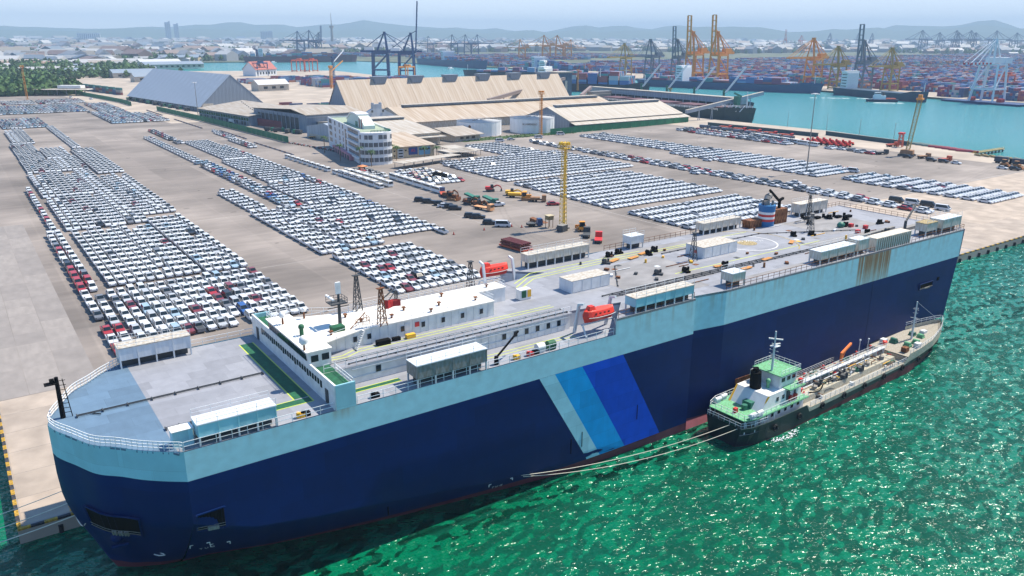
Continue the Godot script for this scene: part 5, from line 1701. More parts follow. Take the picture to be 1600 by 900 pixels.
func ropes() -> void:
	var h := hull_point(47.5, 2.6, 1.0)
	rope_thing("upper pale rope from the tanker stern to the car carrier side", h + Vector3(0, 0.3, 0.1), Vector3(84.6, 3.6, 7.6), 1.3)
	rope_thing("lower pale rope from the tanker stern to the car carrier side", h + Vector3(0.6, -0.1, 0.1), Vector3(84.6, 3.5, 9.2), 1.7)
	rope_thing("topmost thin rope from the bow over the quay to the left", hull_point(0.02, 12.2, -1.0), Vector3(-48, 2.6, -36), 1.5, 0.05)
	rope_thing("middle thin rope from the bow over the quay to the left", hull_point(0.02, 10.4, -1.0), Vector3(-48, 2.6, -33), 1.5, 0.06)
	rope_thing("lowest thin rope from the bow over the quay to the left", hull_point(0.05, 8.2, -1.0), Vector3(-48, 2.6, -30), 1.5, 0.07)
	rope_thing("slack pale rope drooping from the bow opening to the quay corner", hull_point(0.1, 9.2, 1.0) + Vector3(-0.2, 0, 0.2), Vector3(-10.2, 2.9, -29.8), 1.4, 0.07)
	# bollards on the quay corner
	for q in [[-10.2, -30.2, "yellow bollard on the quay corner nearest the bow"], [-8.6, -33.5, "yellow bollard second from the quay corner"], [-9.2, -38.0, "yellow bollard farthest from the quay corner"]]:
		var t := thing("bollard", q[2], "bollard", Vector3(q[0], QUAY, q[1]), 0, "yellow bollards on the quay")
		var d := MB.new()
		d.cyl(Vector3.ZERO, Vector3(0, 0.7, 0), 0.32, 0.26, 10)
		part("post", d, M.yellow, t)
		d = MB.new()
		d.cyl(Vector3(0, 0.7, 0), Vector3(0, 0.95, 0), 0.42, 0.36, 10)
		part("cap", d, M.yellow, t)
# ---------------------------------------------------------------- parked cars
const CAR := [[0.6, 0.62, 0.645], [0.6, 0.62, 0.645], [0.6, 0.62, 0.645], [0.56, 0.6, 0.64], [0.42, 0.44, 0.46], [0.16, 0.17, 0.19], [0.025, 0.028, 0.035], [0.36, 0.03, 0.035], [0.03, 0.1, 0.3], [0.3, 0.42, 0.52], [0.2, 0.045, 0.055]]
const CARNAME := ["white", "white", "white", "white", "silver", "grey", "black", "red", "blue", "pale blue", "maroon"]

func car_shapes(kind: String) -> Dictionary:
	# the front is +z; profiles are (z, y)
	var l := 4.5
	var body := PackedVector2Array([Vector2(-2.25, 0.28), Vector2(2.2, 0.28), Vector2(2.27, 0.55), Vector2(2.1, 0.78), Vector2(1.0, 0.94), Vector2(-1.6, 1.0), Vector2(-2.2, 0.92), Vector2(-2.28, 0.5)])
	var cab := [-1.95, 0.95, -1.1, 0.2, 0.96, 1.46]
	if kind == "suv":
		body = PackedVector2Array([Vector2(-2.25, 0.32), Vector2(2.25, 0.32), Vector2(2.3, 0.7), Vector2(2.15, 0.98), Vector2(1.0, 1.1), Vector2(-2.25, 1.1), Vector2(-2.3, 0.6)])
		cab = [-2.22, 1.0, -1.95, 0.35, 1.09, 1.72]
	elif kind == "pickup":
		body = PackedVector2Array([Vector2(-2.6, 0.42), Vector2(2.55, 0.42), Vector2(2.6, 0.8), Vector2(2.45, 1.05), Vector2(1.25, 1.14), Vector2(-2.6, 1.14)])
		cab = [-0.75, 1.15, -0.55, 0.55, 1.12, 1.78]
		l = 5.2
	elif kind == "van":
		body = PackedVector2Array([Vector2(-2.5, 0.35), Vector2(2.4, 0.35), Vector2(2.5, 0.8), Vector2(2.3, 1.1), Vector2(-2.5, 1.1)])
		cab = [-2.48, 2.2, -2.35, 1.35, 1.09, 2.05]
	var r := {}
	var paint := MB.new()
	paint.extrude(body, -0.88, 0.88)
	var zc: float = (cab[0] + cab[1]) / 2
	var zt: float = (cab[2] + cab[3]) / 2
	paint.frustum(Vector3(0, (cab[4] + cab[5]) / 2, zc), Vector3(1.68, cab[5] - cab[4], cab[1] - cab[0]), Vector2(1.36, cab[3] - cab[2]), 0.0, Vector2(0, zt - zc))
	r.body = paint
	var h0 := 0.08
	var g := func(p: Array, m: Vector3) -> MB:
		var b := MB.new()
		for i in 4: p[i] += m * 0.012
		b.quad(p[0], p[1], p[2], p[3])
		return b
	var c0 := [Vector3(-0.84, cab[4], cab[1]), Vector3(0.84, cab[4], cab[1]), Vector3(0.84, cab[4], cab[0]), Vector3(-0.84, cab[4], cab[0])]
	var c1 := [Vector3(-0.68, cab[5], cab[3]), Vector3(0.68, cab[5], cab[3]), Vector3(0.68, cab[5], cab[2]), Vector3(-0.68, cab[5], cab[2])]
	var panes := []
	for i in 4:
		var j := (i + 1) % 4
		var p: Vector3 = c0[i].lerp(c1[i], 0.02)
		var q: Vector3 = c0[j].lerp(c1[j], 0.02)
		var u: Vector3 = c0[j].lerp(c1[j], 0.94)
		var w: Vector3 = c0[i].lerp(c1[i], 0.94)
		var e := 0.04 if i % 2 == 0 else 0.07
		panes.append(g.call([p.lerp(q, e), q.lerp(p, e), u.lerp(w, e), w.lerp(u, e)], (q - p).cross(w - p).normalized()))
	r.panes = panes
	var wheels := []
	for z in [-l * 0.29, l * 0.3]:
		for x in [-0.8, 0.8]:
			var b := MB.new()
			b.cyl(Vector3(x - 0.1, 0.33, z), Vector3(x + 0.1, 0.33, z), 0.33, 0.33, 8)
			wheels.append(b)
	r.wheels = wheels
	var bits := MB.new()
	if kind == "pickup":
		bits.box(Vector3(0, 1.143, -1.68), Vector3(1.5, 0.01, 1.7))
	r.bits = bits
	var lights := MB.new()
	for x in [-0.66, 0.66]: lights.box(Vector3(x, body[2].y + 0.08, body[2].x - 0.03), Vector3(0.3, 0.13, 0.08))
	r.lights = lights
	return r

func join_mesh(parts: Array) -> ArrayMesh:
	# parts are [builder, material] pairs, a surface each
	var m := ArrayMesh.new()
	for q in parts:
		var s: ArrayMesh = q[0].mesh(true)
		m.add_surface_from_arrays(Mesh.PRIMITIVE_TRIANGLES, s.surface_get_arrays(0))
		m.surface_set_material(m.get_surface_count() - 1, q[1])
	return m

func seen(p: Vector3) -> bool:
	# whether the ship hides that point from the camera, with a few metres to spare, or it lies outside the frame
	var t := (-32.0 - EYE.z) / (p.z - EYE.z)
	var x := lerpf(EYE.x, p.x, t)
	var y := lerpf(EYE.y, p.y, t)
	if x > -9 and x < 172 and y < (DECK if x < 64 else UPPER) - 4.0: return false
	var d := p - EYE
	var f := d.dot(Vector3(0.5476133, -0.30256128, -0.78011303))
	var r := d.dot(Vector3(0.81899363, 0.00286384, 0.57379546)) / f
	var u := d.dot(Vector3(0.17137417, 0.95312563, -0.24936404)) / f
	return absf(r) < 0.72 and absf(u) < 0.43

func cars() -> void:
	var protos := {}
	var many := {}
	for kind in ["sedan", "suv", "pickup", "van"]:
		var s := car_shapes(kind)
		var t := Node3D.new()
		t.name = {"sedan": "parked_car", "suv": "parked_suv", "pickup": "parked_pickup", "van": "parked_van"}[kind]
		part("body", s.body, M.white, t)
		for i in 4: part(["windscreen", "side_window", "rear_window", "side_window"][i], s.panes[i], M.glass, t)
		for w in s.wheels: part("wheel", w, M.rubber, t)
		part("headlights", s.lights, M.glass, t)
		if kind == "pickup": part("load_bed", s.bits, M.dark, t)
		protos[kind] = t
		var dark := MB.new()
		for p in s.panes:
			dark.v.append_array(p.v); dark.n.append_array(p.n); dark.c.append_array(p.c); dark.u.append_array(p.u)
		for p in s.wheels:
			dark.v.append_array(p.v); dark.n.append_array(p.n); dark.c.append_array(p.c); dark.u.append_array(p.u)
		if kind == "pickup":
			dark.v.append_array(s.bits.v); dark.n.append_array(s.bits.n); dark.c.append_array(s.bits.c); dark.u.append_array(s.bits.u)
		many[kind] = [join_mesh([[s.body, M.carpaint], [dark, M.glass]]), [], []]
	var paints := []
	for c in CAR: paints.append(mat(c[0], c[1], c[2], 0.28))
	# lots: name, x of the first file, number of files, near z, far z, kinds, colour mix, pitch along z, pitch across
	# colour mix: w white, m mixed, d dark, b blue
	var lots := [
		["single file left of the big lot", 8.0, 1, -216, -312, "suv", "r", 6.4, 2.4], ["pair of files behind the bow", 6.0, 2, -139, -214, "suv", "r", 6.4, 2.5], ["pair of files beside the bow", 6.0, 2, -88, -136, "pickup", "r", 6.4, 2.5],
		["block just behind the foredeck", 11.6, 16, -92, -133, "mix", "m", 6.3, 2.42], ["front block of the left lot", 13.4, 10, -141, -215, "mix", "w", 6.2, 2.42], ["right block of the left lot", 38.4, 5, -140, -221, "mix", "w", 6.2, 2.42],
		["", 12.6, 11, -218, -283, "mix", "w", 6.2, 2.42], ["", 39.6, 5, -231, -330, "mix", "w", 6.2, 2.42], ["", 12.4, 11, -288, -354, "mix", "w", 6.2, 2.42], ["", 41.0, 5, -342, -442, "mix", "w", 6.2, 2.42],
		["", 13.2, 11, -360, -408, "mix", "w", 6.2, 2.42], ["", 13.6, 5, -410, -486, "mix", "w", 6.2, 2.42], ["", 26.5, 5, -410, -455, "mix", "w", 6.2, 2.42], ["", 43.6, 2, -452, -586, "mix", "w", 6.2, 2.5], ["", 16.0, 5, -488, -576, "mix", "w", 6.4, 2.42],
		["", 17.0, 12, -590, -660, "mix", "b", 6.4, 2.42], ["", 20.0, 28, -716, -800, "mix", "b", 6.6, 2.5], ["", 32.0, 11, -830, -872, "mix", "w", 6.6, 2.5], ["", 62.0, 16, -824, -870, "mix", "r", 6.6, 2.5], ["", 88.0, 11, -590, -690, "mix", "b", 6.4, 2.5], ["", 97.0, 8, -700, -800, "mix", "b", 6.6, 2.5], ["", 115.0, 6, -590, -668, "mix", "m", 6.4, 2.5],
		["", 88.4, 2, -356, -480, "sedan", "w", 6.6, 2.5], ["", 99.6, 2, -438, -522, "sedan", "d", 6.6, 2.5], ["", 104.6, 6, -353, -440, "sedan", "w", 6.3, 2.42], ["", 88.0, 3, -215, -352, "mix", "b", 6.6, 2.5],
		["white block behind the deckhouse", 96.0, 9, -150, -212, "sedan", "w", 6.4, 2.42], ["", 98.0, 8, -216, -268, "sedan", "w", 6.4, 2.42], ["", 101.0, 7, -272, -347, "sedan", "w", 6.4, 2.42], ["", 118.5, 1, -215, -405, "mix", "m", 6.6, 2.4], ["", 117.0, 1, -142, -213, "mix", "m", 6.4, 2.4], ["", 131.0, 2, -395, -440, "suv", "r", 6.6, 2.5], ["", 134.0, 2, -446, -496, "mix", "r", 6.6, 2.5],
		["left block of the middle lot", 72.6, 4, -140, -207, "mix", "w", 6.4, 2.42], ["", 74.0, 3, -214, -262, "mix", "w", 6.4, 2.42], ["mixed block of the middle lot", 83.2, 5, -142, -212, "mix", "m", 6.4, 2.42],
		["middle lot just behind the deckhouse", 74.2, 11, -92, -134, "sedan", "m", 6.4, 2.42],
		["", 241.0, 10, -282, -331, "sedan", "s", 6.9, 2.42], ["", 193.0, 33, -214, -279, "sedan", "s", 6.7, 2.42], ["", 191.5, 27, -141, -207, "sedan", "s", 6.7, 2.42], ["right lot nearest the ship", 191.5, 25, -99, -133, "sedan", "s", 6.7, 2.42],
		["", 285.6, 2, -66, -326, "mix", "d", 6.9, 2.5], ["", 291.0, 1, -95, -260, "mix", "d", 6.9, 2.5], ["", 324.0, 14, -141, -238, "sedan", "w", 7.1, 2.42], ["", 333.0, 9, -240, -330, "sedan", "w", 7.1, 2.42], ["", 326.5, 12, -62, -135, "sedan", "w", 7.1, 2.42],
		["", 412.0, 7, -224, -320, "mix", "d", 7.0, 2.6], ["", 418.0, 3, -170, -200, "sedan", "d", 6.6, 2.6], ["", 146.0, 3, -256, -283, "mix", "d", 6.4, 2.6], ["", 160.0, 7, -226, -268, "mix", "m", 6.6, 2.6]]
	var all := []
	for lot in lots:
		var z0: float = lot[3]
		var dz: float = lot[7]
		var count := int((z0 - float(lot[4])) / dz + 0.6)
		for i in lot[2]:
			var ragged := 0 if rng.randf() < 0.85 else 1
			var tail := 0 if count < 8 or rng.randf() < 0.7 else rng.randi_range(0, 2)
			var filekind: String = lot[5]
			if filekind == "mix": filekind = ["sedan", "suv", "pickup", "suv", "sedan"][(i + int(lot[1])) % 5] if lot[1] > 60 else ["suv", "pickup", "pickup", "sedan"][(i / 2 + int(lot[1])) % 4]
			for j in range(ragged if count > 8 and lot[6] == "m" else 0, count - tail):
				if rng.randf() < (0.04 if lot[6] == "d" else 0.004): continue
				var kind := filekind
				if rng.randf() < 0.03: kind = ["sedan", "suv", "pickup"][rng.randi() % 3]
				var p := Vector3(lot[1] + i * lot[8] + rng.randf_range(-0.06, 0.06), QUAY + 0.02, z0 - 2.8 - j * dz + rng.randf_range(-0.15, 0.15))
				if not seen(p + Vector3(0, 1, 0)): continue
				var ci := 0
				var e := rng.randf()
				match lot[6]:
					"w": ci = 0 if e < 0.8 else (3 if e < 0.88 else (4 if e < 0.95 else [5, 6, 9, 10][rng.randi() % 4]))
					"s": ci = 0 if e < 0.93 else rng.randi_range(3, 5)
					"m": ci = 0 if e < 0.56 else (3 if e < 0.68 else (4 if e < 0.8 else [5, 6, 9, 10, 10, 5, 8, 7][rng.randi() % 8]))
					"r": ci = 0 if e < 0.72 else (7 if e < 0.82 else rng.randi_range(3, 6))
					"d": ci = rng.randi_range(3, 6) if e < 0.42 else (0 if e < 0.82 else (7 if e < 0.92 else 5))
					"b": ci = 0 if e < 0.4 else (9 if e < 0.62 else rng.randi_range(3, 9))
				all.append([p.distance_squared_to(EYE) * (1.0 if lot[0] else 4.0), p, kind, ci, lot[0], i, j, PI if rng.randf() < 0.02 else 0.0])
	all.sort_custom(func(a, b): return a[0] < b[0])
	for k in all.size():
		var q: Array = all[k]
		var near: bool = k < 300 and q[4] != "" and q[5] < 20 and q[6] < 20
		if near:
			var o: Node3D = protos[q[2]].duplicate()
			o.name = protos[q[2]].name
			add_child(o, true)
			o.position = q[1]
			o.scale = Vector3(1.04, 1.14, 1.3) if q[2] != "pickup" else Vector3(1.04, 1.08, 1.16)
			o.rotation.y = q[7] + rng.randf_range(-0.012, 0.012)
			o.get_child(0).material_override = paints[q[3]]
			var word: String = {"sedan": "car", "suv": "suv", "pickup": "pickup", "van": "van"}[q[2]]
			tag(o, "%s %s, %s from ship, %s file from left, %s" % [CARNAME[q[3]], word, ORD[q[6]], ORD[q[5]], q[4]], "car" if word != "pickup" else "pickup truck", "new cars parked in files on the quay")
		else:
			many[q[2]][1].append(Transform3D(Basis(Vector3.UP, q[7] + rng.randf_range(-0.012, 0.012)) * Basis.from_scale(Vector3(1.04, 1.14, 1.3) if q[2] != "pickup" else Vector3(1.04, 1.08, 1.16)), q[1]))
			var c: Array = CAR[q[3]]
			many[q[2]][2].append(Color(c[0], c[1], c[2]))
	for kind in many:
		if many[kind][1].is_empty(): continue
		var o := scatter({"sedan": "parked_cars", "suv": "parked_suvs", "pickup": "parked_pickups", "van": "parked_vans"}[kind], many[kind][0], many[kind][1], many[kind][2], null)
		tag(o, {"sedan": "ranks of mostly white saloon cars filling the farther car yard", "suv": "ranks of mostly white suvs filling the farther car yard", "pickup": "ranks of mostly white pickups filling the farther car yard", "van": "vans"}[kind], "cars", "new cars parked in files on the quay")
	# single vehicles that stand apart
	var solo := [["suv", 6, 137.0, -196.5, 0.9, "black suv, rear of the pair left of the excavators"], ["suv", 6, 138.2, -191.8, 0.9, "black suv, front of the pair left of the excavators"],
		["suv", 6, 139.8, -185.5, 1.0, "black suv at the far end of the four below the excavators"], ["sedan", 0, 139.2, -181.5, 1.0, "white car among the black suvs below the excavators"], ["suv", 6, 140.6, -178.6, 1.0, "black suv next to the white car below the excavators"], ["suv", 6, 140.2, -174.8, 1.0, "black suv at the near end of the four below the excavators"],
		["suv", 6, 138.0, -159.6, 0.9, "left black suv of the touching pair on open asphalt"], ["suv", 6, 139.4, -156.8, 0.9, "right black suv of the touching pair on open asphalt"], ["suv", 6, 137.6, -146.4, 0.9, "lone black suv beside the white van on open asphalt"], ["van", 0, 139.4, -140.6, 0.9, "lone white van on open asphalt above the red steel stack"],
		["sedan", 7, 177.2, -160.4, 1.1, "dark red car alone between the yellow mast and car lot"], ["pickup", 0, 157.6, -171.0, 1.4, "white pickup behind the orange flatbed trailer"],
		["van", 0, 351.0, -140.0, 0.3, "white van alone on the lane above the right car block"], ["van", 6, 297.0, -86.0, 0.2, "dark van, leftmost of four vans behind the right rows"], ["van", 0, 298.4, -80.0, 0.2, "white van between two dark vans behind the right rows"], ["van", 6, 299.0, -74.0, 0.2, "dark van, third of four vans behind the right rows"], ["van", 0, 297.0, -67.0, 0.2, "white van, rightmost of four vans behind the right rows"],
		["sedan", 0, 281.6, -181.0, 0.2, "white car standing just in front of the upper right rows"], ["sedan", 0, 320.5, -222.0, 0.2, "first white car standing before the long white ranks"], ["sedan", 0, 319.5, -207.0, 0.2, "second white car standing before the long white ranks"],
		["sedan", 0, 299.5, -136.0, 0.3, "white car alone between the two right rows"], ["suv", 6, 421.0, -138.0, 0.1, "dark suv, left of the trio at the right apron edge"], ["suv", 6, 421.5, -131.5, 0.1, "dark suv, middle of the trio at the right apron edge"], ["sedan", 0, 422.0, -125.0, 0.1, "white car, right of the trio at the right apron edge"], ["suv", 6, 422.0, -152.0, 0.1, "dark suv alone left of the crawler crane"],
		["sedan", 0, 425.0, -103.0, 0.1, "white car beside the row of brown forklifts"], ["suv", 6, 426.0, -97.5, 0.1, "dark suv beside the row of brown forklifts"], ["sedan", 0, 172.0, -356.0, 1.5, "white car in the shade beside the office building"],
		["van", 0, 303.0, -338.0, 1.2, "white van parked on the verge under the tank"], ["sedan", 4, 283.0, -341.0, 1.3, "silver car parked on the verge between the tanks"], ["van", 0, 272.0, -338.0, 1.3, "white van on the verge left of the tanks"], ["van", 0, 327.0, -345.0, 1.2, "white van by the foot of the orange mast"], ["sedan", 4, 44.0, -600.0, 0.0, "silver car alone behind the left lot"], ["sedan", 0, 112.0, -866.0, 0.2, "white car alone at the far left fence"], ["sedan", 0, 98.0, -905.0, 0.2, "small white car alone at the far left gate"], ["suv", 5, 86.5, -700.0, 0.0, "grey suv alone left of the far right lot"], ["sedan", 0, 81.4, -189.0, 0.15, "white car standing out of line in the middle lot"]]
	for q in solo:
		var o: Node3D = protos[q[0]].duplicate()
		o.name = protos[q[0]].name
		add_child(o, true)
		o.position = Vector3(q[2], QUAY + 0.02, q[3])
		o.rotation.y = q[4]
		o.scale = Vector3.ONE * 1.15
		o.get_child(0).material_override = paints[q[1]]
		tag(o, q[5], "van" if q[0] == "van" else ("pickup truck" if q[0] == "pickup" else "car"), "vehicles standing apart in the yard")
	for kind in protos: protos[kind].free()
	buses(paints)
	machines()

func buses(paints: Array) -> void:
	var t := thing("parked_bus", "white bus at the far end of the bus row by the office", "bus", Vector3(140.6, QUAY, -275), 0, "white buses parked in rows by the office")
	var b := MB.new()
	b.frustum(Vector3(0, 1.55, 0), Vector3(2.4, 2.4, 7.4), Vector2(2.25, 7.1))
	part("body", b, M.white, t)
	for s in [-1.0, 1.0]:
		for i in 5:
			b = MB.new()
			b.box(Vector3(s * 1.17, 2.05, -2.6 + i * 1.3), Vector3(0.06, 0.8, 1.1))
			part("window", b, M.glass, t)
		for z in [-2.3, 2.4]:
			b = MB.new()
			b.cyl(Vector3(s * 1.0 - 0.12, 0.42, z), Vector3(s * 1.0 + 0.12, 0.42, z), 0.42, 0.42, 9)
			part("wheel", b, M.rubber, t)
	b = MB.new()
	b.box(Vector3(0, 2.0, 3.66), Vector3(2.0, 0.95, 0.06))
	part("windscreen", b, M.glass, t)
	b = MB.new()
	b.box(Vector3(0, 2.84, -1.0), Vector3(1.4, 0.2, 2.2))
	part("roof_unit", b, M.offwhite, t)
	var n := 1
	for row in [[136.4, -272.0, 5, "outer bus file near the mixed car lot"], [141.5, -268.0, 5, "bus file behind the outer one"], [152.5, -250.0, 6, "bus file in front of the office carport"]]:
		for i in row[2]:
			dup(t, "white bus, %s from the far end, %s" % [ORD[i], row[3]], Vector3(row[0] + i * 0.05, QUAY, row[1] + i * 8.0), 0)
	for i in 17:
		var o := dup(t, "white minibus, %s from the far end, file by the road below the office" % ORD[i], Vector3(134.6 + i * 0.12, QUAY, -343 + i * 6.6 + (4.0 if i > 8 else 0.0)), 0)
		o.scale = Vector3(0.82, 0.8, 0.68)
	for i in 7: dup(t, "white bus, %s from the left, far row by the right waterside" % ORD[i], Vector3(428.5 - i * 1.2, QUAY, -262 + i * 8.3), 0.05)

func lorry(label: String, at: Vector3, yaw: float, cab: Material, cargo: Material, h := 2.6, l := 9.0, category := "lorry") -> Node3D:
	var t := thing("parked_lorry", label, category, at, yaw, "lorries and trailers in the port")
	var b := MB.new()
	b.frustum(Vector3(0, 1.6, l / 2 - 0.9), Vector3(2.4, 2.4, 1.9), Vector2(2.3, 1.6))
	part("cab", b, cab, t)
	b = MB.new()
	b.box(Vector3(0, 2.1, l / 2 + 0.03), Vector3(2.0, 0.8, 0.08))
	part("windscreen", b, M.glass, t)
	b = MB.new()
	b.box(Vector3(0, 0.85, -0.8), Vector3(1.2, 0.35, l - 1.4))
	part("chassis", b, M.dark, t)
	if h > 0.3:
		b = MB.new()
		b.box(Vector3(0, 1.05 + h / 2, -1.2), Vector3(2.45, h, l - 2.6))
		part("load_body", b, cargo, t)
	else:
		b = MB.new()
		b.box(Vector3(0, 1.15, -1.2), Vector3(2.5, 0.2, l - 2.4))
		part("flatbed", b, cargo, t)
	for z in [l / 2 - 1.2, -l / 2 + 1.2, -l / 2 + 2.4]:
		for s in [-1.0, 1.0]:
			b = MB.new()
			b.cyl(Vector3(s * 1.0 - 0.15, 0.5, z), Vector3(s * 1.0 + 0.15, 0.5, z), 0.5, 0.5, 9)
			part("wheel", b, M.rubber, t)
	return t

func digger(label: String, at: Vector3, yaw: float, paint: Material, lift := 1.0) -> Node3D:
	var t := thing("excavator", label, "excavator", at, yaw, "construction machines waiting in the yard")
	var b := MB.new()
	for s in [-1.0, 1.0]:
		b = MB.new()
		b.extrude(PackedVector2Array([Vector2(-1.9, 0.3), Vector2(-1.6, 0.0), Vector2(1.6, 0.0), Vector2(1.9, 0.3), Vector2(1.9, 0.6), Vector2(1.6, 0.9), Vector2(-1.6, 0.9), Vector2(-1.9, 0.6)]), s * 1.15 - 0.28, s * 1.15 + 0.28)
		part("track", b, M.dark, t)
	b = MB.new()
	b.frustum(Vector3(0, 1.6, -0.7), Vector3(2.6, 1.1, 3.2), Vector2(2.4, 2.9))
	b.cyl(Vector3(0, 0.8, 0), Vector3(0, 1.1, 0), 0.9, 0.9, 10)
	part("house", b, paint, t)
	b = MB.new()
	b.frustum(Vector3(-0.75, 2.3, 0.7), Vector3(1.0, 1.7, 1.5), Vector2(0.9, 1.2))
	part("cab", b, M.glass, t)
	b = MB.new()
	b.bar(Vector3(0.2, 1.7, 0.8), Vector3(0.2, 3.4 * lift, 3.0), 0.45, 0.6)
	b.bar(Vector3(0.2, 3.4 * lift, 3.0), Vector3(0.2, 2.6 * lift, 4.4), 0.4, 0.5)
	part("boom", b, paint, t)
	b = MB.new()
	b.bar(Vector3(0.2, 2.6 * lift, 4.4), Vector3(0.2, 0.8, 5.0), 0.35, 0.4)
	part("arm", b, paint, t)
	b = MB.new()
	b.frustum(Vector3(0.2, 0.6, 4.8), Vector3(1.1, 0.8, 0.9), Vector2(1.0, 0.4))
	part("bucket", b, M.dark, t)
	return t

func dozer(label: String, at: Vector3, yaw: float, paint: Material) -> Node3D:
	var t := thing("bulldozer", label, "bulldozer", at, yaw, "construction machines waiting in the yard")
	var b := MB.new()
	for s in [-1.0, 1.0]:
		b = MB.new()
		b.extrude(PackedVector2Array([Vector2(-2.2, 0.4), Vector2(-1.8, 0.0), Vector2(1.8, 0.0), Vector2(2.2, 0.4), Vector2(1.9, 1.0), Vector2(-1.6, 1.2)]), s * 1.25 - 0.33, s * 1.25 + 0.33)
		part("track", b, M.wood, t)
	b = MB.new()
	b.frustum(Vector3(0, 1.7, 1.0), Vector3(1.5, 1.4, 2.4), Vector2(1.3, 2.2))
	b.box(Vector3(0, 1.3, -0.9), Vector3(2.6, 0.9, 2.0))
	part("body", b, paint, t)
	b = MB.new()
	b.frustum(Vector3(0, 2.6, -0.8), Vector3(1.9, 1.5, 1.7), Vector2(1.7, 1.5))
	part("cab", b, M.glass, t)
	b = MB.new()
	b.box(Vector3(0, 3.42, -0.8), Vector3(2.0, 0.14, 1.8))
	part("cab_roof", b, paint, t)
	b = MB.new()
	b.box(Vector3(0, 0.9, 2.75), Vector3(3.8, 1.3, 0.25))
	part("blade", b, paint, t)
	b = MB.new()
	b.cyl(Vector3(0.4, 2.3, 1.4), Vector3(0.4, 3.3, 1.4), 0.12, 0.12, 7)
	part("exhaust_stack", b, M.black, t)
	return t

func light_tower(label: String, at: Vector3, h: float, m: Material, base_hut := true) -> void:
	var t := thing("light_tower", label, "light tower", at, 0, "lattice floodlight towers")
	var b := MB.new()
	b.lattice(Vector3(0, 0, 0), Vector3(0, h - 2.5, 0), 1.8, 1.3, 19, 0.14)
	part("lattice_mast", b, m, t)
	b = MB.new()
	b.bar(Vector3(0.4, 0, 0.2), Vector3(0.4, h - 2.5, 0.2), 0.4)
	for i in 8: b.box(Vector3(0.4, 2.5 + i * (h - 5) / 8.0, 0.2), Vector3(0.8, 0.1, 0.8))
	part("ladder", b, m, t)
	b = MB.new()
	b.box(Vector3(0, h - 2.5, 0), Vector3(3.2, 0.2, 3.2))
	b.rail([Vector3(-1.6, h - 2.4, 1.6), Vector3(1.6, h - 2.4, 1.6), Vector3(1.6, h - 2.4, -1.6), Vector3(-1.6, h - 2.4, -1.6), Vector3(-1.6, h - 2.4, 1.6)], 1.2, 1.1, 0.1)
	b.box(Vector3(0, h - 0.6, 0), Vector3(2.0, 0.2, 2.0))
	for s in [-1, 1]: b.bar(Vector3(s * 0.7, h - 2.5, 0), Vector3(s * 0.7, h - 0.6, 0), 0.2)
	part("platform", b, m, t)
	for i in 8:
		b = MB.new()
		var e := TAU * i / 8
		b.box(Vector3(cos(e) * 1.5, h - 0.7, sin(e) * 1.5), Vector3(0.9, 0.8, 0.5), -e)
		b.bar(Vector3(cos(e) * 0.9, h - 0.6, sin(e) * 0.9), Vector3(cos(e) * 1.5, h - 0.7, sin(e) * 1.5), 0.14)
		part("floodlight", b, m, t)
	if base_hut:
		b = MB.new()
		b.box(Vector3(0, 0.3, 0), Vector3(3.4, 0.6, 3.4))
		part("plinth", b, M.grey, t)

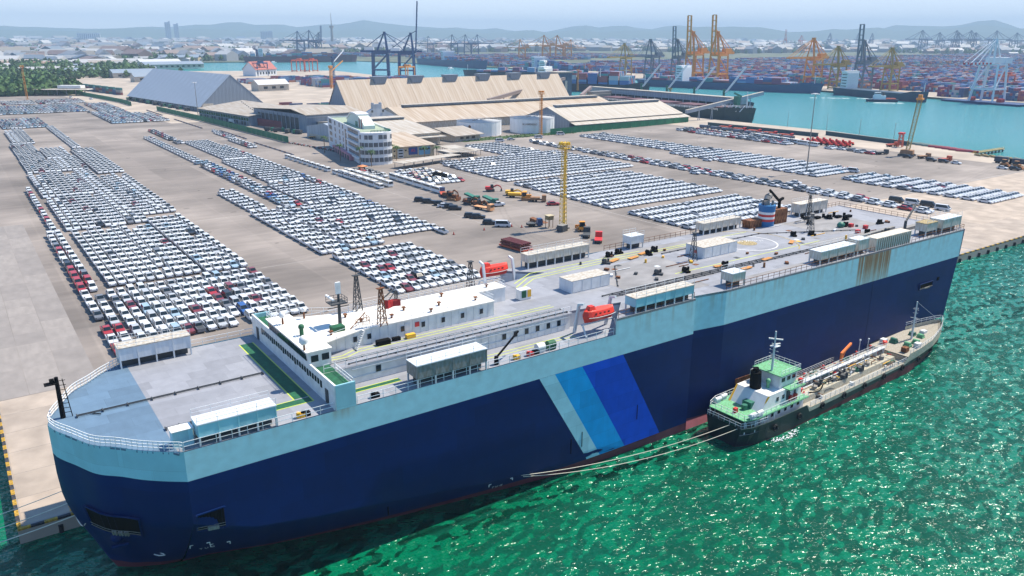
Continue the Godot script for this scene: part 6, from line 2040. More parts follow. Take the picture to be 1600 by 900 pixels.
func machines() -> void:
	light_tower("tall yellow lattice light tower rising behind the car carrier", Vector3(155.2, QUAY, -126.6), 30.4, M.tower_yellow)
	light_tower("orange lattice light tower in front of the white tanks", Vector3(313.8, QUAY, -349.9), 30.0, M.crane_orange)
	light_tower("orange lattice light tower at the far left yard end", Vector3(55.8, QUAY, -887.0), 35.0, M.crane_orange)
	light_tower("yellow lattice light tower beyond the conveyor gallery, left one", Vector3(640, QUAY, -706), 26.0, M.crane_orange, false)
	light_tower("yellow lattice light tower beyond the conveyor gallery, right one", Vector3(560, 0, -470), 20.0, M.crane_olive, false)
	for q in [["slender grey lamp mast standing in the right white ranks", 330.5, -152.4, 38.5], ["slender grey lamp mast by the grey shed roofs", 159.6, -628, 27.0]]:
		var t := thing("lamp_mast", q[0], "lamp mast", Vector3(q[1], QUAY, q[2]), 0, "slender lamp masts")
		var b := MB.new()
		b.cyl(Vector3.ZERO, Vector3(0, q[3], 0), 0.34, 0.14, 8)
		part("mast", b, M.grey, t)
		b = MB.new()
		b.cyl(Vector3(0, q[3] - 0.4, 0), Vector3(0, q[3], 0), 1.4, 1.4, 10)
		part("lamp_ring", b, M.white, t)
		for i in 5:
			b = MB.new()
			b.box(Vector3(1.6 * cos(i * 1.256), q[3] - 0.3, 1.6 * sin(i * 1.256)), Vector3(0.9, 0.4, 0.6), -i * 1.256)
			part("lamp", b, M.white, t)
	for i in 4:
		var t := thing("quay_lamp", "thin two-armed lamp post on the far jetty, %s from the left" % ORD[i], "lamp post", Vector3([503.0, 508.0, 497.0, 490.0][i], QUAY, [-292.0, -262.0, -229.0, -200.0][i]), 0, "lamp posts on the far jetty")
		var b := MB.new()
		b.cyl(Vector3.ZERO, Vector3(0, 11, 0), 0.16, 0.1, 6)
		part("post", b, M.grey, t)
		b = MB.new()
		b.bar(Vector3(-1.4, 11, 0.7), Vector3(1.4, 11, -0.7), 0.12)
		b.box(Vector3(-1.4, 10.95, 0.7), Vector3(0.7, 0.16, 0.4))
		b.box(Vector3(1.4, 10.95, -0.7), Vector3(0.7, 0.16, 0.4))
		part("arms", b, M.grey, t)
	# machines round the yellow tower
	var t := thing("guard_hut", "tan watch hut on legs at the foot of the yellow tower", "hut", Vector3(152.2, QUAY, -130.5))
	var b := MB.new()
	for x in [-0.9, 0.9]:
		for z in [-0.9, 0.9]: b.box(Vector3(x, 1.6, z), Vector3(0.16, 3.2, 0.16))
	part("legs", b, M.wood, t)
	b = MB.new()
	b.box(Vector3(0, 3.6, 0), Vector3(2.2, 1.4, 2.2))
	part("cabin", b, M.tan, t)
	b = MB.new()
	b.box(Vector3(0, 4.4, 0), Vector3(2.7, 0.16, 2.7))
	part("roof", b, M.cream, t)
	dozer("orange bulldozer right of the yellow tower", Vector3(158.6, QUAY, -120.4), 2.6, mat(0.72, 0.28, 0.02, 0.5))
	t = thing("generator", "grey generator box at the foot of the yellow tower", "generator", Vector3(152.6, QUAY, -123.6), 0.3)
	b = MB.new()
	b.box(Vector3(0, 1.1, 0), Vector3(3.2, 2.2, 2.4))
	part("cabinet", b, M.dark, t)
	b = MB.new()
	b.box(Vector3(0, 2.25, 0), Vector3(3.3, 0.1, 2.5))
	part("lid", b, M.grey, t)
	lorry("blue pickup truck beside the tan watch hut", Vector3(149.0, QUAY, -135.0), 1.2, mat(0.02, 0.06, 0.16, 0.4), M.dark, 0.2, 5.6, "pickup truck")
	lorry("dark tractor unit below the orange bulldozer", Vector3(154.6, QUAY, -113.0), 2.4, M.dark, M.dark, 0.2, 6.5)
	lorry("red trailer below the orange bulldozer", Vector3(153.4, QUAY, -105.5), 2.4, M.red, M.red, 0.2, 7.0)
	# red steel stack
	t = thing("steel_beam_stack", "stack of dark red steel ramps behind the white vent house", "steel stack", Vector3(125.6, QUAY, -113.4), 0.12)
	for k in 3:
		for i in 5:
			b = MB.new()
			b.box(Vector3(-1.6 + i * 0.85, 0.5 + k * 0.95, 0), Vector3(0.5, 0.5, 12.0 - k))
			part("beam", b, M.crane_red if k == 0 else mat(0.12, 0.02, 0.025, 0.7), t)
		b = MB.new()
		for z in [-4.5, 0.0, 4.5]: b.box(Vector3(0, 0.14 + k * 0.95, z), Vector3(4.4, 0.26, 0.3))
		part("bearers", b, M.wood, t)
	t = thing("steel_ramp", "brown steel ramp lying alone on the asphalt", "ramp", Vector3(154.6, QUAY, -139.6), 0.35)
	b = MB.new()
	b.extrude(PackedVector2Array([Vector2(-3.4, 0.0), Vector2(3.4, 0.0), Vector2(-3.4, 1.3)]), -1.1, 1.1)
	part("ramp", b, M.rusty, t)
	# excavators and flatbeds in the middle of the yard
	var br := mat(0.4, 0.16, 0.05, 0.7, 0, T.rust, Vector3(0.5, 0.5, 0.5))
	digger("brown excavator on the left flatbed behind the blue lorry", Vector3(150.6, QUAY, -197.5), 0.5, br, 1.0)
	lorry("blue lorry with orange flatbed left of the brown excavators", Vector3(151.5, QUAY, -203.5), 2.7, mat(0.08, 0.12, 0.2, 0.5), M.crane_red, 0.2, 9.0)
	dozer("rusty bulldozer beside the left brown excavator", Vector3(149.2, QUAY, -191.6), 0.5, br)
	digger("brown excavator in the middle of the machine group", Vector3(150.2, QUAY, -180.6), 0.4, br, 0.9)
	digger("rusty excavator right of the machine group", Vector3(151.4, QUAY, -175.0), 0.2, br, 0.8)
	lorry("pale orange low trailer in front of the brown excavators", Vector3(149.4, QUAY, -168.5), 0.25, mat(0.6, 0.3, 0.14, 0.7), mat(0.6, 0.3, 0.14, 0.7), 0.2, 9.0)
	for q in [[154.0, -184.5, "dark green tipper with raised body behind the middle excavator"], [157.0, -175.5, "dark green tipper with raised body right of the excavators"]]:
		t = lorry(q[2], Vector3(q[0], QUAY, q[1]), 0.35, M.tankgreen, M.tankgreen, 0.2, 7.0)
		b = MB.new()
		b.xf = Transform3D(Basis(Vector3.RIGHT, 0.25), Vector3(0, 2.6, -0.8))
		b.box(Vector3.ZERO, Vector3(2.4, 0.7, 4.6))
		part("tipping_body", b, M.tankgreen, t)
	digger("red loader crane at the edge of the square right lot", Vector3(173.0, QUAY, -199.5), 1.0, M.red, 0.8)
	digger("yellow excavator beside the red loader crane", Vector3(175.0, QUAY, -187.0), 0.9, M.yellow, 0.7)
	lorry("yellow concrete lorry with red chassis by the right lot", Vector3(174.6, QUAY, -181.4), 0.8, M.yellow, M.yellow, 1.0, 8.0)
	dozer("orange wheel loader right of the yellow lorry", Vector3(174.4, QUAY, -174.8), 0.9, M.crane_orange)
	lorry("brown tipper at the right end of the yellow machines", Vector3(176.6, QUAY, -169.6), 0.9, M.wood, M.wood, 0.9, 6.5)
	lorry("black box lorry parked above the bus rows", Vector3(170.0, QUAY, -238.0), 0.5, M.black, M.black, 2.2, 7.0)
	t = thing("gate_hut", "small orange guard hut below the office building", "hut", Vector3(150.5, QUAY, -281.0), 0.2)
	b = MB.new()
	b.box(Vector3(0, 1.2, 0), Vector3(3.0, 2.4, 3.0))
	part("walls", b, M.tan, t)
	b = MB.new()
	b.frustum(Vector3(0, 2.7, 0), Vector3(4.2, 0.7, 4.2), Vector2(0.6, 0.6))
	part("roof", b, mat(0.6, 0.22, 0.08, 0.7), t)
	b = MB.new()
	b.box(Vector3(0, 1.5, 1.52), Vector3(1.4, 0.9, 0.06))
	part("window", b, M.glass, t)
	# forklifts with dark canopies along the right edge
	var fb := mat(0.36, 0.17, 0.06, 0.7, 0, T.rustlight, Vector3(0.6, 0.6, 0.6))
	var first := thing("wheel_loader", "brown wheel loader, first from the left in the waterside row", "loader", Vector3(432, QUAY, -106), 0.1, "brown loaders parked in the waterside row")
	b = MB.new()
	b.frustum(Vector3(0, 1.5, 0.6), Vector3(2.8, 1.8, 3.4), Vector2(2.5, 3.0))
	part("body", b, fb, first)
	b = MB.new()
	b.frustum(Vector3(0, 3.1, 0.3), Vector3(1.8, 1.5, 1.8), Vector2(1.6, 1.5))
	part("cab", b, M.glass, first)
	b = MB.new()
	b.box(Vector3(0, 3.95, 0.3), Vector3(2.0, 0.2, 2.0))
	part("cab_roof", b, fb, first)
	b = MB.new()
	b.frustum(Vector3(0, 0.8, 3.2), Vector3(3.0, 1.3, 1.4), Vector2(3.0, 0.5), 0.0, Vector2(0, -0.4))
	part("bucket", b, fb, first)
	for x in [-1.2, 1.2]:
		for z in [-0.9, 2.0]:
			b = MB.new()
			b.cyl(Vector3(x - 0.3, 0.75, z), Vector3(x + 0.3, 0.75, z), 0.75, 0.75, 10)
			part("wheel", b, M.rubber, first)
	for i in range(1, 8): dup(first, "brown wheel loader, %s from the left in the waterside row" % ORD[i], Vector3(432.0 - i * 0.5, QUAY, -106 + i * 6.3), 0.1 + 0.03 * (i % 3))
	for i in 6: lorry("dark canopied lorry behind the brown loaders, %s from the left" % ORD[i], Vector3(446.0 - i * 0.4, QUAY, -112 + i * 9.0), 0.2, M.black, mat(0.03, 0.05, 0.08, 0.6), 2.4, 9.0)
	# red tractors packed by the waterside
	var rt: Node3D
	for i in 26:
		var p := Vector3(431.0 + (i % 4) * 5.2, QUAY, -226.0 + int(i / 4) * 4.6)
		if i == 0:
			rt = thing("tractor", "red tractor packed in the waterside block right of the lamp mast", "tractor", p, 0.4, "red tractors packed by the waterside")
			b = MB.new()
			b.frustum(Vector3(0, 1.3, 0.8), Vector3(1.1, 1.0, 2.2), Vector2(0.9, 2.0))
			part("bonnet", b, M.orange, rt)
			b = MB.new()
			b.frustum(Vector3(0, 1.9, -0.8), Vector3(1.5, 1.7, 1.4), Vector2(1.3, 1.2))
			part("cab", b, M.red, rt)
			for q in [[-0.95, -1.0, 0.85], [0.95, -1.0, 0.85], [-0.8, 1.5, 0.5], [0.8, 1.5, 0.5]]:
				b = MB.new()
				b.cyl(Vector3(q[0] - 0.2, q[2], q[1]), Vector3(q[0] + 0.2, q[2], q[1]), q[2], q[2], 9)
				part("wheel", b, M.rubber, rt)
		else: dup(rt, "red tractor packed in the waterside block right of the lamp mast", p, 0.4 + rng.randf_range(-0.3, 0.3))
	for i in 5: lorry("red flatbed lorry at the waterside fence, %s from the left" % ORD[i], Vector3(452.0 - i * 1.0, QUAY, -308 + i * 14.0), 0.1, M.red, M.crane_red, 0.9, 10.0)
	for i in 8: lorry("grey lorry in the dark waterside row, %s from the left" % ORD[i], Vector3(441.0 - i * 0.8, QUAY, -318 + i * 11.0), 0.15, mat(0.1, 0.12, 0.15, 0.5), mat(0.12, 0.15, 0.2, 0.6), 1.6, 8.0)
	# crawler crane on the right shore
	t = thing("crawler_crane", "yellow lattice boom crane on a truck by the right shore", "crane", Vector3(430, QUAY, -157), 0.3)
	b = MB.new()
	for s in [-1.0, 1.0]: b.extrude(PackedVector2Array([Vector2(-4.5, 0.4), Vector2(-4.0, 0.0), Vector2(4.0, 0.0), Vector2(4.5, 0.4), Vector2(4.0, 1.1), Vector2(-4.0, 1.1)]), s * 2.2 - 0.5, s * 2.2 + 0.5)
	part("tracks", b, M.dark, t)
	b = MB.new()
	b.frustum(Vector3(0, 2.3, 0), Vector3(4.6, 2.2, 7.0), Vector2(4.2, 6.4))
	part("machinery_house", b, M.wood, t)
	b = MB.new()
	b.lattice(Vector3(0.5, 2.5, 0), Vector3(5.0, 31.0, 1.5), 1.8, 2.2, 16, 0.2)
	part("lattice_boom", b, M.crane_olive, t)
	b = MB.new()
	b.box(Vector3(5.2, 31.4, 1.5), Vector3(4.2, 1.0, 3.4))
	b.box(Vector3(5.2, 33.0, 1.5), Vector3(2.4, 1.6, 2.0))
	part("boom_head", b, M.crane_orange, t)
	for q in [[423.0, -168.0, M.dark, "dark trailer left of the lattice boom crane"], [428.0, -146.0, M.wood, "brown lorry right of the lattice boom crane"], [427.5, -134.0, M.crane_red, "red lorry farther right of the lattice boom crane"], [461.0, -184.0, M.crane_red, "dark red lorry behind the lattice boom crane"]]:
		lorry(q[3], Vector3(q[0], QUAY, q[1]), 1.3, q[2], q[2], 0.6, 8.0)
	t = thing("ship_loader", "small red gantry by the inner basin wall", "gantry", Vector3(463.0, QUAY, -180), 0.2)
	b = MB.new()
	b.lattice(Vector3.ZERO, Vector3(0, 8, 0), 2.6, 2.0, 4, 0.3)
	part("tower", b, M.crane_red, t)
	b = MB.new()
	b.box(Vector3(0, 8.4, 0), Vector3(4.0, 1.0, 3.0))
	part("cabin", b, M.red, t)
	# stacked timber and pipes on the right shore
	for i in 9:
		t = thing("pipe_bundle", "bundle of long %s pipes on the right shore, %s from the left" % ["dark red" if i > 3 else "green grey", ORD[i]], "pipe bundle", Vector3(485.0 - i * 1.2, QUAY, -184.0 + i * 4.8), 1.9, "bundles of long pipes on the right shore")
		for k in 5:
			b = MB.new()
			b.cyl(Vector3(-6, 0.35 + 0.5 * int(k / 3), -0.8 + (k % 3) * 0.7 + 0.35 * int(k / 3)), Vector3(6, 0.35 + 0.5 * int(k / 3), -0.8 + (k % 3) * 0.7 + 0.35 * int(k / 3)), 0.33, 0.33, 7)
			part("pipe", b, mat(0.3, 0.04, 0.07, 0.7) if i > 3 else mat(0.15, 0.22, 0.2, 0.7), t)
	for i in 10:
		t = thing("plank_pile", "pile of yellow planks near the small jetty, %s from the left" % ORD[i], "planks", Vector3(464.0 + (i % 2) * 3.0, QUAY, -134.0 + i * 2.2), 1.2, "yellow plank piles near the small jetty")
		for k in 4:
			b = MB.new()
			b.box(Vector3(0, 0.2 + 0.22 * k, 0), Vector3(5.0 - 0.4 * k, 0.2, 0.9))
			part("plank", b, M.tan, t)
	# cones
	for q in [[144.2, -136.0, "red white cone on the asphalt left of the lone van"], [131.0, -140.0, "orange cone on the asphalt left of the steel stack"], [119.0, -140.5, "orange cone at the corner of the white car block"], [142.0, -139.0, "small orange cone beside the lone white van"]]:
		t = thing("traffic_cone", q[2], "traffic cone", Vector3(q[0], QUAY, q[1]), 0, "traffic cones in the yard")
		b = MB.new()
		b.cyl(Vector3(0, 0.06, 0), Vector3(0, 1.0, 0), 0.3, 0.06, 8)
		part("cone", b, M.orange, t)
		b = MB.new()
		b.box(Vector3(0, 0.03, 0), Vector3(0.8, 0.06, 0.8))
		part("base", b, M.rubber, t)
	for i in 3:
		t = thing("safety_post", "red post in the group of three above the right white ranks, %s from left" % ORD[i], "post", Vector3(352.0 + i * 0.3, QUAY, -146.5 + i * 2.4), 0, "red posts above the white ranks")
		b = MB.new()
		b.cyl(Vector3.ZERO, Vector3(0, 1.9, 0), 0.3, 0.2, 7)
		part("post", b, M.crane_red, t)
		b = MB.new()
		b.ball(Vector3(0, 2.1, 0), Vector3(0.26, 0.26, 0.26), 6, 4)
		part("top", b, M.red, t)
	# low concrete barriers along the road
	for q in [[128.5, -700.0, -640.0], [129.5, -600.0, -520.0], [137.0, -500.0, -440.0], [136.0, -420.0, -352.0]]:
		var bt := thing("road_barrier", "low dark barrier along the road between z %d" % 0, "barrier", Vector3(q[0] + 4.5, QUAY, q[1]))
		bt.set_meta("label", {-700.0: "low barrier along the road, farthest piece", -600.0: "low barrier along the road behind the mid lot", -500.0: "low barrier along the road beside the dark cars", -420.0: "low barrier along the road nearest the office"}[q[1]])
		var n := int((q[2] - q[1]) / 4.0)
		for i in n:
			b = MB.new()
			b.frustum(Vector3(i * 0.05, 0.4, i * 4.0 + 2.0), Vector3(0.7, 0.8, 3.7), Vector2(0.3, 3.7))
			part("barrier_block", b, mat(0.2, 0.14, 0.12, 0.9) if i % 2 else mat(0.35, 0.3, 0.28, 0.9), bt)
# ---------------------------------------------------------------- buildings of the port
func gable_house(t: Node3D, w: float, l: float, eave: float, ridge: float, wall: Material, roof: Material, monitor := 0.0) -> void:
	# ridge along local x; w is along z (near side at z = 0, far side at z = -w), l along +x
	var b := MB.new()
	b.extrude(PackedVector2Array([Vector2(0, 0), Vector2(0, eave), Vector2(-w / 2, ridge), Vector2(-w, eave), Vector2(-w, 0)]), 0, l)
	part("walls", b, wall, t)
	var slope := Vector2(w / 2, ridge - eave)
	var nn := Vector2(slope.y, slope.x).normalized() * 0.25
	var panels := maxi(3, int(l / 14.0))
	for s in [0, 1]:
		for i in panels:
			b = MB.new()
			var e := Vector2(1.2, eave - 1.2 * slope.y / slope.x)
			var prof := PackedVector2Array([Vector2(1.2, e.y), Vector2(-w / 2, ridge), Vector2(-w / 2, ridge) + Vector2(0, 0.3), Vector2(1.2, e.y + 0.3)])
			if s == 1:
				for k in 4: prof[k].x = -w - prof[k].x
			b.extrude(prof, -0.6 + (l + 1.2) * i / panels + 0.03, -0.6 + (l + 1.2) * (i + 1) / panels - 0.03)
			part("roof_panel", b, roof, t)
	if monitor > 0:
		b = MB.new()
		b.box(Vector3(l / 2 + l * 0.02, ridge + monitor / 2 + 0.1, -w / 2), Vector3(l * 0.92, monitor, w * 0.09))
		var m := part("ridge_vent", b, M.bluewall, t)
		b = MB.new()
		b.box(Vector3(l / 2 + l * 0.02, ridge + monitor + 0.2, -w / 2), Vector3(l * 0.93, 0.2, w * 0.12))
		part("vent_roof", b, M.paleroof, m)

func windows(t: Node3D, x0: float, x1: float, n: int, y: float, z: float, w: float, h: float, mt: Material, along_z := false) -> void:
	for i in n:
		var e := lerpf(x0, x1, (i + 0.5) / n)
		var b := MB.new()
		if along_z: b.box(Vector3(z, y, e), Vector3(0.14, h, w))
		else: b.box(Vector3(e, y, z), Vector3(w, h, 0.14))
		part("window", b, mt, t)

func office() -> void:
	# local: the long left face is x = 0 from z = 0 (near) to z = -86
	var t := thing("office_building", "white five storey office with stepped stair tower and rounded front", "office building", Vector3(157.5, QUAY, -296), -0.195)
	var b := MB.new()
	b.box(Vector3(8.5, 8.3, -45), Vector3(17, 16.6, 82))
	var core := part("walls", b, M.building, t)
	b = MB.new()
	for i in 10:
		var e := PI * i / 10.0
		var f := PI * (i + 1) / 10.0
		var p := Vector3(8.5 - 8.5 * cos(e), 0, -4.0 + 5.0 * sin(e))
		var q := Vector3(8.5 - 8.5 * cos(f), 0, -4.0 + 5.0 * sin(f))
		b.quad(p, q, q + Vector3(0, 16.6, 0), p + Vector3(0, 16.6, 0))
		b.tri(p + Vector3(0, 16.6, 0), q + Vector3(0, 16.6, 0), Vector3(8.5, 16.6, -4))
	part("rounded_front", b, M.building, t)
	for k in 4:
		for i in 10:
			b = MB.new()
			var e := PI * (i + 0.08) / 10.0
			var f := PI * (i + 0.92) / 10.0
			var p := Vector3(8.5 - 8.6 * cos(e), 1.6 + k * 3.9, -4.0 + 5.1 * sin(e))
			var q := Vector3(8.5 - 8.6 * cos(f), 1.6 + k * 3.9, -4.0 + 5.1 * sin(f))
			if k == 3 and i % 3 == 1: continue
			b.quad(p, q, q + Vector3(0, 2.2, 0), p + Vector3(0, 2.2, 0))
			part("window", b, M.officeglass, t)
	b = MB.new()
	b.box(Vector3(8.5, 16.72, -45), Vector3(16.2, 0.24, 81.2))
	part("roof", b, M.roofgreen, t)
	b = MB.new()
	for q in [[0.2, -45.0, 0.4, 82.0], [16.8, -45.0, 0.4, 82.0]]: b.box(Vector3(q[0], 17.1, q[1]), Vector3(q[2], 1.1, q[3]))
	b.box(Vector3(8.5, 17.1, -85.8), Vector3(17, 1.1, 0.4))
	part("parapet", b, M.building, t)
	for k in 4:
		windows(t, -83, -73, 1, 4.9 + k * 3.6, -0.03, 7.5, 2.3, M.officeglass, true)
		windows(t, -68, -62, 1, 4.9 + k * 3.6, -0.03, 2.8, 2.3, M.officeglass, true)
		windows(t, -56, -50, 1, 4.9 + k * 3.6, -0.03, 2.8, 2.3, M.officeglass, true)
		windows(t, -46, -42, 1, 4.9 + k * 3.6, -0.03, 2.2, 2.3, M.officeglass, true)
		windows(t, -31, -7, 4, 4.7 + k * 3.7, -0.05, 5.6, 2.0, M.officeglass, true)
		b = MB.new()
		b.box(Vector3(-0.5, 3.0 + k * 3.7, -19), Vector3(1.2, 1.0, 25))
		part("balcony", b, M.building, t)
	b = MB.new()
	b.box(Vector3(-0.06, 8.6, -37), Vector3(0.2, 13.0, 3.4))
	part("stair_glazing", b, M.officeglass, t)
	b = MB.new()
	b.box(Vector3(-1.2, 1.7, -42), Vector3(2.4, 3.2, 44))
	var pk := part("pink_arcade", b, M.pink, t)
	for i in 7:
		b = MB.new()
		b.box(Vector3(-2.45, 1.3, -60.5 + i * 6.2), Vector3(0.1, 2.4, 3.8))
		part("doorway", b, M.dark, pk)
	# the stair tower with its arched white cap
	b = MB.new()
	b.extrude(PackedVector2Array([Vector2(-16, 16.7), Vector2(-16, 18.6), Vector2(-20, 20.4), Vector2(-28, 22.6), Vector2(-38, 23.2), Vector2(-46, 22.8), Vector2(-56, 19.0), Vector2(-58, 16.7)]), 5.5, 11.5)
	var tw := part("stair_tower", b, M.mint, t)
	b = MB.new()
	b.extrude(PackedVector2Array([Vector2(-30, 22.9), Vector2(-38, 23.3), Vector2(-46, 22.9), Vector2(-57, 18.7), Vector2(-57.4, 19.3), Vector2(-46.4, 23.5), Vector2(-38, 23.9), Vector2(-30, 23.5)]), 5.1, 11.9)
	part("tower_roof", b, M.white, tw)
	for x in [-21.0, -26.0]:
		b = MB.new()
		b.box(Vector3(5.4, 19.2, x), Vector3(0.3, 5.0, 1.6))
		part("brown_stripe", b, mat(0.28, 0.12, 0.1, 0.7), tw)
	b = MB.new()
	b.box(Vector3(5.4, 18.2, -33), Vector3(0.24, 2.6, 5.0))
	part("tower_window", b, M.tankgreen, tw)
	b = MB.new()
	b.rail([Vector3(15.5, 16.8, -12), Vector3(16.4, 16.8, -4), Vector3(12, 16.8, 0.2), Vector3(5, 16.8, 0.2)], 1.0, 1.6, 0.2)
	part("roof_rail", b, M.tankgreen, t)

func palm(at: Vector3, h: float, label: String) -> void:
	var t := thing("palm_tree", label, "palm tree", at, 0, "palms round the office building")
	var b := MB.new()
	b.tube([Vector3.ZERO, Vector3(0.15, h * 0.5, 0.1), Vector3(0.05, h, 0)], 0.22, 6)
	part("trunk", b, M.trunk, t)
	b = MB.new()
	for i in 26:
		var a := TAU * i / 26.0 * 2.6
		var up := rng.randf_range(-0.35, 0.9)
		var d := Vector3(cos(a), up, sin(a)).normalized()
		var s := d.cross(Vector3.UP).normalized()
		var p := Vector3(0.05, h, 0)
		var len := rng.randf_range(2.3, 3.4)
		for k in 4:
			var q := p + d * len / 4.0
			var w := 0.42 * (1.0 - k * 0.2)
			b.quad(p - s * w, p + s * w, q + s * w * 0.8 - Vector3(0, 0.16, 0), q - s * w * 0.8 - Vector3(0, 0.16, 0))
			p = q
			d = (d + Vector3(0, -0.34, 0)).normalized()
	part("fronds", b, M.leaf, t)

func leafy(size: Vector3, n: int, seed_: int) -> ArrayMesh:
	# a crown of many small leaf clumps
	var r := RandomNumberGenerator.new()
	r.seed = seed_
	var b := MB.new()
	for i in n:
		var d := Vector3(r.randfn(), r.randfn(), r.randfn()).normalized()
		var k := 0.45 + 0.55 * pow(r.randf(), 0.5)
		k *= 0.82 + 0.3 * sin(d.x * 5.0 + seed_) * cos(d.z * 4.0 + d.y * 3.0)
		var p := Vector3(d.x * size.x, d.y * size.y, d.z * size.z) * k
		var a := Vector3(r.randfn(), r.randfn(), r.randfn()).normalized()
		var c := a.cross(d + Vector3(0.01, 0, 0)).normalized()
		var w := r.randf_range(0.14, 0.26) * size.x
		var sh := r.randf_range(0.6, 1.25)
		b.col = Color(sh, sh, sh * 0.9)
		b.quad(p - a * w - c * w, p + a * w - c * w * 0.6, p + a * w * 0.8 + c * w, p - a * w * 0.7 + c * w)
	return b.mesh(true)

func buildings() -> void:
	office()
	for q in [[159.5, -352.0, 9.0, "dark palm at the far left end of the office building"], [154.5, -318.0, 8.5, "dark palm beside the pink arcade of the office building"], [156.0, -296.0, 9.5, "bright palm left of the rounded office front"], [160.0, -291.0, 8.0, "smaller palm right in front of the office corner"], [176.0, -300.0, 9.0, "palm between the office front and the low annex"], [180.5, -303.0, 7.5, "smaller palm right of the office front"], [205.6, -303.0, 5.5, "small palm before the blue panel of the annex"], [196.5, -301.0, 6.0, "small palm left of the blue sign on the annex"]]:
		palm(Vector3(q[0], QUAY, q[1]), q[2], q[3])
	# sheds
	var t := thing("storage_shed", "steep grey blue storage hall with long sloping roof at far left", "storage hall", Vector3(170, QUAY, -656), 0.14)
	var holder := Node3D.new()
	holder.name = "hall"
	t.add_child(holder)
	var b := MB.new()
	# ridge along local -z: build with a quarter turn
	var q4 := Basis(Vector3.UP, PI / 2)
	b.xf = Transform3D(q4, Vector3(0, 0, 0))
	b.extrude(PackedVector2Array([Vector2(0.4, 0), Vector2(0.4, 5.2), Vector2(29, 30.6), Vector2(58, 5.2), Vector2(58, 0)]), 0, 187)
	holder.free()
	part("walls", b, M.bluewall, t)
	for i in 12:
		b = MB.new()
		b.xf = Transform3D(q4, Vector3.ZERO)
		b.extrude(PackedVector2Array([Vector2(-1.4, 3.8), Vector2(29, 30.8), Vector2(29, 31.2), Vector2(-1.6, 4.1)]), 187.6 * i / 12 - 0.3 + 0.04, 187.6 * (i + 1) / 12 - 0.3 - 0.04)
		part("roof_panel", b, M.steelblue, t)
		b = MB.new()
		b.xf = Transform3D(q4, Vector3.ZERO)
		b.extrude(PackedVector2Array([Vector2(59.4, 3.8), Vector2(29, 30.8), Vector2(29, 31.2), Vector2(59.6, 4.1)]), 187.6 * i / 12 - 0.3 + 0.04, 187.6 * (i + 1) / 12 - 0.3 - 0.04)
		part("roof_panel", b, M.steelblue, t)
	b = MB.new()
	for i in 30: b.box(Vector3(0.2, 2.0, -3 - i * 6.1), Vector3(0.5, 4.2, 0.8))
	part("buttresses", b, M.steelblue, t)
	b = MB.new()
	b.box(Vector3(6, 3.5, -0.1), Vector3(10, 7, 0.4))
	part("gable_door", b, M.offwhite, t)
	t = thing("grey_warehouse", "low warehouse with tan hip roof and slotted walls by the fence", "warehouse", Vector3(169, QUAY, -519), 0.14)
	b = MB.new()
	b.slab(PackedVector2Array([Vector2(0, 0), Vector2(38, 0), Vector2(38, -92), Vector2(0, -92)]), 0, 7.0)
	part("walls", b, M.bluewall, t)
	b = MB.new()
	b.tri(Vector3(-0.6, 7.1, 0.6), Vector3(38.6, 7.1, 0.6), Vector3(38.6, 11.6, -3.0))
	b.quad(Vector3(0, 0.0, 0.1), Vector3(38, 0, 0.1), Vector3(38, 11.0, 0.1), Vector3(0, 7.0, 0.1))
	part("gable_wall", b, M.bluewall, t)
	for i in 8:
		b = MB.new()
		b.xf = Transform3D(q4, Vector3.ZERO)
		b.extrude(PackedVector2Array([Vector2(-1.2, 6.9), Vector2(39, 11.4), Vector2(39, 11.8), Vector2(-1.2, 7.3)]), 94.0 * i / 8 - 1.0 + 0.03, 94.0 * (i + 1) / 8 - 1.0 - 0.03)
		part("roof_panel", b, M.greyroof, t)
	for i in 20:
		b = MB.new()
		b.box(Vector3(-0.05, 4.6, -3 - i * 4.5), Vector3(0.16, 2.2, 3.2))
		part("window", b, M.glass, t)
		b = MB.new()
		b.box(Vector3(-0.08, 1.5, -3 - i * 4.5), Vector3(0.2, 2.6, 2.8))
		part("loading_door", b, M.dark if i % 3 else M.grey, t)
	b = MB.new()
	for i in 9: b.cyl(Vector3(10 + i * 2.8, 8.2 + i * 0.32, -8 - i * 9.0), Vector3(10 + i * 2.8, 9.2 + i * 0.32, -8 - i * 9.0), 0.5, 0.5, 7)
	part("roof_vents", b, M.grey, t)
	t = thing("open_warehouse", "warehouse with shaded open front beside the tan roofed warehouse", "warehouse", Vector3(188, QUAY, -452), 0.14)
	b = MB.new()
	b.slab(PackedVector2Array([Vector2(0, 0), Vector2(44, 0), Vector2(44, -80), Vector2(0, -80)]), 0, 12.0)
	part("walls", b, M.bluewall, t)
	b = MB.new()
	b.extrude(PackedVector2Array([Vector2(1, 11.9), Vector2(-20, 14.8), Vector2(-20, 15.2), Vector2(1, 12.3)]), -1, 45)
	b.extrude(PackedVector2Array([Vector2(-81, 11.9), Vector2(-20, 14.8), Vector2(-20, 15.2), Vector2(-81, 12.3)]), -1, 45)
	part("roof", b, M.greyroof, t)
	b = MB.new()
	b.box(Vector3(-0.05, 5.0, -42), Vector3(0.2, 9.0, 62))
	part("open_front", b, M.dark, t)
	b = MB.new()
	for i in 11: b.box(Vector3(-0.3, 5.5, -10 - i * 6.4), Vector3(0.5, 11, 0.4))
	b.box(Vector3(22, 10.5, 0.2), Vector3(44.4, 0.5, 0.5))
	part("frame", b, M.steelblue, t)
	t = thing("great_shed", "huge steep shed with tan roof and dark ridge boxes", "storage hall", Vector3(237, QUAY, -485))
	b = MB.new()
	b.extrude(PackedVector2Array([Vector2(0, 0), Vector2(-0.5, 1.0), Vector2(-27, 31.2), Vector2(-53.5, 1.0), Vector2(-54, 0)]), 0, 218)
	part("walls", b, M.bluewall, t)
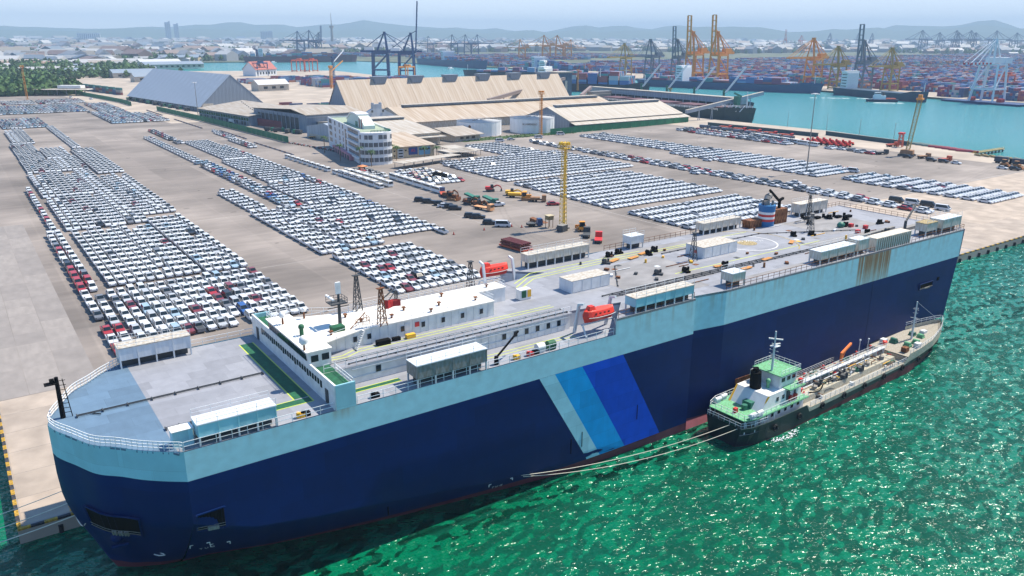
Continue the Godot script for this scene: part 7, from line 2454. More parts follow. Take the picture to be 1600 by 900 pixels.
	for i in 14:
		var x0 := -0.5 + 219.0 * i / 14 + 0.05
		var x1 := -0.5 + 219.0 * (i + 1) / 14 - 0.05
		for s in [0, 1]:
			b = MB.new()
			var prof := PackedVector2Array([Vector2(0.6, 0.8), Vector2(-27, 31.3), Vector2(-27, 31.7), Vector2(0.6, 1.2)])
			if s == 1:
				for k in 4: prof[k].x = -54 - prof[k].x
			b.extrude(prof, x0, x1)
			part("roof_panel", b, M.tanroof, t)
	for i in 6:
		b = MB.new()
		var x := 30.0 + i * 33.0
		b.hexa([Vector3(x + 1, 28.2, -23.5), Vector3(x + 10, 28.2, -23.5), Vector3(x + 10, 28.2, -30.5), Vector3(x + 1, 28.2, -30.5), Vector3(x, 33.6, -22.6), Vector3(x + 12, 33.6, -22.6), Vector3(x + 12, 33.6, -31.4), Vector3(x, 33.6, -31.4)])
		part("ridge_box", b, M.bluewall, t)
	t = thing("long_shed", "long low shed with tan roof and ridge vent before the huge shed", "storage hall", Vector3(250, QUAY, -420))
	gable_house(t, 62, 203, 6.4, 14.6, M.offwhite, M.tanroof, 1.3)
	t = thing("grey_shed", "shed with pale ribbed roof, ridge vent and green netting", "storage hall", Vector3(350, QUAY, -364))
	gable_house(t, 52, 115, 6.6, 14.4, M.bluewall, M.paleroof, 1.2)
	b = MB.new()
	b.extrude(PackedVector2Array([Vector2(0.2, 5.6), Vector2(7.0, 4.0), Vector2(7.0, 4.3), Vector2(0.2, 5.9)]), 0, 118)
	part("canopy", b, M.paleroof, t)
	for i in 18:
		b = MB.new()
		b.box(Vector3(3.2 + i * 6.5, 2.0, 5.0), Vector3(6.4, 3.8, 0.12))
		part("green_netting", b, mat(0.01, 0.16, 0.12, 0.8) if i % 4 else mat(0.03, 0.24, 0.17, 0.8), t)
	# annex behind the office, with its three stepped roofs
	t = thing("office_annex", "low cream annex with blue sign and stepped pale roofs by the office", "building", Vector3(175.5, QUAY, -309), -0.05)
	b = MB.new()
	b.box(Vector3(15.5, 3.0, -8), Vector3(31, 6.0, 16))
	part("walls", b, mat(0.6, 0.55, 0.42, 0.75, 0, T.rustlight, Vector3(0.2, 0.1, 0.2)), t)
	b = MB.new()
	b.extrude(PackedVector2Array([Vector2(1.0, 6.0), Vector2(-40, 9.0), Vector2(-40, 9.3), Vector2(1.0, 6.4)]), -0.8, 32)
	part("roof", b, M.tanroof, t)
	b = MB.new()
	b.box(Vector3(18.0, 3.6, 0.12), Vector3(5.4, 4.0, 0.24))
	var sg := part("sign_board", b, mat(0.01, 0.05, 0.22, 0.5), t)
	var tm := TextMesh.new()
	var sf := SystemFont.new()
	sf.font_names = PackedStringArray(["Droid Sans"])
	tm.font = sf
	tm.text = "A5"
	tm.font_size = 48
	tm.pixel_size = 0.045
	tm.depth = 0.06
	piece("sign_lettering", tm, M.red, sg, Vector3(18.0, 3.9, 0.28))
	b = MB.new()
	b.box(Vector3(25.0, 3.4, 0.1), Vector3(7.0, 4.4, 0.2))
	var bp := part("blue_panel", b, mat(0.12, 0.3, 0.45, 0.4), t)
	b = MB.new()
	b.box(Vector3(25.0, 4.4, 0.24), Vector3(6.4, 0.9, 0.1))
	part("window", b, M.glass, bp)
	for q in [[2.5, 1.6], [4.6, 1.6], [6.8, 1.6], [2.5, 4.2], [4.6, 4.2], [6.8, 4.2], [13.6, 4.2]]:
		b = MB.new()
		b.box(Vector3(q[0], q[1], 0.05), Vector3(0.9, 0.8, 0.12))
		part("window", b, M.glass, t)
	b = MB.new()
	b.box(Vector3(10.2, 2.8, 0.4), Vector3(3.4, 5.0, 0.8))
	var st := part("stair_bay", b, M.steelblue, t)
	for k in 3:
		b = MB.new()
		b.box(Vector3(10.2, 1.2 + k * 1.6, 0.84), Vector3(2.4, 0.7, 0.1))
		part("window", b, M.glass, st)
	t = thing("pale_roof_hall", "hall with pale grey roof and ridge vent right behind the office", "warehouse", Vector3(196, QUAY, -352), 0.0)
	gable_house(t, 100, 40, 7.0, 11.5, M.offwhite, M.paleroof, 1.2)
	b = MB.new()
	b.box(Vector3(18, 5.1, 3.0), Vector3(46, 0.4, 8.0))
	part("canopy", b, M.paleroof, t)
	t = thing("steel_sided_hall", "grey steel clad hall wall left of the office building", "warehouse", Vector3(186, QUAY, -388), 0.14)
	b = MB.new()
	b.extrude(PackedVector2Array([Vector2(0, 0), Vector2(0, 7), Vector2(-22, 10.5), Vector2(-44, 7), Vector2(-44, 0)]), 0, 40)
	part("walls", b, M.steelblue, t)
	b = MB.new()
	b.box(Vector3(-0.1, 1.3, -22), Vector3(0.3, 2.6, 36))
	part("plinth_panels", b, M.offwhite, t)
	t = thing("roof_turret", "grey vent turret straddling the roof valley behind the office", "turret", Vector3(234, QUAY, -437))
	b = MB.new()
	b.hexa([Vector3(-14, 10, 2), Vector3(14, 10, 2), Vector3(14, 10, -2), Vector3(-14, 10, -2), Vector3(-4, 15.5, 1.4), Vector3(4, 15.5, 1.4), Vector3(4, 15.5, -1.4), Vector3(-4, 15.5, -1.4)])
	b.box(Vector3(0, 17, 0), Vector3(7, 3.4, 2.6))
	for s in [-1, 1]: b.box(Vector3(s * 3.0, 19, 0), Vector3(1.2, 1.4, 2.2))
	part("turret", b, M.steelblue, t)
	b = MB.new()
	for s in [-1, 1]: b.box(Vector3(s * 4.2, 14, 2.0), Vector3(1.2, 1.6, 0.3))
	part("openings", b, M.dark, t)
	t = thing("pump_house", "small house with grey hip roof left of the white tanks", "house", Vector3(247, QUAY, -352), 0.1)
	b = MB.new()
	b.box(Vector3(11, 2.0, -22), Vector3(20, 4.0, 42))
	part("walls", b, M.offwhite, t)
	b = MB.new()
	b.extrude(PackedVector2Array([Vector2(1.5, 3.6), Vector2(-22, 6.8), Vector2(-45, 3.6), Vector2(-45, 4.0), Vector2(-22, 7.2), Vector2(1.5, 4.0)]), -1, 23)
	part("roof", b, M.greyroof, t)
	windows(t, 4, 18, 3, 2.0, -0.95, 2.6, 1.4, M.glass)
	# carports
	for q in [[168.0, -277.0, 42.0, 8.0, 0.25, "long grey carport roof in front of the annex"], [208.0, -303.0, 22.0, 14.0, 0.05, "flat pale canopy right of the annex"], [217.0, -318.0, 11.0, 30.0, -0.1, "second carport roof behind the flat canopy"]]:
		t = thing("carport", q[5], "carport", Vector3(q[0], QUAY, q[1]), q[4], "carports by the office annex")
		b = MB.new()
		b.box(Vector3(q[2] / 2, 3.0, q[3] / 2 - 4), Vector3(q[2], 0.25, q[3]))
		part("roof", b, M.paleroof, t)
		b = MB.new()
		for i in 7:
			for z in [-3.4, q[3] - 4.6]: b.box(Vector3(1 + (q[2] - 2) * i / 6.0, 1.45, z), Vector3(0.2, 2.9, 0.2))
		part("posts", b, M.grey, t)
	# tanks
	for q in [[284.0, -381.0, 15.4, 9.0, 1, "left white storage tank with a rust stain"], [325.0, -375.0, 15.8, 9.6, 2, "right white storage tank with rusty lettering"]]:
		t = thing("storage_tank", q[5], "storage tank", Vector3(q[0], QUAY, q[1]), 0, "white storage tanks")
		b = MB.new()
		b.cyl(Vector3.ZERO, Vector3(0, q[3], 0), q[2], q[2], 40, false)
		part("shell", b, M.tank, t)
		b = MB.new()
		b.cyl(Vector3(0, q[3], 0), Vector3(0, q[3] + 1.0, 0), q[2] + 0.1, 1.0, 40)
		part("roof", b, M.tank, t)
		b = MB.new()
		for i in 24:
			var e := TAU * i / 24
			b.bar(Vector3(cos(e) * q[2], q[3], sin(e) * q[2]), Vector3(cos(e) * q[2], q[3] + 1.0, sin(e) * q[2]), 0.09)
			b.bar(Vector3(cos(e) * q[2], q[3] + 1, sin(e) * q[2]), Vector3(cos(e + 0.262) * q[2], q[3] + 1, sin(e + 0.262) * q[2]), 0.09)
			b.bar(Vector3(cos(e) * (q[2] + 0.03), 0, sin(e) * (q[2] + 0.03)), Vector3(cos(e) * (q[2] + 0.03), q[3], sin(e) * (q[2] + 0.03)), 0.1)
		part("rail_and_seams", b, M.tank, t)
		b = MB.new()
		for i in 6: b.box(Vector3(-6 + i * 2.1, q[3] + 1.0 - absf(i - 2.5) * 0.1, 2.0 - i % 3), Vector3(1.0, 0.7, 0.8))
		part("roof_valves", b, M.grey, t)
		if q[4] == 2:
			var tx := TextMesh.new()
			tx.font = sf
			tx.text = "M.LAMENDGO"
			tx.font_size = 32
			tx.pixel_size = 0.05
			tx.depth = 0.1
			var w := piece("rust_lettering", tx, M.rusty, t)
			w.position = Vector3(sin(-0.75) * q[2] * 1.0, 6.4, cos(-0.75) * q[2] * 1.02)
			w.rotation.y = -0.75
		else:
			b = MB.new()
			b.cyl(Vector3(sin(-1.0) * (q[2] - 0.4), 6.4, cos(-1.0) * (q[2] - 0.4)), Vector3(sin(-1.0) * (q[2] + 0.06), 6.4, cos(-1.0) * (q[2] + 0.06)), 1.1, 1.1, 9)
			part("rust_patch", b, M.rusty, t)
	# verge of grass under the tanks
	b = MB.new()
	sheet(b, 252, -362, 345, -349, QUAY + 0.05)
	for i in 260:
		var p := Vector3(rng.randf_range(252, 344), QUAY + 0.05, rng.randf_range(-363, -348))
		b.frustum(p + Vector3(0, 0.2, 0), Vector3(rng.randf_range(0.6, 1.8), 0.4, rng.randf_range(0.5, 1.2)), Vector2(0.3, 0.2), rng.randf() * 3)
	var gr := part("grass", b, M.grass, self)
	tag(gr, "strip of green grass along the foot of the white tanks", "grass")
	stuff(gr)
	# green fences
	fence("long green mesh fence between the car yard and the grey hall, far part", [Vector2(87, -1100), Vector2(108, -980), Vector2(130, -800), Vector2(131, -756)])
	fence("long green mesh fence beside the slotted warehouse, near part", [Vector2(140, -691), Vector2(150, -560), Vector2(158, -406)])
	fence("green mesh fence below the pale ribbed shed", [Vector2(322, -350), Vector2(400, -352), Vector2(467, -358)])
	for q in [[Vector2(506, -256), Vector2(466, -240), Vector2(458, -330), "dark retaining wall left of the lattice boom crane"], [Vector2(474, -246), Vector2(473, -180), Vector2(473, -180), "dark retaining wall behind the lattice boom crane"]]:
		t = thing("retaining_wall", q[3], "wall", Vector3(q[1].x, QUAY, q[1].y))
		b = MB.new()
		b.bar(Vector3(0, 1.3, 0), Vector3(q[2].x - q[1].x + 0.01, 1.3, q[2].y - q[1].y) if q[2] != q[1] else Vector3(8, 1.3, -64), 0.8, 2.6)
		part("wall", b, mat(0.03, 0.07, 0.08, 0.8), t)
		b = MB.new()
		b.bar(Vector3(0, 2.7, 0), Vector3(q[2].x - q[1].x + 0.01, 2.7, q[2].y - q[1].y) if q[2] != q[1] else Vector3(8, 2.7, -64), 1.2, 0.2)
		part("coping", b, M.grey, t)
	# small jetty on the right
	t = thing("jetty", "small concrete jetty with dark piles on the right shore", "jetty", Vector3(472, 0, -142))
	b = MB.new()
	b.box(Vector3(19, 1.6, 0), Vector3(40, 0.6, 3.0))
	part("deck", b, M.tan, t)
	for i in 9:
		b = MB.new()
		b.cyl(Vector3(2 + i * 4.4, -2, 1.2), Vector3(2 + i * 4.4, 1.4, 1.2), 0.5, 0.5, 8)
		part("pile", b, M.dark, t)
	b = MB.new()
	b.rail([Vector3(0, 1.9, 1.4), Vector3(38, 1.9, 1.4)], 1.1, 3.0, 0.12)
	part("guard_rail", b, M.yellow, t)
	# conveyor gallery, its pier and the bulk ships beside it
	t = thing("conveyor_gallery", "long covered conveyor gallery over the waterside with pale roof", "conveyor gallery", Vector3(540, 0, -560))
	b = MB.new()
	b.box(Vector3(0, 14.4, 98), Vector3(7, 4.6, 196))
	part("gallery", b, M.steelblue, t)
	b = MB.new()
	b.extrude(PackedVector2Array([Vector2(-0.5, 16.8), Vector2(197, 16.8), Vector2(197, 17.3), Vector2(-0.5, 17.3)]), -4.2, 4.2)
	part("roof", b, M.paleroof, t)
	for i in 22:
		b = MB.new()
		b.box(Vector3(-3.2, 6.0, 2 + i * 9.1), Vector3(0.7, 12.2, 0.7))
		part("column", b, M.steelblue, t)
	b = MB.new()
	b.box(Vector3(2, 6.4, 98), Vector3(0.4, 10.6, 196))
	part("screen_wall", b, mat(0.06, 0.1, 0.14, 0.8), t)
	b = MB.new()
	b.box(Vector3(0, 0.5, 99), Vector3(14, 1.4, 206))
	part("pier", b, M.grey, t)
	conveyor("grey tube conveyor rising from the ribbed shed to the gallery end", Vector3(472, 9, -366), Vector3(548, 21.5, -352), 2.6, M.steelblue)
	conveyor("brown tube conveyor rising from the long shed to the dark tower", Vector3(345, 17, -462), Vector3(508, 25.5, -568), 2.4, mat(0.2, 0.16, 0.15, 0.7))
	conveyor("short brown conveyor leaning against the left gallery end", Vector3(478, 13, -505), Vector3(530, 17, -552), 2.6, mat(0.24, 0.18, 0.17, 0.7))
	t = thing("transfer_tower", "dark transfer tower at the head of the brown conveyor", "tower", Vector3(526, 0, -598))
	b = MB.new()
	b.box(Vector3(0, 15, 0), Vector3(20, 30, 16))
	part("tower", b, mat(0.1, 0.15, 0.22, 0.7, 0, T.soft, Vector3(0.1, 0.02, 0.1)), t)
	b = MB.new()
	b.box(Vector3(2, 16, 8.2), Vector3(3, 12, 0.4))
	part("door_strip", b, M.offwhite, t)
	b = MB.new()
	b.box(Vector3(0, 30.6, 0), Vector3(22, 1.2, 18))
	part("roof", b, M.paleroof, t)
	# lorries and boxes behind the green fence
	for i in 9: lorry("dark lorry by the grey hall wall, %s from the left" % ORD[i], Vector3(143 + i * 2.4, QUAY, -835 + i * 20.0), 0.2, M.tankgreen if i % 2 else M.dark, M.dark if i % 3 else M.tankgreen, 1.8, 8.0)
	for i in 4: lorry("dark green lorry in the open warehouse yard, %s from the left" % ORD[i], Vector3(170 + i * 3.5, QUAY, -478 + i * 9.0), 0.5 + i, M.tankgreen, M.dark, 1.8, 8.0)
	lorry("orange flatbed in front of the steel clad hall", Vector3(181, QUAY, -421), 1.3, M.crane_orange, M.crane_orange, 0.2, 8.0)
	lorry("white lorry parked before the slotted warehouse", Vector3(165, QUAY, -548), 0.2, M.white, M.white, 1.8, 8.0)
	# motorcycles and bikes parked in a strip by the office lot
	for i in 30:
		t = thing("motorcycle", "small motorcycle in the long parked strip by the office lot", "motorcycle", Vector3(158.0 + rng.randf_range(-0.5, 0.5) + i * 0.35, QUAY, -404 + i * 1.9), 1.4 + rng.randf_range(-0.2, 0.2), "motorcycles parked by the office")
		b = MB.new()
		b.box(Vector3(0, 0.7, 0), Vector3(0.4, 0.4, 1.2))
		b.bar(Vector3(-0.35, 1.05, 0.5), Vector3(0.35, 1.05, 0.5), 0.08)
		part("frame", b, M.red if i % 3 == 0 else (M.white if i % 3 == 1 else M.dark), t)
		for z in [-0.65, 0.65]:
			b = MB.new()
			b.cyl(Vector3(-0.07, 0.32, z), Vector3(0.07, 0.32, z), 0.32, 0.32, 8)
			part("wheel", b, M.rubber, t)
	# long low station roof at the far left
	t = thing("gate_canopy", "long low pale gate canopy at the far end of the left yard", "canopy", Vector3(46, QUAY, -985), -0.62)
	b = MB.new()
	b.frustum(Vector3(45, 7.0, 0), Vector3(96, 0.9, 14), Vector2(92, 11))
	part("roof", b, M.paleroof, t)
	b = MB.new()
	b.box(Vector3(70, 9.4, -3), Vector3(26, 3.0, 10))
	part("upper_office", b, M.white, t)
	for i in 9:
		b = MB.new()
		b.box(Vector3(4 + i * 10.4, 3.3, 2.0), Vector3(0.8, 6.6, 0.8))
		part("column", b, M.grey, t)

func fence(label: String, p: Array) -> void:
	var t := thing("mesh_fence", label, "fence", Vector3(p[0].x, QUAY, p[0].y), 0, "green mesh fences of the port")
	for i in p.size() - 1:
		var a: Vector2 = p[i] - p[0]
		var c: Vector2 = p[i + 1] - p[0]
		var n := int(a.distance_to(c) / 9.0)
		for j in n:
			var b := MB.new()
			var u := a.lerp(c, float(j) / n)
			var w := a.lerp(c, (j + 0.96) / n)
			b.bar(Vector3(u.x, 2.1, u.y), Vector3(w.x, 2.1, w.y), 0.1, 4.0)
			part("fence_panel", b, M.fence, t)

func conveyor(label: String, a: Vector3, c: Vector3, w: float, m: Material) -> void:
	var t := thing("tube_conveyor", label, "conveyor", Vector3(a.x, 0, a.z), 0, "covered conveyors of the bulk terminal")
	var o := Vector3(a.x, 0, a.z)
	var b := MB.new()
	b.bar(a - o, c - o, w, w)
	part("tube", b, m, t)
	b = MB.new()
	b.bar(a - o + Vector3(0, w * 0.56, 0), c - o + Vector3(0, w * 0.56, 0), w * 1.1, 0.2)
	part("top_sheet", b, M.paleroof if m == M.steelblue else m, t)
	b = MB.new()
	for i in range(1, 6):
		var p := a.lerp(c, i / 6.0) - o
		b.bar(Vector3(p.x - 1.2, 0, p.z), Vector3(p.x, p.y, p.z), 0.4)
		b.bar(Vector3(p.x + 1.2, 0, p.z), Vector3(p.x, p.y, p.z), 0.4)
	part("trestle", b, m, t)
# ---------------------------------------------------------------- quay cranes, ships, containers
const BOX := [[0.06, 0.13, 0.32], [0.06, 0.15, 0.34], [0.04, 0.08, 0.2], [0.24, 0.06, 0.09], [0.3, 0.08, 0.09], [0.2, 0.05, 0.12], [0.4, 0.16, 0.09], [0.06, 0.24, 0.26], [0.4, 0.42, 0.45], [0.14, 0.27, 0.45]]

func quay_crane(called: String, raised: bool, ln := 52.0) -> Node3D:
	# local: the boom runs along -x over the water; the legs stand at x = 0 and x = 25; apex 70 m
	var t := Node3D.new()
	t.name = called
	for x in [0.0, 25.0]:
		for z in [-8.0, 8.0]:
			var l := MB.new()
			l.bar(Vector3(x, 0, z), Vector3(x * 0.92 + 1.0, 40, z * 0.85), 2.29)
			part("leg", l, M.crane_blue, t)
	var b := MB.new()
	for x in [0.0, 25.0]: b.bar(Vector3(x, 12, -8), Vector3(x, 12, 8), 2.16)
	for z in [-8.0, 8.0]:
		b.bar(Vector3(0, 12, z), Vector3(25, 12, z), 1.89)
		b.bar(Vector3(0.5, 38, z * 0.86), Vector3(24, 38, z * 0.86), 2.43)
		b.bar(Vector3(0.5, 37, z * 0.87), Vector3(24.5, 13, z), 1.22)
		b.bar(Vector3(0, 2, z), Vector3(25, 2, z), 1.89)
	for x in [1.0, 24.0]: b.bar(Vector3(x, 38, -7), Vector3(x, 38, 7), 2.43)
	part("portal_beams", b, M.crane_blue, t)
	b = MB.new()
	for z in [-3.2, 3.2]: b.bar(Vector3(-3, 41, z), Vector3(44, 41, z), 1.3, 3.24)
	for i in 8: b.bar(Vector3(-2 + i * 6.4, 41, -3.2), Vector3(-2 + i * 6.4, 41, 3.2), 0.81)
	part("girder", b, M.crane_blue, t)
	b = MB.new()
	var d := Vector3(-0.06, 1, 0) if raised else Vector3(-1, 0, 0)
	var o := Vector3(-3, 41, 0)
	for z in [-3.2, 3.2]: b.bar(o + Vector3(0, 0, z), o + d * ln + Vector3(0, 0, z * 0.9), 1.3 if not raised else 2.2, 2.4 if not raised else 1.4)
	for i in 8: b.bar(o + d * (ln * i / 7.0) + Vector3(0, 0, -3), o + d * (ln * i / 7.0) + Vector3(0, 0, 3), 0.94)
	part("boom", b, M.crane_blue, t)
	b = MB.new()
	for z in [-1.0, 1.0]:
		b.bar(Vector3(1, 40, z * 6.8), Vector3(4, 70, z * 1.6), 1.76)
		b.bar(Vector3(18, 41, z * 6.4), Vector3(5, 70, z * 1.6), 1.35)
		b.bar(Vector3(4.5, 69.5, z * 1.4), Vector3(42, 42, z * 3.2), 0.68)
		if not raised:
			b.bar(Vector3(4, 69.5, z * 1.4), Vector3(-50, 42.4, z * 3), 0.61)
			b.bar(Vector3(4, 69.5, z * 1.4), Vector3(-26, 42.4, z * 3), 0.61)
		else: b.bar(Vector3(4, 69.5, z * 1.4), Vector3(-5, 74, z * 3), 0.81)
	b.box(Vector3(4.5, 70.4, 0), Vector3(4, 1.6, 5))
	part("apex_frame", b, M.crane_blue, t)
	b = MB.new()
	b.box(Vector3(30, 44.6, 0), Vector3(15, 5.4, 7))
	part("machinery_house", b, M.crane_blue, t)
	b = MB.new()
	b.box(Vector3(9, 37.4, 2), Vector3(3, 3, 2.4))
	part("operator_cab", b, M.crane_blue, t)
	return t

func cranes() -> void:
	var low := quay_crane("quay_crane", false)
	var up := quay_crane("quay_crane", true)
	var high := quay_crane("quay_crane", true, 78.0)
	var left_blue := "distant blue quay crane with lowered boom"
	# x, z, scale, raised, yaw, paint, label
	var list := [
		[1100, -2906, 1.15, 0, -0.5, "blue", "far blue quay crane, first from the left near the thin tower"], [1135, -2880, 1.2, 0, -0.5, "blue", "far blue quay crane, second from the left near the thin tower"], [1170, -2850, 1.08, 1, 2.2, "blue", "far blue quay crane with raised boom left of the thin tower"],
		[586, -1122, 1.0, 0, 2.53, "blue", "big dark blue quay crane with lowered boom behind the huge shed"], [615, -1088, 0.98, 2, 2.53, "blue", "big dark blue quay crane with boom pointing skyward, tallest of all"],
		[1540, -2700, 0.92, 0, -0.5, "blue", "hazy blue crane above the dark container ship, first from left"], [1503, -2462, 1.0, 0, -0.5, "blue", "hazy blue crane above the dark container ship, second from left"], [1545, -2440, 1.0, 0, -0.5, "blue", "hazy blue crane above the dark container ship, third from left"], [1590, -2415, 1.0, 0, 2.6, "blue", "hazy blue crane above the dark container ship, rightmost"],
		[1400, -1900, 0.8, 0, -0.5, "orange", "orange quay crane in the middle cluster, leftmost and lowest"], [1480, -1890, 0.97, 0, -0.5, "orange", "tall orange quay crane in the middle cluster, left one"], [1516, -1872, 0.97, 0, -0.5, "orange", "tall orange quay crane in the middle cluster, right one"], [1560, -1850, 0.8, 0, 2.6, "orange", "orange quay crane in the middle cluster, rightmost"],
		[953, -965, 0.76, 0, 0.2, "olive", "olive quay crane left of the three raised booms"], [930, -880, 0.86, 0, 0.1, "grey", "grey quay crane with broad apex next to the raised booms"], [935, -826, 0.86, 1, 0.1, "grey", "grey quay crane with raised boom, left of the two orange ones"], [925, -786, 1.02, 1, 0.1, "orange", "orange quay crane with raised boom, left of the twin pair"], [925, -738, 1.02, 1, 0.1, "orange", "orange quay crane with raised boom, right of the twin pair"],
		[1000, -628, 0.9, 0, 0.0, "orange", "orange quay crane with long lowered boom on the right quay"], [940, -548, 0.76, 0, 0.0, "olive", "olive quay crane beside the raised grey boom on the right quay"], [945, -516, 0.86, 1, 0.0, "grey", "grey quay crane with raised boom on the right quay"], [960, -486, 0.74, 0, 0.0, "olive", "olive quay crane, rightmost of the right quay"],
		[4425, -3230, 1.2, 1, 0.6, "red", "very distant reddish crane with slanted raised boom"], [4480, -3150, 1.1, 0, 3.4, "red", "very distant reddish crane with lowered boom"],
		[4702, -3099, 1.3, 0, 3.5, "blue", "very distant crane left of the raised grey boom"], [4790, -2960, 1.3, 0, 0.3, "blue", "very distant crane right of the raised grey boom, first"], [4850, -2900, 1.3, 0, 3.5, "blue", "very distant crane right of the raised grey boom, second"]]
	var far_x := [0, 24, 47, 53, 67, 77, 106, 135]
	for i in 8: list.append([lerpf(4023, 4520, far_x[i] / 135.0), lerpf(-2133, -1900, far_x[i] / 135.0), 1.42 if i % 2 == 0 else 1.28, 0, -0.5 if i < 3 else (2.6 if i > 5 else -0.5 + 3.1 * (i % 2)), "blue", "hazy crane of the far right row, %s from the left" % ORD[i]])
	for q in list:
		var o := dup(high if q[3] == 2 else (up if q[3] else low), q[6], Vector3(q[0], 2.2, q[1]), q[4], "container quay cranes across the harbour", M["crane_" + q[5]])
		o.scale = Vector3.ONE * q[2]
		o.set_meta("category", "crane")
		for ch in o.get_children():
			if ch.name.begins_with("machinery"): ch.material_override = M.crane_white if q[5] == "blue" else M["crane_" + q[5]]
	low.free()
	up.free()
	high.free()
	# white crane on a barge at the right
	var t := thing("floating_crane", "white quay crane with red striped boom standing on a dark barge", "crane", Vector3(884, 0, -333), -0.15)
	var b := MB.new()
	b.frustum(Vector3(8, 0.8, 0), Vector3(24, 2.6, 84), Vector2(26, 88))
	part("barge", b, M.crane_blue, t)
	for x in [-1.0, 19.0]:
		for z in [-13.0, 13.0]:
			b = MB.new()
			b.bar(Vector3(x, 2, z), Vector3(x * 0.7 + 4, 40, z * 0.75), 1.9)
			part("leg", b, M.crane_white, t)
	b = MB.new()
	for x in [-1.0, 19.0]: b.bar(Vector3(x, 15, -13), Vector3(x, 15, 13), 1.5)
	for z in [-13.0, 13.0]:
		b.bar(Vector3(-1, 15, z), Vector3(19, 15, z), 1.2)
		b.bar(Vector3(-1, 15, z), Vector3(16, 38, z * 0.75), 1.2)
	for z in [-10.0, 10.0]: b.bar(Vector3(3, 40, z), Vector3(17, 40, z), 1.6)
	b.bar(Vector3(3.4, 40, -10), Vector3(3.4, 40, 10), 1.6)
	part("portal_beams", b, M.crane_white, t)
	b = MB.new()
	b.box(Vector3(18, 44, 0), Vector3(12, 6, 22))
	part("machinery_house", b, M.crane_white, t)
	b = MB.new()
	for z in [-4.0, 4.0]:
		b.bar(Vector3(4, 40, z), Vector3(7, 66, z * 0.3), 1.4)
		b.bar(Vector3(16, 42, z), Vector3(7, 66, z * 0.3), 1.0)
	part("apex_frame", b, M.crane_white, t)
	for z in [-4.0, 4.0]:
		for i in 12:
			b = MB.new()
			b.bar(Vector3(3 - i * 3.0, 41, z), Vector3(0.2 - i * 3.0, 41, z), 1.0, 1.8)
			part("boom_section", b, M.red if i % 2 else M.crane_white, t)
		b = MB.new()
		for k in 3: b.bar(Vector3(7, 65, z * 0.3), Vector3(-8 - k * 12.0, 42, z), 0.5)
		part("boom_stay", b, M.crane_white, t)
	for z in [-16.0, 16.0]:
		b = MB.new()
		b.box(Vector3(8, 4.0, z), Vector3(6, 3.4, 5))
		part("winch_house", b, M.red, t)

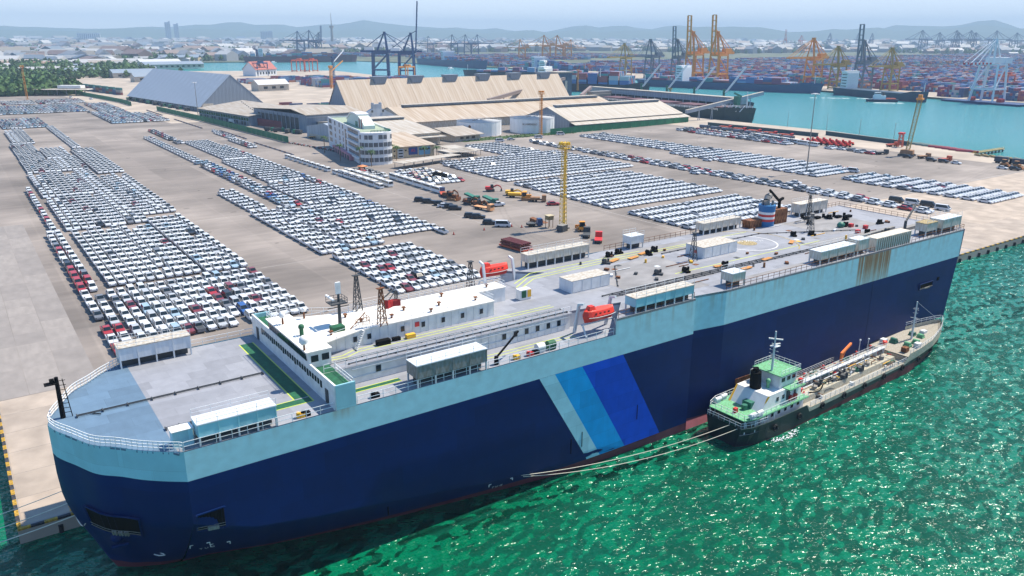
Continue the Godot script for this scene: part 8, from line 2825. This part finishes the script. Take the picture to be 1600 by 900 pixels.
func cargo_ship(label: String, at: Vector3, yaw: float, l: float, w: float, fb: float, hull: Material, bays: int, tiers: int, house_at: float, house: Material, seed_: int, called := "container_ship", hh := 18.0) -> Node3D:
	# local: bow towards +x, the middle at 0
	var t := thing(called, label, "ship", at, yaw)
	var b := MB.new()
	var xs := [-0.5, -0.46, -0.36, 0.3, 0.4, 0.46, 0.49, 0.505]
	var hw := [0.36, 0.46, 0.5, 0.5, 0.42, 0.26, 0.1, 0.01]
	for i in xs.size() - 1:
		for s in [-1.0, 1.0]:
			var y0: float = fb + (3.0 if xs[i] > 0.38 else 0.0)
			var y1: float = fb + (3.0 if xs[i + 1] > 0.38 else 0.0)
			var p := Vector3(xs[i] * l * 0.97, -1, s * hw[i] * w * 0.86)
			var q := Vector3(xs[i + 1] * l * 0.97, -1, s * hw[i + 1] * w * 0.86)
			var r := Vector3(xs[i + 1] * l, y1, s * hw[i + 1] * w)
			var u := Vector3(xs[i] * l, y0, s * hw[i] * w)
			if s > 0: b.quad(p, q, r, u)
			else: b.quad(q, p, u, r)
		b.quad(Vector3(xs[i] * l, fb, hw[i] * w), Vector3(xs[i + 1] * l, fb, hw[i + 1] * w), Vector3(xs[i + 1] * l, fb, -hw[i + 1] * w), Vector3(xs[i] * l, fb, -hw[i] * w))
	b.quad(Vector3(-0.5 * l * 0.97, -1, -hw[0] * w * 0.86), Vector3(-0.5 * l * 0.97, -1, hw[0] * w * 0.86), Vector3(-0.5 * l, fb, hw[0] * w), Vector3(-0.5 * l, fb, -hw[0] * w))
	part("hull", b, hull, t)
	b = MB.new()
	b.box(Vector3(house_at * l, fb + hh / 2, 0), Vector3(11, hh, w * 0.8))
	var hs := part("deckhouse", b, house, t)
	b = MB.new()
	b.box(Vector3(house_at * l, fb + hh + 1.2, 0), Vector3(8, 2.4, w * 0.96))
	part("bridge", b, house, hs)
	for k in int(hh / 3.4):
		for s in [-1.0, 1.0]:
			b = MB.new()
			b.box(Vector3(house_at * l, fb + 2.8 + k * 3.3, s * (w * 0.4 + 0.03)), Vector3(8.0, 0.9, 0.2))
			part("window_row", b, M.glass, hs)
	b = MB.new()
	b.box(Vector3(house_at * l - 9, fb + hh / 2, 0), Vector3(5, hh - 1.0, 6))
	part("funnel", b, M.crane_blue, t)
	b = MB.new()
	b.bar(Vector3(house_at * l, fb + 20, 0), Vector3(house_at * l, fb + 28, 0), 0.6)
	b.bar(Vector3(house_at * l, fb + 25, -2.5), Vector3(house_at * l, fb + 25, 2.5), 0.4)
	b.bar(Vector3(0.46 * l, fb + 2, 0), Vector3(0.46 * l, fb + 12, 0), 0.7)
	part("masts", b, M.hullwhite, t)
	if tiers > 0:
		var r := RandomNumberGenerator.new()
		r.seed = seed_
		var rows := int(w / 2.6)
		var bm := MB.new()
		bm.box(Vector3.ZERO, Vector3(12.0, 2.5, 2.4))
		var xf := []
		var cs := []
		for i in bays:
			var x := lerpf(-0.44, 0.36, (i + 0.5) / bays) * l
			if absf(x - house_at * l) < 15.0: continue
			var top := maxi(1, tiers - (r.randi() % 3))
			for j in rows:
				var c: Array = BOX[r.randi() % BOX.size()]
				for k in maxi(1, top - (1 if r.randf() < 0.15 else 0)):
					if r.randf() < 0.5: c = BOX[r.randi() % BOX.size()]
					xf.append(Transform3D(Basis(), Vector3(x, fb + 1.9 + k * 2.6, (j - (rows - 1) / 2.0) * 2.5)))
					cs.append(Color(c[0], c[1], c[2]))
		scatter("deck_containers", bm.mesh(), xf, cs, M.tinted, t)
	return t

func between(p: Vector2, q: Vector2) -> Array:
	# the place and turn of a ship from stern p to bow q (x, z)
	return [Vector3((p.x + q.x) / 2, 0, (p.y + q.y) / 2), atan2(-(q.y - p.y), q.x - p.x), p.distance_to(q)]

func ships() -> void:
	var blue := mat(0.02, 0.07, 0.17, 0.5)
	var dk := mat(0.02, 0.03, 0.05, 0.5)
	var s := between(Vector2(975, -1760), Vector2(930, -1385))
	cargo_ship("dark blue container ship moored under the four hazy blue cranes", s[0] + Vector3(20, 0, 0), s[1], s[2], 36, 14, blue, 22, 3, -0.05, M.crane_white, 5)
	s = between(Vector2(640, -2050), Vector2(925, -1975))
	cargo_ship("long dark red laden ship in the haze behind the orange gantries", s[0] + Vector3(0, 0, -16), s[1], s[2], 32, 15, mat(0.1, 0.025, 0.05, 0.6), 18, 4, -0.35, M.crane_white, 6)
	s = between(Vector2(880, -1012), Vector2(752, -1160))
	cargo_ship("feeder ship with red containers and white house behind the huge shed", s[0], s[1], s[2], 26, 7, dk, 12, 3, -0.24, M.white, 7)
	s = between(Vector2(930, -1230), Vector2(900, -1010))
	cargo_ship("container ship with pale green house behind the feeder ship", s[0] + Vector3(14, 0, 0), s[1], s[2], 30, 10, blue, 14, 5, -0.3, M.crane_white, 8)
	s = between(Vector2(612, -775), Vector2(690, -640))
	cargo_ship("container ship with a high dark red container wall left of the gallery", s[0] + Vector3(14, 0, -4), s[1], s[2], 30, 9, dk, 9, 6, -0.4, M.white, 12)
	s = between(Vector2(800, -770), Vector2(868, -520))
	cargo_ship("long blue container ship on the far side of the channel", s[0] + Vector3(10, 0, 0), s[1], s[2], 32, 9, mat(0.02, 0.08, 0.18, 0.5), 18, 3, -0.24, M.crane_white, 9)
	s = between(Vector2(882, -506), Vector2(843, -372))
	cargo_ship("empty bulk carrier with white deckhouse at the stern, far quay", s[0] + Vector3(6, 0, 0), s[1], s[2], 20, 8, mat(0.015, 0.05, 0.09, 0.5), 1, 0, -0.36, M.white, 10, "bulk_carrier")
	var t := cargo_ship("dark bulk carrier moored in front of the conveyor gallery", Vector3(516, 0, -436), -1.571, 205, 26, 9, mat(0.012, 0.045, 0.055, 0.6), 1, 0, -0.42, M.grey, 11, "bulk_carrier", 4.0)
	var b := MB.new()
	for i in 5: b.box(Vector3(-60 + i * 32, 10.2, 0), Vector3(24, 2.4, 18))
	part("hatch_covers", b, mat(0.12, 0.05, 0.06, 0.7), t)
	b = MB.new()
	b.rail([Vector3(-95, 9, 12.6), Vector3(75, 9, 12.6)], 1.6, 6.0, 0.3)
	b.rail([Vector3(75, 12, 11), Vector3(92, 12, 6), Vector3(101, 12, 1)], 1.6, 3.0, 0.3)
	for i in 7: b.bar(Vector3(70 + i * 4, 9, 8), Vector3(72 + i * 4, 14 - (i % 3), 4), 0.5)
	part("guard_rail", b, M.rail, t)
	b = MB.new()
	b.box(Vector3(84, 15, 0), Vector3(4, 11, 4))
	b.bar(Vector3(84, 20, -5), Vector3(84, 23, 4), 1.2)
	part("bow_gear", b, M.tankgreen, t)
	t = cargo_ship("geared cargo ship behind the conveyor gallery with slanting white derricks", Vector3(572, 0, -470), -1.571, 180, 24, 8, dk, 1, 0, -0.42, M.grey, 13, "bulk_carrier", 4.0)
	for i in 4:
		b = MB.new()
		b.cyl(Vector3(-52 + i * 36, 8, 0), Vector3(-52 + i * 36, 21, 0), 1.1, 1.1, 8)
		part("derrick_post", b, M.tankgreen, t)
		b = MB.new()
		for z in [-0.9, 0.9]: b.bar(Vector3(-50 + i * 36, 18, z), Vector3(-50 + i * 36 + 4, 40, z - 20), 0.55)
		part("derrick_boom", b, M.hullwhite, t)
	# tug and small boats
	t = thing("tug_boat", "blue and white tug under way in the channel", "tug boat", Vector3(820, 0, -406), 2.35)
	b = MB.new()
	for k in 3: b.frustum(Vector3(0, 1.2, 0), Vector3(30, 2.6, 8), Vector2(32, 9.4))
	part("hull", b, mat(0.02, 0.06, 0.14, 0.5), t)
	b = MB.new()
	b.box(Vector3(3, 4.6, 0), Vector3(12, 4.2, 6))
	b.box(Vector3(5, 8.2, 0), Vector3(6, 3.0, 5))
	part("deckhouse", b, M.crane_white, t)
	b = MB.new()
	b.box(Vector3(5, 8.8, 0), Vector3(6.1, 1.0, 5.1))
	part("window_band", b, M.glass, t)
	b = MB.new()
	b.bar(Vector3(4, 9, 0), Vector3(4, 17, 0), 0.4)
	b.cyl(Vector3(-1, 6, 0), Vector3(-1, 10, 0), 1.2, 1.2, 8)
	part("mast_and_funnel", b, M.dark, t)
	b = MB.new()
	b.box(Vector3(-9, 3.2, 0), Vector3(9, 1.2, 6.4))
	part("towing_deck", b, M.crane_red, t)
	for q in [[-8.0, 14.0, "white wake along the side of the blue tug"], [60.0, 34.0, "thin white wake in front of the empty bulk carrier"]]:
		b = MB.new()
		for i in 30: b.frustum(Vector3(rng.randf_range(-q[1], q[1]), 0.12, rng.randf_range(-0.8, 0.8)), Vector3(rng.randf_range(2, 6), 0.24, rng.randf_range(0.5, 1.4)), Vector2(0.6, 0.2))
		var o := part("foam_wake", b, M.white, self, Vector3(812 + q[0] * 0.3, 0, -400 - q[0]))
		o.rotation.y = 2.35
		tag(o, q[2], "foam")
		stuff(o)
	for q in [[700, -2010, "small white launch moored near the far red ship"], [880, -1420, "small pale launch beside the dark container ship"]]:
		t = thing("launch", q[2], "boat", Vector3(q[0], 0, q[1]), 0.4)
		b = MB.new()
		b.frustum(Vector3(0, 0.8, 0), Vector3(16, 2.4, 4.5), Vector2(19, 5.6))
		part("hull", b, M.white, t)
		b = MB.new()
		b.box(Vector3(-1, 3.2, 0), Vector3(8, 2.6, 4))
		part("cabin", b, M.crane_white, t)

func containers() -> void:
	# stacks that can be told apart in the near yards
	var stack := func(label: String, at: Vector3, yaw: float, n: int, cs: Array, l := 12.2, group := "container stacks of the near yard") -> void:
		var t := thing("container_stack", label, "containers", at, yaw, group)
		for k in n:
			var b := MB.new()
			b.box(Vector3(0, 1.3 + k * 2.62, 0), Vector3(2.44, 2.56, l))
			for i in 8: b.box(Vector3(0, 1.3 + k * 2.62, -l / 2 + l * (i + 0.5) / 8), Vector3(2.5, 2.2, l / 24))
			part("container", b, cs[k % cs.size()], t)
	var pal := []
	for c in BOX: pal.append(mat(c[0], c[1], c[2], 0.6, 0, T.rustlight, Vector3(0.2, 0.2, 0.2)))
	var spots := [[232, -652, 1, 3, 0.2, "dark red container on the ground, leftmost of the loose ones"], [240, -668, 1, 6, 0.2, "orange red container in the loose group behind the warehouses"], [247, -650, 1, 0, 0.3, "blue container in the loose group, nearest the open warehouse"], [262, -672, 1, 0, 0.3, "second blue container in the loose group"], [258, -690, 1, 3, 0.3, "maroon container behind the loose blue ones"], [276, -664, 1, 2, 0.3, "dark blue container in the middle of the loose group"], [284, -656, 1, 7, 0.3, "pale green container at the front of the loose group"], [292, -668, 1, 0, 0.3, "blue container at the right of the loose group"], [300, -650, 1, 7, 0.3, "dark green container, rightmost of the loose group"], [222, -640, 1, 9, 0.3, "light blue container half hidden behind the slotted warehouse roof"]]
	for q in spots: stack.call(q[5], Vector3(q[0], QUAY, q[1]), 1.2 + q[4], q[2], [pal[q[3]]])
	for i in 12: stack.call("mixed colour container stack by the far left gate, %s from the left" % ORD[i], Vector3(128 + i * 2.0, QUAY, -1040 + i * 10.2), 0.25, 2 + i % 2, [pal[(i * 3) % 10], pal[(i * 7 + 1) % 10], pal[(i * 5 + 2) % 10]])
	for i in 5: stack.call("red container row beside the warehouse yard, %s from the left" % ORD[i], Vector3(176 + i * 2.8, QUAY, -522 + i * 12.0), 0.24, 2 if i < 4 else 1, [pal[4], pal[3]])
	stack.call("blue container standing left of the big shed behind the fence", Vector3(224, QUAY, -690), 1.3, 2, [pal[1]])
	# the blocks of the terminals: too many and too far to count
	var bm := MB.new()
	bm.box(Vector3(0, 1.3, 0), Vector3(12.0, 2.5, 2.4))
	var m := bm.mesh()
	var fill := func(called: String, label: String, blocks: Array) -> void:
		var xf := []
		var cs := []
		for q in blocks:
			var x: float = q[0]
			while x < q[1]:
				var z: float = q[2]
				var base := int(q[4])
				var gap := rng.randf() < 0.14
				if gap: z = q[3]
				var lane: Array = BOX[rng.randi() % BOX.size()]
				while z < q[3]:
					if int((z - q[2]) / 2.7) % 12 < 10 and sin(x * 0.05 + z * 0.021) + sin(z * 0.043 - x * 0.017) > -1.1:
						if rng.randf() < 0.3: lane = BOX[rng.randi() % BOX.size()]
						for k in maxi(1, base - rng.randi() % 3):
							var c: Array = lane if rng.randf() < 0.6 else BOX[rng.randi() % BOX.size()]
							xf.append(Transform3D(Basis(), Vector3(x, 2.2 + k * 2.6, z)))
							cs.append(Color(c[0], c[1], c[2]))
					z += 2.7
				x += 12.8 if int((x - q[0]) / 12.8) % 6 != 5 else 26.0
		var o := scatter(called, m, xf, cs, M.tinted)
		tag(o, label, "containers")
	fill.call("near_container_yard", "mixed container stacks in the near yard behind the huge shed", [[392, 470, -1110, -1030, 3], [400, 545, -1020, -930, 4], [420, 550, -915, -850, 3], [345, 390, -1120, -1060, 2]])
	fill.call("far_container_yard", "endless mixed container stacks of the terminal across the channel", [[960, 1240, -880, -640, 4], [1000, 1290, -620, -430, 4], [930, 1230, -400, -160, 5], [1260, 1700, -880, -500, 3], [1250, 1600, -470, -100, 4], [1750, 2300, -900, -300, 3], [1050, 1300, -1300, -950, 4], [1330, 1800, -1500, -1000, 3], [1880, 2600, -1500, -1000, 3], [960, 1200, -130, 120, 4], [1250, 1600, -60, 300, 3], [2700, 3400, -1500, -700, 3]])
	fill.call("hazy_container_yard", "hazy container stacks under the distant blue cranes", [[1030, 1200, -1760, -1420, 3], [1240, 1600, -2300, -1800, 3], [1150, 1500, -2800, -2400, 3], [1560, 2000, -2350, -1900, 3]])
	# yard gantries
	var proto: Node3D
	var spots2 := [[546, -1420, "crane_red", "orange red yard gantry left of the blue jib crane"], [566, -1408, "crane_red", "second orange red yard gantry left of the blue jib crane"], [430, -1290, "crane_blue", "dark blue yard gantry beside the red roofed hall"], [560, -1010, "crane_orange", "orange yard gantry under the big blue cranes"], [1060, -390, "crane_red", "reddish yard gantry left of the white floating crane"], [1100, -330, "crane_orange", "orange yard gantry behind the white floating crane"], [960, -230, "crane_red", "red yard gantry right of the white floating crane"], [985, -205, "crane_red", "second red yard gantry right of the white floating crane"]]
	for q in spots2:
		if proto == null:
			proto = thing("yard_gantry", q[3], "gantry crane", Vector3(q[0], QUAY, q[1]), 0.5, "container yard gantries")
			var b := MB.new()
			for z in [-6.0, 6.0]: b.bar(Vector3(-12, 21, z), Vector3(12, 21, z), 1.6)
			part("beams", b, M.crane_red, proto)
			for x in [-12.0, 12.0]:
				for z in [-6.0, 6.0]:
					b = MB.new()
					b.bar(Vector3(x, 0, z), Vector3(x, 21, z), 1.2)
					part("leg", b, M.crane_red, proto)
				b = MB.new()
				b.bar(Vector3(x, 2, -6), Vector3(x, 2, 6), 1.2)
				b.bar(Vector3(x, 20, -6), Vector3(x, 20, 6), 1.2)
				part("sill", b, M.crane_red, proto)
			b = MB.new()
			b.box(Vector3(3, 23, 0), Vector3(5, 2.6, 9))
			part("trolley", b, M.crane_red, proto)
		else: dup(proto, q[3], Vector3(q[0], QUAY, q[1]), 0.5 if q[0] < 700 else 0.1, "", M[q[2]])
	for q in [[471.0, -1075.0, 33.0, "crane_blue", "slim dark blue jib crane in the near container yard"], [396.0, -905.0, 26.0, "crane_orange", "thin orange jib crane standing on the tan ground"]]:
		var t := thing("jib_crane", q[4], "crane", Vector3(q[0], QUAY, q[1]), 0.3)
		var b := MB.new()
		b.lattice(Vector3.ZERO, Vector3(0, q[2], 0), 3.0, 2.4, 9, 0.5)
		part("tower", b, M[q[3]], t)
		b = MB.new()
		b.bar(Vector3(0, q[2] * 0.8, 0), Vector3(26, q[2] * 1.3, -6), 1.0)
		part("jib", b, M.crane_white if q[3] == "crane_blue" else M[q[3]], t)
		b = MB.new()
		b.box(Vector3(0, q[2] + 1.0, 0), Vector3(4, 3, 4))
		part("cab", b, M[q[3]], t)

# ---------------------------------------------------------------- the hazy town and woods
func town() -> void:
	# red roofed terminal hall
	var t := thing("red_roof_hall", "white hall with steep red roof behind the grey storage hall", "hall", Vector3(432, QUAY, -1300), 0.5)
	t.scale = Vector3.ONE * 0.78
	var b := MB.new()
	b.extrude(PackedVector2Array([Vector2(18, 0), Vector2(18, 14), Vector2(0, 29), Vector2(-18, 14), Vector2(-18, 0)]), -30, 34)
	part("walls", b, M.crane_white, t)
	for i in 8:
		for s in [-1.0, 1.0]:
			b = MB.new()
			b.extrude(PackedVector2Array([Vector2(s * 19.6, 12.8), Vector2(0, 29.2), Vector2(0, 30), Vector2(s * 19.8, 13.5)]), -31 + i * 8.2 + 0.05, -31 + (i + 1) * 8.2 - 0.05)
			part("roof_panel", b, mat(0.36, 0.1, 0.08, 0.7), t)
	windows(t, -28, 32, 7, 6, 18.1, 4, 5, M.glass)
	b = MB.new()
	b.box(Vector3(34.1, 14, 0), Vector3(0.3, 14, 8))
	part("gable_window", b, M.glass, t)
	# telecommunication tower
	t = thing("observation_tower", "tall thin observation tower with disc and antenna on the horizon", "tower", Vector3(1825, 1.6, -4295))
	b = MB.new()
	b.cyl(Vector3.ZERO, Vector3(0, 108, 0), 9, 6, 14)
	part("shaft", b, M.grey, t)
	b = MB.new()
	b.cyl(Vector3(0, 104, 0), Vector3(0, 114, 0), 6, 13, 16)
	b.cyl(Vector3(0, 114, 0), Vector3(0, 120, 0), 13, 10, 16)
	part("pod", b, M.grey, t)
	b = MB.new()
	b.cyl(Vector3(0, 120, 0), Vector3(0, 190, 0), 2.6, 0.8, 8)
	part("antenna", b, M.grey, t)
	# towers and blocks on the skyline
	for q in [[1180, -8400, 190, 34, 85, 0.0, "pale slab apartment block on the left skyline"], [2210, -9900, 60, 60, 210, 0.5, "slim twin apartment tower on the left skyline"], [2290, -9860, 50, 50, 190, 0.5, "second slim apartment tower behind the twin tower"], [2900, -8600, 120, 60, 110, 0.4, "dark stepped apartment block right of the twin tower"]]:
		t = thing("apartment_block", q[6], "building", Vector3(q[0], 1.6, q[1]), -0.25)
		b = MB.new()
		b.box(Vector3(0, q[4] / 2.0, 0), Vector3(q[2], q[4], q[3]))
		if q[5] > 0: b.box(Vector3(q[2] * 0.3, q[4] * 0.53, 0), Vector3(q[2] * 0.35, q[4] * 1.06, q[3] * 0.8))
		part("walls", b, mat(0.24, 0.3, 0.4, 0.7) if q[5] > 0 else M.building, t)
		var n := int(q[2] / 16.0)
		for i in n:
			b = MB.new()
			b.box(Vector3(-q[2] / 2.0 + q[2] * (i + 0.5) / n, q[4] * 0.5, q[3] / 2.0 + 0.6), Vector3(q[2] / n * 0.5, q[4] * 0.86, 1.2))
			part("window_column", b, mat(0.1, 0.14, 0.2, 0.5), t)
	# warehouses and houses of the town, each a thing; the farthest ones are one mass
	var protos := []
	for k in 6:
		var b1 := MB.new()
		b1.extrude(PackedVector2Array([Vector2(12, 0), Vector2(12, 6), Vector2(-12, 6), Vector2(-12, 0)]), -22 - k * 4, 22 + k * 4)
		var b2 := MB.new()
		b2.extrude(PackedVector2Array([Vector2(13, 5.8), Vector2(0, 9.0 + k % 2), Vector2(-13, 5.8), Vector2(-13, 6.4), Vector2(0, 9.8 + k % 2), Vector2(13, 6.4)]), -23 - k * 4, 23 + k * 4)
		protos.append([b1.mesh(), b2.mesh()])
	var walls := [M.offwhite, M.building, M.cream, M.bluewall]
	var roofs := [mat(0.38, 0.38, 0.38, 0.7), mat(0.22, 0.27, 0.33, 0.6), mat(0.36, 0.31, 0.26, 0.7), mat(0.32, 0.19, 0.14, 0.8), mat(0.16, 0.27, 0.38, 0.6), mat(0.52, 0.52, 0.52, 0.7), mat(0.3, 0.3, 0.29, 0.7)]
	var words := ["pale", "grey blue", "tan", "red brown", "blue", "white", "grey"]
	var placed := 0
	for i in 4000:
		if placed >= 280: break
		var az := rng.randf_range(-0.1, 1.22)
		var r := 1700.0 + 4200.0 * pow(rng.randf(), 1.3)
		var p := Vector3(EYE.x + sin(az) * r, 1.6, EYE.z - cos(az) * r)
		if p.x > 330 and p.z > -2180 and p.x < 3500: continue
		if p.x < 330 and p.z > -1400: continue
		if p.x > 900 and p.x < 2700 and p.z > -2900: continue
		var k := rng.randi() % 6
		var ri: int = [0, 0, 1, 1, 2, 3, 4, 5, 5, 6, 6][rng.randi() % 11]
		var o := thing("town_building", "low %s roofed building in the hazy town beyond the harbour" % words[ri], "building", p, rng.randf_range(-0.6, 0.6), "low %s roofed buildings in the hazy town" % words[ri])
		piece("walls", protos[k][0], walls[rng.randi() % 4], o)
		piece("roof", protos[k][1], roofs[ri], o)
		o.scale = Vector3.ONE * rng.randf_range(0.5, 1.2) * (1.0 + r / 8000.0)
		placed += 1
	# long sheds close behind the left wood
	for q in [[70, -1500, 120, 30, 0, "long pale shed behind the left wood, nearest"], [150, -1420, 60, 26, 1, "grey blue office shed behind the left wood"], [210, -1330, 70, 24, 1, "curved grey blue roof shed right of the left wood"], [-60, -1480, 80, 26, 2, "tan roofed shed behind the left wood"], [330, -1700, 120, 30, 1, "blue sided warehouse beyond the tan ground"], [240, -1980, 150, 36, 0, "long white shed along the basin"], [130, -1900, 130, 32, 0, "long white shed left of the basin"], [360, -1900, 90, 34, 5, "white shed with pale roof near the basin corner"], [20, -2000, 160, 40, 2, "long tan shed at the far left edge"], [170, -2400, 220, 50, 0, "very long pale shed in the left haze"], [420, -2350, 200, 46, 6, "very long grey shed in the left haze"], [215, -1190, 46, 18, 1, "small shed with turquoise roof behind the grey storage hall"], [260, -1060, 60, 22, 0, "white roofed shed behind the grey storage hall"], [300, -900, 40, 20, 5, "pale roofed shed right of the grey storage hall"]]:
		t = thing("port_shed", q[5], "shed", Vector3(q[0], QUAY, q[1]), 0.12)
		gable_house(t, q[3], q[2], 8.0, 13.0, M.offwhite, roofs[q[4]])
		windows(t, 4, q[2] - 4, int(q[2] / 12.0), 4.0, 0.06, 5.0, 3.0, M.glass)
	var xf := []
	var cs := []
	var hb := MB.new()
	hb.extrude(PackedVector2Array([Vector2(7, 0), Vector2(7, 6), Vector2(0, 9.5), Vector2(-7, 6), Vector2(-7, 0)]), -10, 10)
	for i in 7000:
		var az := rng.randf_range(-0.2, 1.3)
		var r := 2200.0 + 9500.0 * pow(rng.randf(), 1.5)
		var p := Vector3(EYE.x + sin(az) * r, 1.6, EYE.z - cos(az) * r)
		if p.x > 330 and p.z > -2180 and p.x < 3500: continue
		if p.x > 900 and p.x < 2700 and p.z > -2900: continue
		var sc := rng.randf_range(0.6, 1.7) * (1.0 + r / 7000.0)
		xf.append(Transform3D(Basis(Vector3.UP, rng.randf() * 3.14).scaled(Vector3(sc * rng.randf_range(0.8, 2.0), sc * rng.randf_range(0.7, 1.6), sc)), p))
		var c: Array = [[0.28, 0.29, 0.3], [0.2, 0.22, 0.25], [0.18, 0.13, 0.12], [0.13, 0.17, 0.22], [0.25, 0.23, 0.2], [0.42, 0.42, 0.42]][rng.randi() % 6]
		cs.append(Color(c[0], c[1], c[2]))
	tag(scatter("distant_town", hb.mesh(), xf, cs, M.tinted), "mass of tiny houses fading into haze below the hills", "town")
	# trees
	var lm := mat(1, 1, 1, 0.85)
	lm.vertex_color_use_as_albedo = true
	lm.resource_name = "foliage"
	xf = []
	cs = []
	var near := []
	var nf := FastNoiseLite.new()
	nf.frequency = 0.0022
	nf.seed = 77
	for i in 34000:
		var az := rng.randf_range(-0.2, 1.25)
		var r := 1050.0 + 9000.0 * pow(rng.randf(), 1.9)
		var p := Vector3(EYE.x + sin(az) * r, 1.4, EYE.z - cos(az) * r)
		if p.x > 320 and p.z > -2170 and p.x < 3500: continue
		if p.x > 900 and p.x < 2700 and p.z > -2900: continue
		if p.x > 60 + (p.z + 1000) * -0.08 and p.z > -1330 and p.x > 118: continue
		if p.z > -960: continue
		if nf.get_noise_2d(p.x, p.z * 0.6) < (-0.06 if r > 1600 else -0.25): continue
		var sc := rng.randf_range(4.0, 7.5) * (1.0 + r / 6000.0)
		xf.append(Transform3D(Basis(Vector3.UP, rng.randf() * 6.0).scaled(Vector3(sc, sc * rng.randf_range(0.8, 1.15), sc)), p + Vector3(0, sc * 0.85, 0)))
		var g := rng.randf_range(0.7, 1.2)
		cs.append(Color(0.075 * g, 0.15 * g, 0.04 * g))
	tag(scatter("far_woods", leafy(Vector3.ONE, 70, 5), xf, cs, lm), "green woods and hedges between the distant sheds", "trees")
	# the nearer wood at the left edge: trees one can tell apart
	var crowns := [leafy(Vector3(4.6, 4.0, 4.6), 260, 1), leafy(Vector3(5.4, 4.6, 5.4), 300, 2), leafy(Vector3(3.6, 4.8, 3.6), 220, 3)]
	var trunk := MB.new()
	trunk.cyl(Vector3.ZERO, Vector3(0, 5, 0), 0.45, 0.25, 6)
	for i in 4: trunk.bar(Vector3(0, 3.5 + i * 0.4, 0), Vector3(2.4 * cos(i * 1.6), 6.5 + i * 0.4, 2.4 * sin(i * 1.6)), 0.2)
	var trm := trunk.mesh()
	var greens := [mat(0.07, 0.15, 0.035, 0.85), mat(0.085, 0.17, 0.04, 0.85), mat(0.055, 0.125, 0.045, 0.85)]
	for g in greens: g.vertex_color_use_as_albedo = true
	for i in 100:
		var z := rng.randf_range(-1330, -985)
		var p := Vector3(rng.randf_range(-14, 70.0 + (-985 - z) * 0.16), QUAY, z)
		var o := thing("wood_tree", "bushy green tree in the wood behind the far left gate", "tree", p, rng.randf() * 6, "trees of the wood behind the far left gate")
		piece("trunk", trm, M.trunk, o)
		piece("crown", crowns[i % 3], greens[i % 3], o, Vector3(0, 7.0, 0))
		o.scale = Vector3(1.0, 0.6, 1.0) * rng.randf_range(0.55, 0.95)
	for i in 10:
		var o := thing("hedge_tree", "round green tree beside the grey storage hall gable, %s from left" % ORD[i], "tree", Vector3(158 + i * 5.0, QUAY, -862 - (i % 3) * 8), 0.3 * i, "trees beside the grey storage hall")
		piece("trunk", trm, M.trunk, o)
		piece("crown", crowns[i % 3], greens[i % 3], o, Vector3(0, 7.0, 0))

func _ready() -> void:
	rng.seed = 20240607
	view_and_light()
	materials()
	setting()
	car_carrier()
	tanker()
	ropes()
	buildings()
	cranes()
	ships()
	containers()
	town()
	cars()
